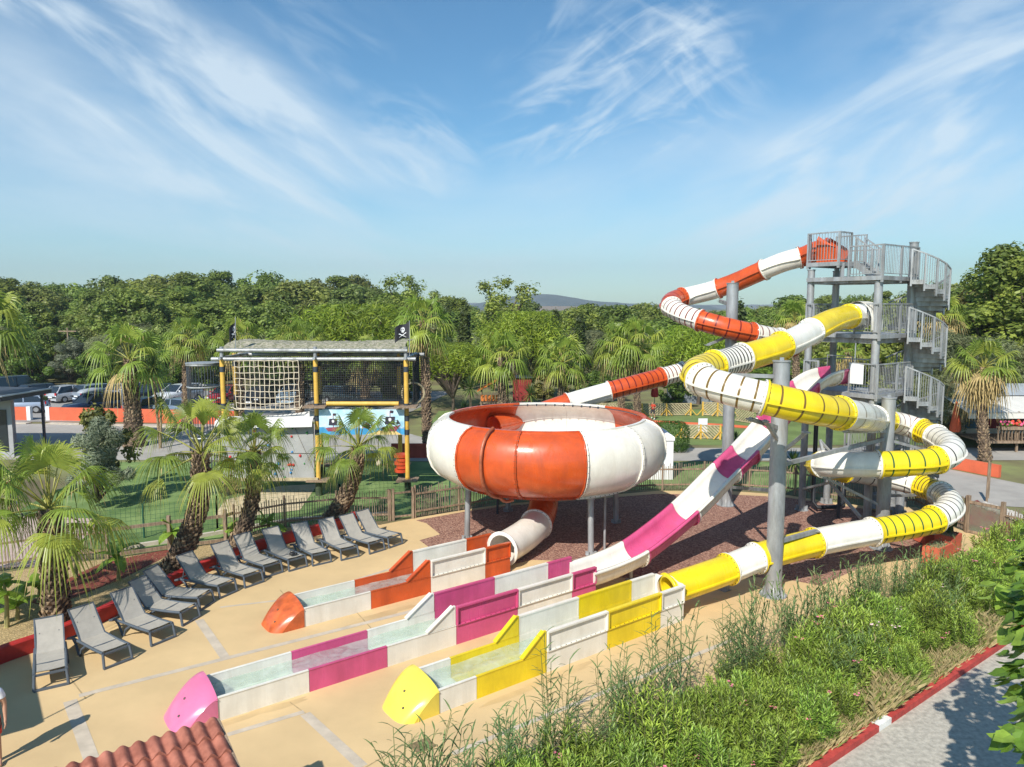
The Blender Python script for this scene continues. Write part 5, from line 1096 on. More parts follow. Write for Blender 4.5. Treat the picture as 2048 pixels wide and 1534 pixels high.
def wire_fence(label, pts, h, m, name='wire_fence', step=.16, wz=.16, th=.007, every=2.5):
    o = thing(name, label, 'fence', pts[0]); mb = MB()
    for a, b_ in zip(pts, pts[1:]):
        l = (b_ - a).length; n = int(l / step)
        for i in range(n): q = a.lerp(b_, i / n); mb.bar(q + UP * .05, q + UP * h, th, th)
        z = .05
        while z <= h: mb.bar(a + UP * z, b_ + UP * z, th, th); z += wz
        k = max(1, int(l / every))
        for i in range(k + 1):
            q = a.lerp(b_, i / k); pb = MB(); pb.bar(q, q + UP * (h + .05), .055); pb.build('post', m, o)
    mb.build('wire_panel', m, o); return o
wire_fence('green welded wire fence along the turf field behind the pickets', [G(130, 1095), G(435, 1058), G(680, 1030), G(900, 1012)], 1.25, GREENF)
o = thing('gate', 'small wooden framed mesh gate between two picket fences', 'gate', G(785, 1042)); a, b_ = G(787, 1041), G(826, 1037)
for q in (a, b_):
    mb = MB(); mb.box(q + UP * .65, (.10, .10, 1.3)); mb.build('post', WOOD, o)
mb = MB(); mb.bar(a + UP * .15, b_ + UP * .15, .05, .07); mb.bar(a + UP * 1.1, b_ + UP * 1.12, .05, .07); mb.build('gate_frame', WOOD, o)
mb = MB()
for i in range(1, 14): q = a.lerp(b_, i / 14); mb.bar(q + UP * .18, q + UP * 1.08, .007)
for i in range(1, 12): mb.bar(a + UP * (.15 + .08 * i), b_ + UP * (.15 + .08 * i), .007)
mb.build('mesh_panel', GREENF, o)
mb = MB(); KP = [G(200, 1112), G(340, 1092), G(574, 1050), G(785, 1036)]
for a, b_ in zip(KP, KP[1:]): mb.bar(a + UP * .06 + Vector((.0, .5, 0)), b_ + UP * .06 + Vector((0, .5, 0)), .14, .14)
mb.build('kerb', mat('pale_kerb', (.5, .44, .36), .85, .15, 3), kind='structure')
# printed mesh panel
o = thing('mesh_panel_fence', 'wooden framed fence panel covered with a see-through printed mesh', 'fence', G(1931, 1064)); a, b_ = G(1933, 1065), G(2002, 1081)
for q in (a, b_):
    mb = MB(); mb.box(q + UP * .72, (.12, .12, 1.44), .3); mb.build('post', WOOD, o)
for z in (.08, 1.2):
    mb = MB(); mb.bar(a + UP * z, b_ + UP * z, .06, .10); mb.build('rail', WOOD, o)
MESHM = mat('printed_mesh', (.30, .20, .17), .8, .25, 2.2, col2=(.16, .19, .13)); nt2 = MESHM.node_tree; t_ = nt2.nodes.new('ShaderNodeBsdfTransparent'); m2 = nt2.nodes.new('ShaderNodeMixShader'); m2.inputs[0].default_value = .5
nt2.links.new(t_.outputs[0], m2.inputs[1]); nt2.links.new(nt2.nodes['Principled BSDF'].outputs[0], m2.inputs[2]); nt2.links.new(m2.outputs[0], nt2.nodes['Material Output'].inputs['Surface'])
mb = MB(); mb.bar(a + UP * .64, b_ + UP * .64, .008, 1.02); mb.build('printed_mesh', MESHM, o)
# ================================================================ netted climbing frame
FY = 32.8
CF = thing('climbing_frame', 'tall yellow-posted climbing frame with camouflage net roof, black netting and grey climbing wall', 'climbing frame', Y(637, 1000, FY) * Vector((1, 1, 0)) if False else Vector((Y(637, 980, FY).x, FY, 0)))
ROPE = mat('beige_rope', (.62, .53, .40), .8, .15, 10); NETB = mat('black_net', (.02, .02, .022), .8); CAMO = mat('camouflage_net', (.52, .47, .36), .9, .3, 9, col2=(.15, .15, .09), detail=3, vlo=.46, vhi=.54)
def X(px, y=FY, py=800): return Y(px, py, y).x
def zz(py, y=FY): return Y(1024, py, y).z
zt, zd = zz(716), zz(812)
for px, y, m_ in ((447, FY, YPOST), (633, FY, YPOST), (813, FY, YPOST), (472, FY + 3.2, YPOST), (640, FY + 3.2, YPOST), (799, FY + 3.2, YPOST)):
    x = X(px, y); mb = MB(); mb.cyl((x, y, .75), (x, y, zt), .105, n=14, mi=0)
    for z in (zd, zd - .55, 2.9, zt - .5): mb.cyl((x, y, z - .12), (x, y, z + .12), .115, n=14, mi=1)
    mb.build('post', [m_, DKSTEEL], CF)
    mb = MB(); mb.cyl((x, y, 0), (x, y, .74), .15, n=12); mb.build('post_foot', mat('mossy_stump', (.05, .07, .035), .9, .3, 6) if 'mossy_stump' not in MATS else MATS['mossy_stump'], CF)
    mb = MB(); mb.box((x, y, .72), (.95, .8, .07)); mb.build('foot_platform', WOOD, CF)
mb = MB(); x0, x1 = X(440), X(828)
for y in (FY, FY + 3.2): mb.cyl((x0 - .3, y, zt - .05), (x1 + .1, y, zt - .05), .09, n=10)
mb.build('beam', GALV, CF)
mb = MB(); mb.cyl((x0, FY - .1, zt + .35), (x1 - .25, FY - .1, zt + .33), .08, n=10); mb.build('beam', GALV, CF)
for px in (447, 633, 813):
    mb = MB(); x = X(px); mb.cyl((x, FY, zt - .1), (x, FY, zt + .5), .085, n=10); mb.cyl((x, FY - .3, zt + .0), (x, FY + 3.4, zt + .0), .07, n=8); mb.build('beam', GALV, CF)
V = []; nx_, ny_ = 60, 14; mb = MB(); r = random.Random(3)      # sagging camouflage roof
for i in range(nx_ + 1):
    for j in range(ny_ + 1): V.append((x0 + .05 + (x1 - .5 - x0) * i / nx_, FY + 3.6 * j / ny_, zt + .36 + .32 * min(1, j / 5) - .10 * math.sin(math.pi * i / nx_) + r.uniform(-.04, .04)))
mb.add(V, [(i * (ny_ + 1) + j, (i + 1) * (ny_ + 1) + j, (i + 1) * (ny_ + 1) + j + 1, i * (ny_ + 1) + j + 1) for i in range(nx_) for j in range(ny_)], 0); mb.build('net_roof', CAMO, CF)
def net(name, a, b_, z0, z1, sx, sz, th, m_, sag=0.0, seed=1):
    mb = MB(); r = random.Random(seed); a, b_ = Vector(a), Vector(b_); n = int((b_ - a).length / sx); k = int((z1 - z0) / sz); P = [[a.lerp(b_, i / n) + UP * (z0 + (z1 - z0) * j / k - sag * math.sin(math.pi * i / n) * (1 - j / k)) + Vector((r.gauss(0, sag * .15), r.gauss(0, sag * .2), r.gauss(0, sag * .12))) for j in range(k + 1)] for i in range(n + 1)]
    for i in range(n + 1):
        for j in range(k + 1):
            if i < n: mb.bar(P[i][j], P[i + 1][j], th)
            if j < k: mb.bar(P[i][j], P[i][j + 1], th)
    return mb.build(name, m_, CF)
xa, xb = X(476), X(602)
net('cargo_net', (xa, FY - .25, 0), (xb, FY - .25, 0), zd - .05, zt - .1, .205, .235, .027, ROPE, .10, 2)
mb = MB(); mb.poly_tube([(xa - .3, FY - .2, zd + .0), (xa, FY - .3, zd - .1), (xb, FY - .3, zd - .12), (xb + .1, FY - .2, zd + .05)], .03, 6); mb.build('net_edge_rope', ROPE, CF)
net('side_netting', (X(637), FY + .05, 0), (X(811), FY + .05, 0), zd, zt, .10, .10, .018, NETB, .02)
net('side_netting', (X(450), FY + .12, 0), (X(631), FY + .12, 0), zd, zt, .12, .12, .015, NETB, .02)
net('side_netting', (X(448), FY + 3.15, 0), (X(830), FY + 3.15, 0), zd, zt, .10, .10, .024, NETB, .02)
net('side_netting', (X(826), FY, 0), (X(822) , FY + 3.1, 0), zd, zt, .10, .10, .012, NETB, .02)
for px, w_ in ((633, .5), (813, .5)):
    mb = MB(); mb.box((X(px), FY, zd), (1.0, 1.1, .07)); mb.build('upper_platform', WOOD, CF)
mb = MB(); mb.cyl((X(654), FY - .1, zd + .12), (X(798), FY - .1, zd + .12), .10, n=12); mb.build('padded_rail', YPOST, CF)
mb = MB(); mb.bar((X(637), FY + 1.6, zd - .05), (X(813), FY + 1.6, zd - .05), 2.6, .06); mb.build('walkway', DKSTEEL, CF)
mb = MB(); c = Vector((X(823), FY + .6, zz(790))); pts = [c + Vector((.48 * math.cos(k * math.pi / 12), .2 * math.cos(k * math.pi / 12), .48 * math.sin(k * math.pi / 12))) for k in range(25)]; mb.poly_tube(pts, .05, 8); mb.build('crawl_ring', WOODPALE, CF)
TARP = mat('grey_printed_tarp', (.33, .33, .32), .75, .16, .8, .25, 3); HOLD = [mat('hold_' + n, c, .5) for n, c in (('red', (.6, .03, .03)), ('blue', (.03, .2, .45)), ('green', (.06, .25, .08)))]
mb = MB(); xa, xb = X(440), X(626); zb, zu = zz(962), zz(845); mb.obox(((xa + xb) / 2, FY - .05, (zb + zu) / 2), Vector(((xb - xa) / 2, 0, 0)), Vector((0, .06, 0)), UP * (zu - zb) / 2)
r = random.Random(6)
for i in range(46):
    c = Vector((r.uniform(xa + .2, xb - .2), FY - .12, r.uniform(zb + .15, zu - .2))); mb.ball(c, r.uniform(.04, .07), 5, 1 + i % 3)
mb.build('climbing_wall', [TARP] + HOLD, CF, label='grey climbing wall with small coloured holds')
mb = MB(); 
for a, b_ in ((( xa, zb), (X(580), zu)), ((xb, zb + .5), (X(585), zu)), ((X(540), zb), (X(540), zu)), ((xa, zz(905)), (xb, zz(905)))): mb.bar((a[0], FY - .125, a[1]), (b_[0], FY - .125, b_[1]), .05, .012)
mb.build('wall_batten', mat('grey_brown_batten', (.28, .25, .22), .8, .2, 4), CF)
mb = MB(); V = []
for i in range(13):
    f = i / 12; x = xa - .1 + (xb - xa + .15) * f; s = .12 * math.sin(math.pi * f); V += [(x, FY + .2, zz(822) - .25 * (1 - f) - s), (x, FY - .45, zz(836) - .1 - s * .6), (x, FY - .5, zz(848) - .05 - s * .3)]
mb.add(V, [(3 * i + j, 3 * i + 3 + j, 3 * i + 4 + j, 3 * i + 1 + j) for i in range(12) for j in (0, 1)], 0, True); mb.build('white_awning', mat('dusty_white_awning', (.58, .57, .55), .8, .15, 2), CF)
mb = MB(); mb.box((X(541), FY - .1, .78), (xb - xa, .25, .12)); mb.build('wall_sill', WOODPALE, CF)
REDP = mat('red_orange_plastic', (.55, .06, .02), .4, .1, 4)
for i in range(5):
    mb = MB(); c = Vector((X(800) + (i % 2) * .06, FY + .2, 1.05 + i * .17)); mb.cyl(c, c + UP * .13, .33 - .02 * (i % 2), n=16); mb.build('step_disc', REDP, CF)
for px, z1 in ((700, 2.6), (755, 2.7), (668, 2.3)):
    mb = MB(); x = X(px, FY + 1); mb.cyl((x, FY + 1, z1 - 1.4), (x, FY + 1, zd), .02, n=5); mb.ball((x, FY + 1, z1 - 1.45), .13, 8); mb.build('climbing_rope', ROPE, CF)
# banner with ships
BL = mat('banner_sky', (.34, .62, .78), .6, .12, 1.5, col2=(.62, .80, .86)); mb = MB()
bx0, bx1, bz0, bz1 = X(639), X(809), zz(868), zz(818)
def rect(a, b_, z0, z1, d, mi): mb.obox(((a + b_) / 2, FY - .16 - d, (z0 + z1) / 2), Vector(((b_ - a) / 2, 0, 0)), Vector((0, .003, 0)), UP * (z1 - z0) / 2, mi)
rect(bx0, bx1, bz0, bz1, 0, 0); W_ = bx1 - bx0; Hh = bz1 - bz0
def bp(u, v, d): return Vector((bx0 + W_ * u, FY - .163 - d, bz0 + Hh * v))
def shape(pts, d, mi): mb.add([bp(u, v, d) for u, v in pts], [tuple(range(len(pts)))], mi)
shape([(0, 0), (.62, 0), (.62, .28), (0, .3)], .004, 1); shape([(.62, 0), (1, 0), (1, .30), (.62, .28)], .005, 1); shape([(.55, 0), (.72, .17), (.9, .14), (.97, 0)], .008, 2)
for k in range(12): shape([(.05 + .08 * k, .27), (.09 + .08 * k, .285), (.13 + .08 * k, .27), (.09 + .08 * k, .255)], .010, 5)
for u0, s in ((.05, .95), (.70, 1.1)):
    q = lambda a, b_: (u0 + a * s * .25, .12 + b_ * s * .68)
    shape([q(.1, .22), q(.22, .02), q(.72, .02), q(.95, .4), q(.78, .30), q(.3, .26)], .014, 3)
    shape([q(.26, .40), q(.66, .40), q(.70, .80), q(.30, .80)], .016, 4); shape([q(.47, .25), q(.5, .25), q(.5, 1.1), q(.47, 1.1)], .015, 3); shape([q(.5, 1.0), q(.62, .98), q(.64, 1.12), q(.5, 1.14)], .017, 4)
    shape([q(.42, .60), q(.48, .54), q(.54, .60), q(.54, .70), q(.48, .74), q(.42, .70)], .019, 5); shape([q(.74, .40), q(.92, .44), q(.80, .66)], .016, 4)
shape([(.50, .3), (.58, .22), (.60, .38), (.55, .5)], .014, 3)
mb.build('ship_banner', [BL, mat('banner_sea', (.05, .30, .55), .6, .2, 3), mat('banner_sand', (.75, .55, .22), .6), mat('banner_hull', (.28, .06, .09), .6, .2, 5), mat('banner_sail', (.035, .028, .05), .6), SIGNW], label='printed banner of two black-sailed ships at sea hanging between yellow posts', cat='banner')
def flag(label, px, ptop, pbase, wind, y=FY):
    o = thing('flag', label, 'flag', Y(px, pbase, y)); b0, t = Y(px, pbase, y), Y(px, ptop, y); mb = MB(); mb.cyl(b0, t, .022, .016, n=8); mb.build('flag_pole', GALV, o)
    mb = MB(); V = []; n = 10
    for i in range(n + 1):
        for j in range(7):
            u = i / n; v = j / 6; V.append(t + Vector((wind[0] * u, .25 * math.sin(u * 5) * u + wind[1] * u, wind[2] * u - (.72 - .1 * u) * v - .05 * math.sin(u * 6 + v))))
    mb.add(V, [(i * 7 + j, (i + 1) * 7 + j, (i + 1) * 7 + j + 1, i * 7 + j + 1) for i in range(n) for j in range(6)], 0, True)
    def fp(u, v, d):
        return t + Vector((wind[0] * u, .25 * math.sin(u * 5) * u + wind[1] * u + d, wind[2] * u - (.72 - .1 * u) * v - .05 * math.sin(u * 6 + v)))
    for d in (-.012, .012):
        for sh in ([(.38, .25), (.5, .18), (.62, .25), (.64, .42), (.58, .5), (.57, .58), (.43, .58), (.42, .5), (.36, .42)], [(.25, .60), (.28, .56), (.75, .84), (.72, .88)], [(.25, .86), (.28, .90), (.75, .62), (.72, .58)]): mb.add([fp(u, v, d) for u, v in sh], [tuple(range(len(sh)))], 1)
        for sh in ([(.43, .32), (.48, .32), (.48, .40), (.43, .40)], [(.53, .32), (.58, .32), (.58, .40), (.53, .40)]): mb.add([fp(u, v, d * 1.6) for u, v in sh], [tuple(range(len(sh)))], 0)
    mb.build('flag_cloth', [mat('black_flag_cloth', (.03, .03, .038), .8) if 'black_flag_cloth' not in MATS else MATS['black_flag_cloth'], SIGNW], o)
flag('black skull and crossbones flag hanging limp over the left end of the net roof', 471, 634, 705, (-.24, .06, -.55))
flag('black skull and crossbones flag blowing out over the right end of the net roof', 819, 641, 712, (-.64, .1, -.34))
# cage tower
o = thing('cage_tower', 'round barred cage tower beside the left end of the climbing frame', 'cage', Vector((X(409, FY + .6), FY + .6, 0))); c = Vector((X(409, FY + .6), FY + .6, 0)); mb = MB(); zt2 = zz(731)
for k in range(34):
    a = 2 * math.pi * k / 34; q = c + Vector((math.cos(a), math.sin(a), 0)) * .70; mb.bar(q, q + UP * zt2, .02)
mb.build('bars', DKSTEEL, o)
for z in (zt2, zt2 - 1.0, 2.6, .6):
    mb = MB(); mb.lathe([(.67, z - .04), (.73, z - .04), (.73, z + .04), (.67, z + .04), (.67, z - .04)], 32, c); mb.build('hoop', GALV, o)
mb = MB(); mb.cyl(c + UP * (zt2 + .05), c + UP * (zt2 + .09), .75, n=32); mb.build('roof', GALV, o)
# ================================================================ cars
def car(label, px, py, zc, head, col, L=4.2, W=1.75, Ht=1.48, style='hatch', cat='car'):
    p = D(px, py, zc); p.z = 0; nm = 'paint_%d' % len(MATS); pm = mat(nm, col, .28, .0, coat=.6, metal=.25)
    o = thing('parked_van' if style == 'van' else 'parked_car', label, cat, p, rz=math.radians(head)); o['_org'] = (0, 0, 0)
    f = {'hatch': (.95, .62, [(-.5, .62), (-.49, .86), (-.44, .95), (.10, .96), (.20, .93), (.40, .82), (.47, .70), (.5, .52)], [(-.47, 0), (-.43, .55), (-.36, .93), (-.1, 1), (.03, .96), (.22, 0)]),
         'estate': (.95, .62, [(-.5, .60), (-.49, .88), (-.46, .95), (.14, .96), (.22, .94), (.41, .84), (.47, .72), (.5, .52)], [(-.48, 0), (-.45, .6), (-.40, .93), (-.1, 1), (.06, .95), (.24, 0)]),
         'suv': (1.08, .7, [(-.5, .7), (-.49, 1.0), (-.46, 1.08), (.14, 1.09), (.22, 1.07), (.42, 1.0), (.475, .85), (.5, .6)], [(-.48, 0), (-.45, .7), (-.41, .95), (-.1, 1), (.07, .96), (.24, 0)]),
         'van': (1.15, .7, [(-.5, .7), (-.495, 1.0), (-.48, 1.15), (.26, 1.15), (.34, 1.10), (.44, .95), (.48, .8), (.5, .6)], [(-.495, 0), (-.485, .8), (-.46, .97), (-.1, 1), (.18, .96), (.36, 0)])}[style]
    mb = MB(); V = []
    for fx, zt_ in f[2]:
        e = 1 - .10 * max(0, abs(fx) - .38) / .12
        V += [(fx * L, s * W * a * e, z) for s, a, z in ((-1, .44, .24), (-1, .5, .42), (-1, .495, max(.44, zt_ - .12)), (-1, .44, zt_), (1, .44, zt_), (1, .495, max(.44, zt_ - .12)), (1, .5, .42), (1, .44, .24))]
    n = len(f[2]); mb.add(V, [(i * 8 + k, (i + 1) * 8 + k, (i + 1) * 8 + (k + 1) % 8, i * 8 + (k + 1) % 8) for i in range(n - 1) for k in range(8)] + [tuple(range(8))[::-1], tuple(range((n - 1) * 8, n * 8))], 0, True); mb.build('body', pm, o)
    b0 = f[0] - .02; mb = MB(); V = []; st = []
    for fx, k in f[3]:
        z = b0 + (Ht - b0) * k; q = .46 - .085 * k; st.append((fx * L, q * W, z)); V += [(fx * L, -W * .46, b0), (fx * L, -q * W, z - .03 * (k > 0)), (fx * L, -q * W * .82, z), (fx * L, q * W * .82, z), (fx * L, q * W, z - .03 * (k > 0)), (fx * L, W * .46, b0)]
    n = len(f[3]); fs = []; 
    for i in range(n - 1):
        roof = i in (2, 3) or (i == 1)
        for k in range(5):
            q = (i * 6 + k, (i + 1) * 6 + k, (i + 1) * 6 + k + 1, i * 6 + k + 1); mb.add([V[j] for j in q], [(0, 1, 2, 3)], 1 if (k == 2 and i in (2, 3)) or (k in (1, 3) and i in (2, 3)) else 0)
    mb.build('windows', [GLASS, pm], o)
    xs = [s[0] for s in st]
    def frame(a, b_, w_, h_): mb = MB(); mb.bar(a, b_, w_, h_); mb.build('window_frame', pm, o)
    for s in (-1, 1):
        frame((xs[-1], s * W * .455, b0), (xs[-2], s * st[-2][1], st[-2][2] - .02), .06, .05); frame((xs[0], s * W * .455, b0), (xs[2], s * st[2][1], st[2][2] - .02), .09, .07); frame((-.08 * L, s * W * .462, b0), (-.07 * L, s * st[3][1] * 1.005, st[3][2] - .03), .07, .04)
    for s in (-1, 1): mb = MB(); mb.bar((.19 * L, s * W * .5, b0 + .08), (.19 * L, s * W * .60, b0 + .10), .1, .12); mb.build('wing_mirror', pm, o)
    wr = .33 if style in ('suv', 'van') else .30
    for fx in (-.31, .31):
        for s in (-1, 1):
            mb = MB(); mb.cyl((fx * L, s * W * .40, wr), (fx * L, s * W * .507, wr), wr, n=18); wl = mb.build('wheel', TIRE, o); mb = MB(); mb.cyl((fx * L, s * W * .50, wr), (fx * L, s * W * .515, wr), wr * .62, n=10); mb.build('rim', GALV, wl)
    for s in (-1, 1):
        mb = MB(); mb.obox((.482 * L, s * W * .35, f[1] + .03), Vector((.03, 0, 0)), Vector((0, .17, 0)), UP * .065); mb.build('headlight', HLAMP, o)
        mb = MB(); mb.obox((-.492 * L, s * W * .40, f[0] - .13), Vector((.035, 0, 0)), Vector((0, .10, 0)), UP * (.11 if style != 'van' else .2)); mb.build('tail_light', TLAMP, o)
    mb = MB(); mb.obox((.497 * L, 0, .50), Vector((.015, 0, 0)), Vector((0, .45, 0)), UP * .09); mb.build('grille', BLACK, o)
    for sx in (1, -1):
        mb = MB(); mb.obox((sx * .505 * L, 0, .42 if sx > 0 else .55), Vector((.012, 0, 0)), Vector((0, .26, 0)), UP * .055); mb.build('number_plate', SIGNW, o)
        mb = MB(); mb.obox((sx * .485 * L, 0, .33), Vector((.06, 0, 0)), Vector((0, W * .44, 0)), UP * .09); mb.build('bumper', BLACK if style == 'suv' else pm, o)
    return o, p
HLAMP = mat('headlight_lens', (.6, .62, .64), .1, spec=.8); TLAMP = mat('tail_light_lens', (.45, .015, .02), .2)
CARS = [('black high-roofed van parked at the far left', 30, 800, 70, 74, (.012, .013, .016), 5.0, 1.95, 2.05, 'van'), ('black estate car between the van and the silver hatchback', 93, 798, 68.5, 62, (.012, .012, .014), 4.6, 1.8, 1.5, 'estate'), ('silver hatchback seen from behind with red tail lights', 143, 800, 67, 66, (.48, .49, .51), 3.9, 1.7, 1.5, 'hatch'),
        ('blue-grey estate car right of the silver hatchback', 203, 799, 68, 62, (.26, .31, .37), 4.7, 1.8, 1.52, 'estate'), ('dark blue off-roader carrying a roof box, behind the orange wall', 186, 824, 58.5, -112, (.012, .022, .05), 4.4, 1.8, 1.7, 'suv'), ('pale blue small car behind the left piece of orange wall', 44, 815, 59.5, -160, (.40, .47, .58), 3.7, 1.65, 1.42, 'hatch'),
        ('silver front-facing car left of the stout palm', 240, 802, 67, -104, (.48, .49, .50), 4.3, 1.8, 1.55, 'suv'), ('black front-facing saloon right of the stout palm', 303, 800, 67.5, -108, (.013, .014, .018), 4.5, 1.8, 1.46, 'estate'), ('white front-facing car right of the black one', 358, 803, 66, -112, (.74, .75, .76), 4.4, 1.85, 1.62, 'suv'),
        ('dark blue hatchback with lit-red tail lights close behind the wall right of the palm', 299, 826, 58.5, 74, (.012, .03, .06), 4.0, 1.75, 1.48, 'hatch'), ('grey-blue low car right behind the curved palm', 350, 828, 58, 160, (.2, .26, .34), 4.0, 1.7, 1.4, 'hatch'), ('red car glimpsed beside the cage tower', 452, 804, 66, -100, (.42, .02, .02), 4.1, 1.75, 1.5, 'hatch'),
        ('black car behind the cargo net', 520, 806, 65, -96, (.014, .014, .016), 4.3, 1.8, 1.5, 'estate'), ('light blue car behind the right edge of the cargo net', 588, 802, 66, -95, (.38, .50, .60), 4.1, 1.75, 1.6, 'suv'), ('grey-green car behind the black netting', 690, 800, 66, -30, (.18, .22, .21), 4.3, 1.75, 1.5, 'estate')]
for c_ in CARS:
    o, p = car(*c_)
    if 'roof box' in c_[0]:
        mb = MB(); hd = Vector((math.cos(math.radians(-112)), math.sin(math.radians(-112)), 0)); sd = Vector((-hd.y, hd.x, 0)); V = []
        for q, hh, ww in ((-.95, .05, .33), (-.85, .26, .42), (0, .34, .44), (.7, .28, .42), (1.05, .12, .3), (1.12, .03, .2)): V += [p + hd * q + sd * ww + UP * 1.80, p + hd * q + sd * ww * .92 + UP * (1.80 + hh * .8), p + hd * q + UP * (1.80 + hh), p + hd * q - sd * ww * .92 + UP * (1.80 + hh * .8), p + hd * q - sd * ww + UP * 1.80]
        mb.add(V, [(i * 5 + k, (i + 1) * 5 + k, (i + 1) * 5 + (k + 1) % 5, i * 5 + (k + 1) % 5) for i in range(5) for k in range(5)] + [(0, 1, 2, 3, 4), (29, 28, 27, 26, 25)], 0, True)
        for q in (-.5, .5): mb.bar(p + hd * q - sd * .6 + UP * 1.74, p + hd * q + sd * .6 + UP * 1.74, .06, .05, 1)
        mb.build('roof_box', [mat('grey_roof_box', (.34, .37, .40), .4, .05, 2), BLACK], label='grey roof box on the dark blue off-roader', cat='roof box')
# ================================================================ walls, huts and other buildings
OWALL = mat('coral_painted_wall', (.62, .125, .055), .75, .10, 1.2, .1, 20); 
def lowwall(label, a, b_, h, m_, th=.22, pil=()):
    o = thing('low_wall', label, 'wall', a); mb = MB(); mb.bar(a + UP * h / 2, b_ + UP * h / 2, th, h); mb.build('wall_panel', m_, o)
    for q in pil: mb = MB(); mb.box(q + UP * (h + .06) / 2, (.28, .3, h + .06)); mb.build('end_pillar', SIGNW, o)
a, b_ = G(98, 840), G(470, 849); lowwall('long coral-orange wall along the car park with a white end pillar', a, b_, .98, OWALL, pil=(a,))
a, b_ = G(-80, 837), G(60, 840); lowwall('short coral-orange wall left of the car park entrance', a, b_, .98, OWALL, pil=(b_,))
mb = MB()
for a, b_ in ((G(98, 847), G(470, 857)), (G(-80, 844), G(58, 847))): mb.bar(a + UP * .03, b_ + UP * .03, .6, .07)
mb.build('kerb', MATS['pale_kerb'], kind='structure')
lowwall('coral-orange wall beside the side road at the mobile home', G(1890, 934), G(1999, 955), .62, OWALL)
lowwall('red low wall behind the climbing frame', Vector((X(780, 41), 41.2, 0)), Vector((X(872, 41), 41.2, 0)), .8, mat('brick_red_wall', (.40, .07, .04), .8, .15, 2))
ROOFG = mat('dark_roof_felt', (.05, .06, .075), .6, .15, 2); WALLG = mat('grey_render', (.33, .33, .34), .8, .08, 2)
o = thing('reception_annex', 'grey building at the left edge with a flat dark overhanging roof', 'building', Vector((-31, 42, 0)))
mb = MB(); mb.prism([(-36, 41.5), (-28.35, 41.5), (-31.2, 46), (-39, 46)], 0, 3.3); mb.build('wall', WALLG, o)
RP = [G(-200, 800, 3.5), G(0, 797, 3.5), G(103, 780, 3.5), G(100, 777.5, 3.5), G(20, 775, 3.5), G(-220, 775, 3.5)]
mb = MB(); mb.prism([(q.x, q.y) for q in RP], 3.32, 3.55); mb.build('roof', ROOFG, o)
mb = MB(); mb.bar(RP[1] + UP * .1, RP[2] + UP * .1, .16, .07); mb.bar(RP[0] + UP * .1, RP[1] + UP * .1, .16, .07); mb.build('roof_edge', mat('pale_roof_edge', (.45, .5, .55), .4), o)
for x in (-29.9, -28.9):
    mb = MB(); mb.box((x, 41.48, 1.5), (.55, .05, 2.4)); mb.build('window', GLASS, o)
o = thing('striped_post', 'dark slim post holding the roof overhang left of the palm', 'post', Vector((X(85, 44), 44, 0))); mb = MB(); c = Vector((X(84, 44), 44, 0)); mb.bar(c, c + UP * 3.3, .16, .1); mb.build('shaft', DKSTEEL, o)
for k in range(7): mb = MB(); mb.box(c + UP * (1.2 + k * .28) + Vector((0, -.055, 0)), (.17, .01, .03)); mb.build('stripe', WALLG, o)
# low tiled hut in the bottom-left corner
TILE = mat('clay_roof_tile', (.30, .092, .055), .7, .22, 4, .25, 40, col2=(.36, .13, .085))
C0 = Vector((-4.62, 10.97, 2.1)); o = thing('tiled_hut', 'hut with a wavy red tiled roof in the bottom left corner', 'hut', Vector((C0.x, C0.y, 0)))
mb = MB(); V = []; nu, rows = 240, 8; Lu = 4.2; pit = -.27; rl = .36
for rw in range(rows):
    V = []
    for k in range(5):
        v = rw * rl + (rl + .03) * k / 4; lift = .04 * k / 4
        for i in range(nu + 1):
            u = Lu * i / nu; ph = (u / .21) % 1.0; wv = .042 * (math.sin(math.pi * ph / .68) if ph < .68 else -.5 * math.sin(math.pi * (ph - .68) / .32))
            V.append(C0 - EX * u - NX * v + UP * (v * pit + wv + lift + .012 * (math.sin(ph * 6.283) if k == 4 else 0)))
    mb.add(V, [(k * (nu + 1) + i, k * (nu + 1) + i + 1, (k + 1) * (nu + 1) + i + 1, (k + 1) * (nu + 1) + i) for k in range(4) for i in range(nu)], 0, True)
    o4 = 4 * (nu + 1)
    Vd = [V[o4 + i] for i in range(nu + 1)] + [V[o4 + i] - UP * .045 for i in range(nu + 1)]
    mb.add(Vd, [(i, i + 1, nu + 2 + i, nu + 1 + i) for i in range(nu)], 0, False)
mb.build('roof', TILE, o)
mb = MB(); mb.bar(C0 + EX * .02 - UP * .06, C0 + EX * .02 - NX * 2.9 + UP * (2.9 * pit - .06), .04, .12); mb.build('verge_board', WOOD, o)
mb = MB(); c = C0 - EX * 2.1 - NX * 1.4; mb.obox(Vector((c.x, c.y, .72)), EX * 1.95, NX * 1.3, UP * .71); mb.build('wall', WALLG, o)
C1 = Vector((-11.14, 11.44, 0)); o = thing('shade_hut', 'hut outside the left edge casting its square shadow over the first lounger', 'hut', C1)
mb = MB(); c = C1 - EX * 1.7 + NX * 2; mb.obox(Vector((c.x, c.y, 1.4)), EX * 1.5, NX * 1.9, UP * 1.4); mb.build('wall', WALLG, o); mb = MB(); mb.obox(Vector((c.x, c.y, 2.9)), EX * 1.72, NX * 2.1, UP * .1); mb.build('roof', ROOFG, o)
mb = MB(); mb.cyl(C1 + UP * 2.9, C1 + UP * 4.0, .02, n=6); mb.build('mast', GALV, o)
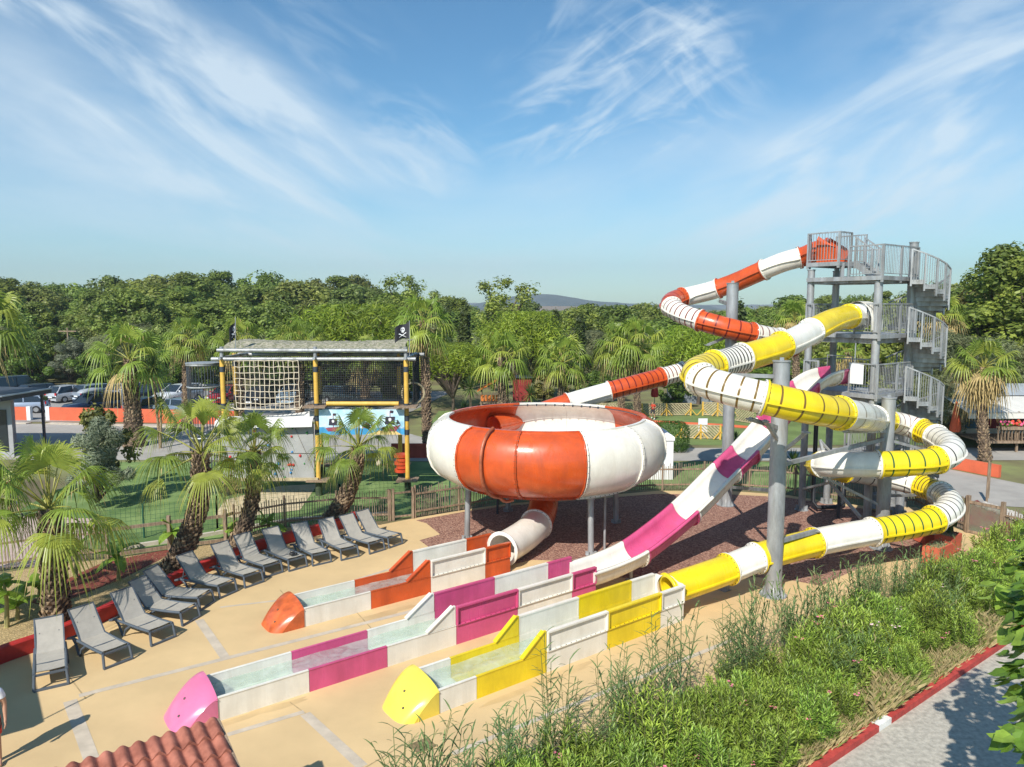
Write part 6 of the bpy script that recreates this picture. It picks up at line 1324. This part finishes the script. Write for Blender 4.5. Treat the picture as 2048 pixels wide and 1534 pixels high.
# sports ground fence panels
def slat_panel(label, a, b_, h, vee=True, posts=True):
    o = thing('slat_panel', label, 'fence panel', a); mb = MB(); d = (b_ - a); l = d.length; d.normalize(); n = int(l * 2 / .22); hl = l / 2
    for i in range(-int(h / .22) - 1, int(l / .22) + int(h / .22) + 1):
        x = i * .22
        for half in (0, 1):
            lo, hi = (0, hl) if half == 0 else (hl, l); sg = 1 if half == 0 else -1
            p0, p1 = (x, 0.08), (x + sg * h, h)
            pts = []
            for k in range(13):
                q = p0[0] + (p1[0] - p0[0]) * k / 12
                if lo <= q <= hi: pts.append((q, p0[1] + (p1[1] - p0[1]) * k / 12))
            if len(pts) > 1: mb.bar(a + d * pts[0][0] + UP * pts[0][1], a + d * pts[-1][0] + UP * pts[-1][1], .03, .095)
    mb.bar(a + UP * h, b_ + UP * h, .07, .06); mb.bar(a + UP * .08, b_ + UP * .08, .07, .06); mb.build('slats', WOODPALE, o)
    if posts:
        for q in (a, a.lerp(b_, .5), b_): mb = MB(); mb.bar(q, q + UP * (h + .05), .11, .11); mb.bar(q + Vector((-.45, -.1, .04)), q + Vector((0, -.08, .55)), .06); mb.bar(q + Vector((.45, -.1, .04)), q + Vector((0, -.08, .55)), .06); mb.build('post', YPOST, o)
slat_panel('slatted fence panel with yellow posts behind the red-shirted boy', G(1284, 832), G(1381, 831), .95); slat_panel('slatted fence panel left of the red-shirted boy, behind the bowl', G(1150, 830), G(1278, 831), .95, posts=False)
slat_panel('slatted fence panel right behind the thick post', G(1405, 831), G(1465, 834), 1.05); slat_panel('lower slatted fence panel behind the clipped bush', G(1362, 877), G(1440, 879), .9); slat_panel('long slatted fence panel behind the near thick post', G(1470, 842), G(1550, 856), 1.2, posts=False)
slat_panel('slatted fence panel behind the small play house', G(1020, 822), G(1060, 822), .8, posts=False)
mb = MB(); mb.bar(G(1295, 845) + UP * .1, G(1445, 853) + UP * .1, .14, .16); mb.bar(G(1445, 853) + UP * .1, G(1560, 862) + UP * .1, .14, .16); mb.build('ground_rail', OWALL, label='long orange beam on the turf edge behind the clipped bush', cat='beam')
mb = MB(); mb.box(G(1405, 873) + UP * .75, (.6, .04, .9)); mb.box(G(1405, 873) + UP * .2, (.06, .06, .4)); mb.build('notice_board', SIGNW, label='white notice board in front of the thick orange-tube post', cat='sign')
# clipped bush
p, _h = G(1342, 902), 1.75; o = thing('clipped_bush', 'round-cornered clipped green bush right of the bowl', 'bush', p); mb = MB(); r = random.Random(9)
for i in range(5200):
    d = Vector((r.uniform(-1, 1), r.uniform(-1, 1), r.uniform(-1, 1))); m_ = (abs(d.x) ** 5 + abs(d.y) ** 5 + abs(d.z) ** 5) ** .2; d = d / m_ * r.uniform(.88, 1.02); c = p + Vector((d.x * .98, d.y * .9, _h / 2 + d.z * _h / 2)); s = r.uniform(.03, .06); a = Vector((r.gauss(0, 1), r.gauss(0, 1), r.gauss(0, 1))).normalized(); b2 = a.cross(d).normalized() if a.cross(d).length > .01 else Vector((0, 0, 1)); a = (d.cross(b2).normalized() + d.normalized() * r.gauss(0, .5)).normalized(); mb.add([c - a * s, c - b2 * s * .6, c + a * s, c + b2 * s * .6], [(0, 1, 2, 3)], 1 if r.random() < .5 else 0)
mb.build('foliage', TG['box'], o)
# white tent, shed, playhouse, hut, parasols
CLOTH = mat('white_tent_cloth', (.80, .80, .82), .8, .04, 2, .3, 4)
p = Vector((G(1320, 975).x, 36.8, 0)); o = thing('white_tent', 'white cloth tent standing behind the picket fence beside the bowl', 'tent', p); mb = MB(); hw = .95; mb.add([p + Vector((sx * hw, sy * hw, z)) for z in (0, 2.1) for sx, sy in ((-1, -1), (1, -1), (1, 1), (-1, 1))], [(0, 1, 5, 4), (1, 2, 6, 5), (2, 3, 7, 6), (3, 0, 4, 7)], 0); mb.build('cloth_walls', CLOTH, o)
mb = MB(); mb.add([p + Vector((sx * 1.0, sy * 1.0, z)) for z in (1.95, 2.12) for sx, sy in ((-1, -1), (1, -1), (1, 1), (-1, 1))] + [p + UP * 2.75], [(0, 1, 5, 4), (1, 2, 6, 5), (2, 3, 7, 6), (3, 0, 4, 7), (4, 5, 8), (5, 6, 8), (6, 7, 8), (7, 4, 8)], 0); mb.build('cloth_roof', CLOTH, o)
p = Vector((X(1378, 66), 66, 0)); o = thing('grey_hut', 'blue-grey hut dappled with tree shadow behind the orange tube', 'hut', p); mb = MB(); mb.box(p + UP * 1.1, (3.4, 3, 2.2)); mb.build('wall', mat('blue_grey_cladding', (.20, .225, .25), .7, .15, 1), o); mb = MB(); mb.add([p + Vector(q) for q in ((-1.9, -1.7, 2.2), (1.9, -1.7, 2.2), (1.9, 1.7, 2.2), (-1.9, 1.7, 2.2), (-1.9, 0, 2.95), (1.9, 0, 2.95))], [(0, 1, 5, 4), (2, 3, 4, 5), (0, 4, 3), (1, 2, 5)]); mb.build('roof', WALLG, o)
p = Vector((X(1044, 64), 64, 0)); o = thing('red_shed', 'dark red shed between the palms behind the bowl', 'shed', p); mb = MB(); mb.box(p + UP * 1.2, (1.6, 1.6, 2.4)); mb.build('wall', mat('dark_red_boards', (.25, .02, .02), .7, .15, 3), o); mb = MB(); mb.box(p + UP * 2.45, (1.8, 1.9, .1)); mb.build('roof', ROOFG, o)
p = Vector((X(980, 60), 60, 0)); o = thing('play_house', 'small wooden play house with orange roof beside the thick palm', 'play house', p)
for sx in (-.7, .7):
    for sy in (-.7, .7): mb = MB(); mb.bar(p + Vector((sx, sy, 0)), p + Vector((sx, sy, 1.9)), .1); mb.build('post', WOOD, o)
mb = MB(); mb.box(p + UP * .75, (1.6, 1.6, .08)); mb.build('floor', WOOD, o); mb = MB(); mb.add([p + Vector(q) for q in ((-1.0, -.9, 1.75), (.9, -.9, 2.75), (.9, .9, 2.75), (-1.0, .9, 1.75))] + [p + Vector(q) for q in ((-1.0, -.9, 1.68), (.9, -.9, 2.68), (.9, .9, 2.68), (-1.0, .9, 1.68))], [(0, 1, 2, 3), (7, 6, 5, 4), (0, 4, 5, 1), (3, 2, 6, 7), (0, 3, 7, 4), (1, 5, 6, 2)]); mb.build('roof', mat('orange_play_panel', (.62, .17, .03), .6, .1, 3), o)
for k in range(5): mb = MB(); mb.box(p + Vector((-.6 + .3 * k, -.75, 1.15)), (.22, .03, .5)); mb.build('panel', MATS['orange_play_panel'], o)
def parasol(label, p, h, m_):
    o = thing('closed_parasol', label, 'parasol', p); mb = MB(); mb.cyl(p, p + UP * h, .03, n=8); mb.build('pole', GALV, o); mb = MB(); V = []; prof_ = [(.02, h + .05), (.10, h - .15), (.16, h * .72), (.25, h * .42), (.20, h * .36)]
    for i in range(16):
        a = 2 * math.pi * i / 16; kf = 1 + .28 * (i % 2); V += [p + Vector((r_ * kf * math.cos(a), r_ * kf * math.sin(a), z)) for r_, z in prof_]
    mb.add(V, [(i * 5 + j, ((i + 1) % 16) * 5 + j, ((i + 1) % 16) * 5 + j + 1, i * 5 + j + 1) for i in range(16) for j in range(4)], 0, True); mb.build('folded_canopy', m_, o)
REDC = mat('red_parasol_cloth', (.55, .03, .025), .8, .1, 4); parasol('closed bright red parasol under the orange tube by the grey hut', Vector((X(1309, 60), 60, 0)), 3.2, REDC); parasol('closed orange-red parasol left of the mobile home', Vector((X(1914, 44), 44, 0)), 2.8, mat('orange_parasol_cloth', (.65, .11, .04), .8, .1, 4))
# mobile home
MHY = 44; o = thing('mobile_home', 'mobile home with a white awning roof and wooden terrace at the right edge', 'mobile home', Vector((X(2010, MHY), MHY, 0)))
x0 = X(1952, MHY); mb = MB(); mb.box((x0 + 5, MHY + 3.2, 1.7), (9.6, 3.2, 2.4)); mb.build('wall', mat('cream_cladding', (.55, .50, .42), .7, .06, 2), o)
mb = MB(); V = [(x0 - .3, MHY + 1.3, 3.05), (x0 + 10, MHY + 1.3, 3.05), (x0 + 10, MHY + 3.2, 3.6), (x0 - .3, MHY + 3.2, 3.6), (x0 + 10, MHY + 5.1, 3.05), (x0 - .3, MHY + 5.1, 3.05)]; mb.add(V, [(0, 1, 2, 3), (3, 2, 4, 5), (0, 3, 5), (1, 4, 2)]); mb.build('roof', mat('ribbed_grey_roof', (.36, .39, .42), .5, .12, 3, .5, 20, vstretch=(4, .2, 1)), o)
mb = MB(); V = [(x0 - 1.2, MHY - 1.3, 2.35), (x0 + 9, MHY - 1.3, 2.35), (x0 + 9, MHY + 1.28, 3.0), (x0 - 1.2, MHY + 1.28, 3.0)]; V += [(a, b_, c - .04) for a, b_, c in V]; mb.add(V + [(x0 - 1.2, MHY - 1.32, 2.0), (x0 + 9, MHY - 1.32, 2.0)], [(0, 1, 2, 3), (7, 6, 5, 4), (0, 3, 7, 4), (1, 5, 6, 2), (4, 5, 9, 8)]); mb.build('awning', mat('grey_white_awning', (.62, .60, .55), .8, .08, 1.5, .2, 4), o)
mb = MB(); mb.box((x0 + 4.3, MHY - .1, .62), (9, 2.7, .12)); mb.build('terrace', WOOD, o)
for k in range(5): mb = MB(); mb.bar((x0 - .2 + k * 2, MHY - 1.2, 0), (x0 - .2 + k * 2, MHY - 1.2, 2.4), .1); mb.build('terrace_post', WOOD, o)
mb = MB()
for k in range(26): mb.bar((x0 + .6 + k * .2, MHY - 1.3, .65), (x0 + .6 + k * .2, MHY - 1.3, 1.55), .12, .03, ref=Vector((1, 0, 0)))
mb.bar((x0 + .5, MHY - 1.27, 1.5), (x0 + 6, MHY - 1.27, 1.5), .08, .08); mb.build('balustrade', WOOD, o)
for k, m_ in enumerate((mat('blue_door', (.03, .12, .2), .5), mat('dark_red_curtain', (.20, .02, .03), .8), GLASS, MATS['dark_red_curtain'])): mb = MB(); mb.box((x0 + .9 + k * 1.15, MHY + 1.57, 1.7), (.95, .05, 1.5)); mb.build('window' if k else 'door', m_, o)
p = Vector((x0 + 1.5, MHY - 1.35, 1.45)); o = thing('flower_box', 'box of pink and red geraniums on the mobile home balustrade', 'flower box', p); mb = MB(); mb.box(p, (1.6, .2, .2)); mb.build('box', WOOD, o); mb = MB(); r = random.Random(2)
for i in range(60):
    c = p + Vector((r.uniform(-.8, .8), r.uniform(-.15, .15), r.uniform(.12, .42))); mb.ball(c, r.uniform(.05, .1), 5, 0 if r.random() < .45 else (1 if abs(c.x - p.x) > .25 else 2))
mb.build('geraniums', [OL1, mat('geranium_pink', (.75, .12, .25), .7, .2, 8), mat('geranium_red', (.65, .06, .04), .7, .2, 8)], o)
o = thing('thin_stake', 'thin weathered wooden stake at the edge of the side road', 'stake', G(1973, 1006)); p = G(1973, 1006); mb = MB(); mb.cyl(p, p + UP * 1.85, .05, .04, n=8); mb.build('shaft', WOOD, o); mb = MB(); mb.cyl(p + Vector((.1, .05, .2)), p + Vector((.07, 0, 1.8)), .03, n=6); mb.build('side_stick', WOOD, o)
# planters
PLT = mat('coral_planter_paint', (.55, .115, .06), .8, .10, 3, .12, 25)
def planter(label, p, rz, L=1.0, W=.55, h=.6):
    o = thing('planter', label, 'planter', p); ca, sa = math.cos(rz), math.sin(rz); ax, ay = Vector((ca, sa, 0)), Vector((-sa, ca, 0)); mb = MB()
    for s in (-1, 1): mb.obox(p + ay * s * (W / 2 - .03) + UP * (h / 2 + .05), ax * L / 2, ay * .03, UP * h / 2); mb.obox(p + ax * s * (L / 2 - .03) + UP * (h / 2 + .05), ax * .03, ay * (W / 2 - .062), UP * h / 2)
    mb.build('box', PLT, o); mb = MB(); mb.obox(p + UP * (h - .02), ax * (L / 2 - .062), ay * (W / 2 - .062), UP * .03); mb.build('soil', STRAW, o)
    for s in (-1, 1): mb = MB(); mb.obox(p + ax * s * L * .33 + UP * .024, ax * .08, ay * W * .4, UP * .024); mb.build('foot', CONC, o)
    mb = MB(); r = random.Random(int(p.x * 100))
    for i in range(150):
        c = p + ax * r.uniform(-L * .4, L * .4) + ay * r.uniform(-W * .35, W * .35) + UP * (h + r.uniform(0, .12)); d = Vector((r.gauss(0, 1), r.gauss(0, 1), r.uniform(.2, 1.2))).normalized() * r.uniform(.04, .1); s_ = d.cross(UP).normalized() * .014; mb.add([c, c + d * .5 - s_, c + d, c + d * .5 + s_], [(0, 1, 2, 3)], 0)
    mb.build('plant', TG['olive'], o)
planter('coral planter box nearest the hedge with sparse succulents', G(1874, 1126), .64); planter('coral planter box standing behind the nearest one', G(1895, 1103), .64, .8); planter('shaded coral planter box under the tube bend', G(1862, 1085), .2, 1.0)
p = G(1895, 1100); o = thing('potted_shrub', 'small spindly green shrub growing in the second planter box', 'shrub', p + UP * .6); obj('crown', LAUR[0], o, (0, 0, .0), 0, (.35, .35, .8))
# red kerb
REDK = mat('red_painted_kerb', (.42, .05, .04), .75, .2, 5, .2, 25); mb = MB()
for k in range(42):
    a = K0 + EX * (-16 + k * 1.0); 
    if k == 18: continue
    mb.bar(a + EX * .004 + UP * .065, a + EX * .996 + UP * .065, .17, .14)
mb.build('kerb_red', REDK, kind='structure').name = 'kerb'
mb = MB(); mb.bar(K0 + EX * 2.504 + UP * .065, K0 + EX * 2.996 + UP * .065, .17, .14); mb.build('kerb_red_stone', REDK, kind='structure').name = 'kerb'
mb = MB(); a = K0 + EX * 2.0; mb.bar(a + EX * .004 + UP * .065, a + EX * .496 + UP * .065, .17, .14); mb.build('kerb_white_stone', mat('white_painted_kerb', (.72, .70, .66), .8, .15, 5), kind='structure').name = 'kerb'
mb = MB(); a = G(845, 1492); mb.box(a + UP * .012, (.42, .36, .012), .64); o_ = mb.build('drain_cover', mat('bronze_grating', (.22, .16, .08), .7, .3, 14), label='small square metal drain cover in the paving near the reeds', cat='drain cover')
mb = MB(); r = random.Random(12)
for i in range(240):
    q = r.random(); c = G(1975, 1016).lerp(G(2070, 1052), q) + Vector((r.uniform(-.3, .3), r.uniform(-.2, .5), .08)); s = r.uniform(.06, .14); mb.ball(c, s, 5, 0, r.uniform(.6, .9))
mb.build('rubble_edging', mat('pale_rubble', (.42, .39, .35), .9, .25, 5, .3, 20), kind='stuff', label='pale rubble stones edging the red flower bed')
# power pole behind the car park, lamp posts
for lb, px, pb, pt, zc in (('wooden power pole with a cross arm behind the car park', 141, 760, 655, 84), ('slim lamp post beside the stout palm', 247, 832, 742, 56), ('slim camera pole seen under the middle landing', 1708, 760, 672, 50)):
    b0, t = D(px, pb, zc), D(px, pt, zc); o = thing('pole', lb, 'pole', (b0.x, b0.y, 0)); mb = MB(); mb.cyl((b0.x, b0.y, 0), (t.x, b0.y, t.z), .12 if zc > 80 else .05, .08 if zc > 80 else .04, n=8); mb.build('shaft', WOOD if zc > 80 else GALV, o); mb = MB()
    if zc > 80: mb.bar((t.x - 1, b0.y, t.z - .4), (t.x + 1, b0.y, t.z - .4), .12)
    else: mb.bar((t.x - .05, b0.y, t.z - .05), (t.x + .4, b0.y, t.z), .08)
    mb.build('cross_arm' if zc > 80 else 'lamp_head', WOOD if zc > 80 else GALV, o)
# ================================================================ people
SKIN = mat('sun_tanned_skin', (.46, .25, .16), .55, .08, 6); HAIR = mat('dark_hair', (.03, .018, .012), .6)
def person(label, p, head, J, shirt, shorts, scale=1.0, sleeve=.55, short_len=.52, shoe=None):
    """J: joint positions in body space (x forward, y left, z up); grown with a skin surface and frozen to one mesh"""
    import bmesh
    E = []; names = list(J)
    links = [('pelvis', 'spine'), ('spine', 'chest'), ('chest', 'neck'), ('neck', 'jaw'), ('jaw', 'crown')]
    for s in 'LR':
        links += [('chest', 'sho' + s), ('sho' + s, 'elb' + s), ('elb' + s, 'wri' + s), ('wri' + s, 'palm' + s), ('pelvis', 'hip' + s), ('hip' + s, 'kne' + s), ('kne' + s, 'ank' + s), ('ank' + s, 'toe' + s)]
    RAD = dict(pelvis=(.15, .115), spine=(.135, .10), chest=(.165, .115), neck=(.058, .058), jaw=(.078, .085), crown=(.082, .095), sho=(.062, .062), elb=(.046, .046), wri=(.031, .027), palm=(.042, .02), hip=(.085, .085), kne=(.056, .056), ank=(.04, .04), toe=(.042, .03))
    V = [Vector(J[n]) for n in names]; rad = [RAD[n[:-1] if n[-1] in 'LR' else n] for n in names]; E = [(names.index(a), names.index(b_)) for a, b_ in links]
    for s in 'LR':
        w0, pm = Vector(J['wri' + s]), Vector(J['palm' + s]); d = (pm - w0).normalized(); sd = Vector((1, 0, 0)) - d * d.x; sd.normalize(); nn = d.cross(sd)
        for k, (off, ln) in enumerate(((-.028, .07), (-.010, .085), (.010, .08), (.027, .062))):
            a = len(V); V += [pm + sd * off + d * .03, pm + sd * off * 1.15 + d * (.03 + ln * .5) + nn * .006, pm + sd * off * 1.1 + d * (.03 + ln * .95) + nn * .022]; rad += [(.011, .011), (.009, .009), (.0075, .0075)]; E += [(names.index('palm' + s), a), (a, a + 1), (a + 1, a + 2)]
        a = len(V); V += [w0 + d * .045 + sd * .04, w0 + d * .085 + sd * .06]; rad += [(.012, .012), (.009, .009)]; E += [(names.index('palm' + s), a), (a, a + 1)]
    a = len(V); cr = Vector(J['jaw']); V += [cr + Vector((.098, 0, .03))]; rad += [(.016, .02)]; E += [(names.index('jaw'), a)]
    me = bpy.data.meshes.new('tmp'); me.from_pydata(V, E, []); o = bpy.data.objects.new('tmp', me); COL.objects.link(o); sm = o.modifiers.new('s', 'SKIN'); sm.use_smooth_shade = True
    for i, v in enumerate(me.skin_vertices[0].data): v.radius = rad[i]; v.use_root = (i == 0)
    sd_ = o.modifiers.new('d', 'SUBSURF'); sd_.levels = 2; sd_.render_levels = 2
    dg = bpy.context.evaluated_depsgraph_get(); bm_ = bpy.data.meshes.new_from_object(o.evaluated_get(dg)); bpy.data.objects.remove(o)
    root = thing('person', label, 'person', p, rz=head); root.scale = (scale, scale, scale)
    bm_.materials.clear(); bm_.materials.append(SKIN); bo = bpy.data.objects.new('body', bm_); COL.objects.link(bo); bo.parent = root
    def cloth(nm, fn, m_, off):
        mb = MB(); idx = {}; vs = []; fs = []
        for f in bm_.polygons:
            if fn(f.center):
                q = []
                for vi in f.vertices:
                    if vi not in idx: idx[vi] = len(vs); vs.append(bm_.vertices[vi].co + bm_.vertices[vi].normal * off)
                    q.append(idx[vi])
                fs.append(q)
        if fs: mb.add(vs, fs, 0, True); mb.build(nm, m_, root)
    zn = J['neck'][2]; zp = J['pelvis'][2]
    def dist(c, a, b_):
        a, b_ = Vector(J[a]), Vector(J[b_]); t = max(0, min(1, (c - a).dot(b_ - a) / (b_ - a).length_squared)); return (c - a - (b_ - a) * t).length, t
    def is_shirt(c):
        if c.z > zn - .01: return False
        for s in 'LR':
            d, t = dist(c, 'elb' + s, 'wri' + s)
            if d < .06 or (Vector(J['palm' + s]) - c).length < .14: return False
            d, t = dist(c, 'sho' + s, 'elb' + s)
            if d < .075 and t > .12: return t < sleeve
        return c.z > zp - .03
    def is_short(c):
        for s in 'LR':
            if (Vector(J['palm' + s]) - c).length < .13 or dist(c, 'elb' + s, 'wri' + s)[0] < .055: return False
        return c.z < zp + .03 and c.z > short_len
    cloth('shirt', is_shirt, shirt, .014); cloth('shorts', is_short, shorts, .017)
    cz = Vector(J['crown']); cloth('hair', lambda c: (c - cz).length < .14 and (c.z > cz.z + .02 or c.x < cz.x - .02), HAIR, .014)
    if shoe:
        cloth('shoes', lambda c: any((c - Vector(J['toe' + s])).length < .1 or ((c - Vector(J['ank' + s])).length < .09 and c.z < J['ank' + s][2] + .01) for s in 'LR'), shoe, .012)
    mb = MB(); jw = Vector(J['jaw'])
    for s in (-1, 1): mb.ball(jw + Vector((.082, s * .032, .055)), .012, 6, 0)
    mb.build('eyes', BLACK, root)
    return root
def stand(**k):
    J = dict(pelvis=(0, 0, .96), spine=(0, 0, 1.12), chest=(.0, 0, 1.32), neck=(.0, 0, 1.48), jaw=(.02, 0, 1.56), crown=(.015, 0, 1.66))
    for s, y in (('L', 1), ('R', -1)):
        J['sho' + s] = (0, .185 * y, 1.41); J['elb' + s] = (-.02, .24 * y, 1.13); J['wri' + s] = (.06, .25 * y, .89); J['palm' + s] = (.085, .25 * y, .81); J['hip' + s] = (0, .095 * y, .90); J['kne' + s] = (.02, .11 * y, .49); J['ank' + s] = (0, .115 * y, .085); J['toe' + s] = (.15, .13 * y, .035)
    J.update(k); return J
person('person in a white and blue top and red shorts at the left edge', Vector((-9.66, 12.95, 0)), math.radians(-60), stand(), mat('white_blue_top', (.60, .66, .74), .8, .25, 5, col2=(.75, .76, .78)), mat('red_white_shorts', (.62, .05, .03), .8, .1, 1), 1.02, short_len=.62)
person('boy in a red shirt and dark shorts running on the turf behind the bowl', G(1306, 839), math.radians(-150), stand(elbL=(-.14, .24, 1.18), wriL=(.06, .2, 1.12), palmL=(.13, .19, 1.14), elbR=(.10, -.25, 1.16), wriR=(.26, -.18, 1.26), palmR=(.32, -.17, 1.3), kneR=(.22, -.11, .56), ankR=(.02, -.115, .22), toeR=(.10, -.12, .10), kneL=(-.06, .11, .49), ankL=(-.12, .115, .10), toeL=(.03, .13, .035), chest=(.06, 0, 1.31), neck=(.08, 0, 1.47), jaw=(.10, 0, 1.55), crown=(.1, 0, 1.65)), mat('red_tshirt', (.60, .06, .03), .8), mat('dark_shorts', (.03, .03, .04), .8), .80, short_len=.58, shoe=SIGNW)
p = D(22, 950, 30); p.z = 0
person('person in an orange top walking on the terrace behind the fan palm', p, math.radians(-20), stand(kneL=(.12, .11, .5), ankL=(.2, .115, .1), toeL=(.34, .13, .05), ankR=(-.2, -.115, .12), toeR=(-.06, -.13, .04)), mat('orange_top', (.65, .12, .03), .8), mat('grey_shorts', (.2, .2, .22), .8), 1.0, shoe=BLACK)
# ================================================================ done
for o in list(COL.objects):
    if '_org' in o: del o['_org']
sc.cycles.max_bounces = 8; sc.cycles.transparent_max_bounces = 24; sc.cycles.volume_bounces = 0; sc.cycles.use_denoising = True
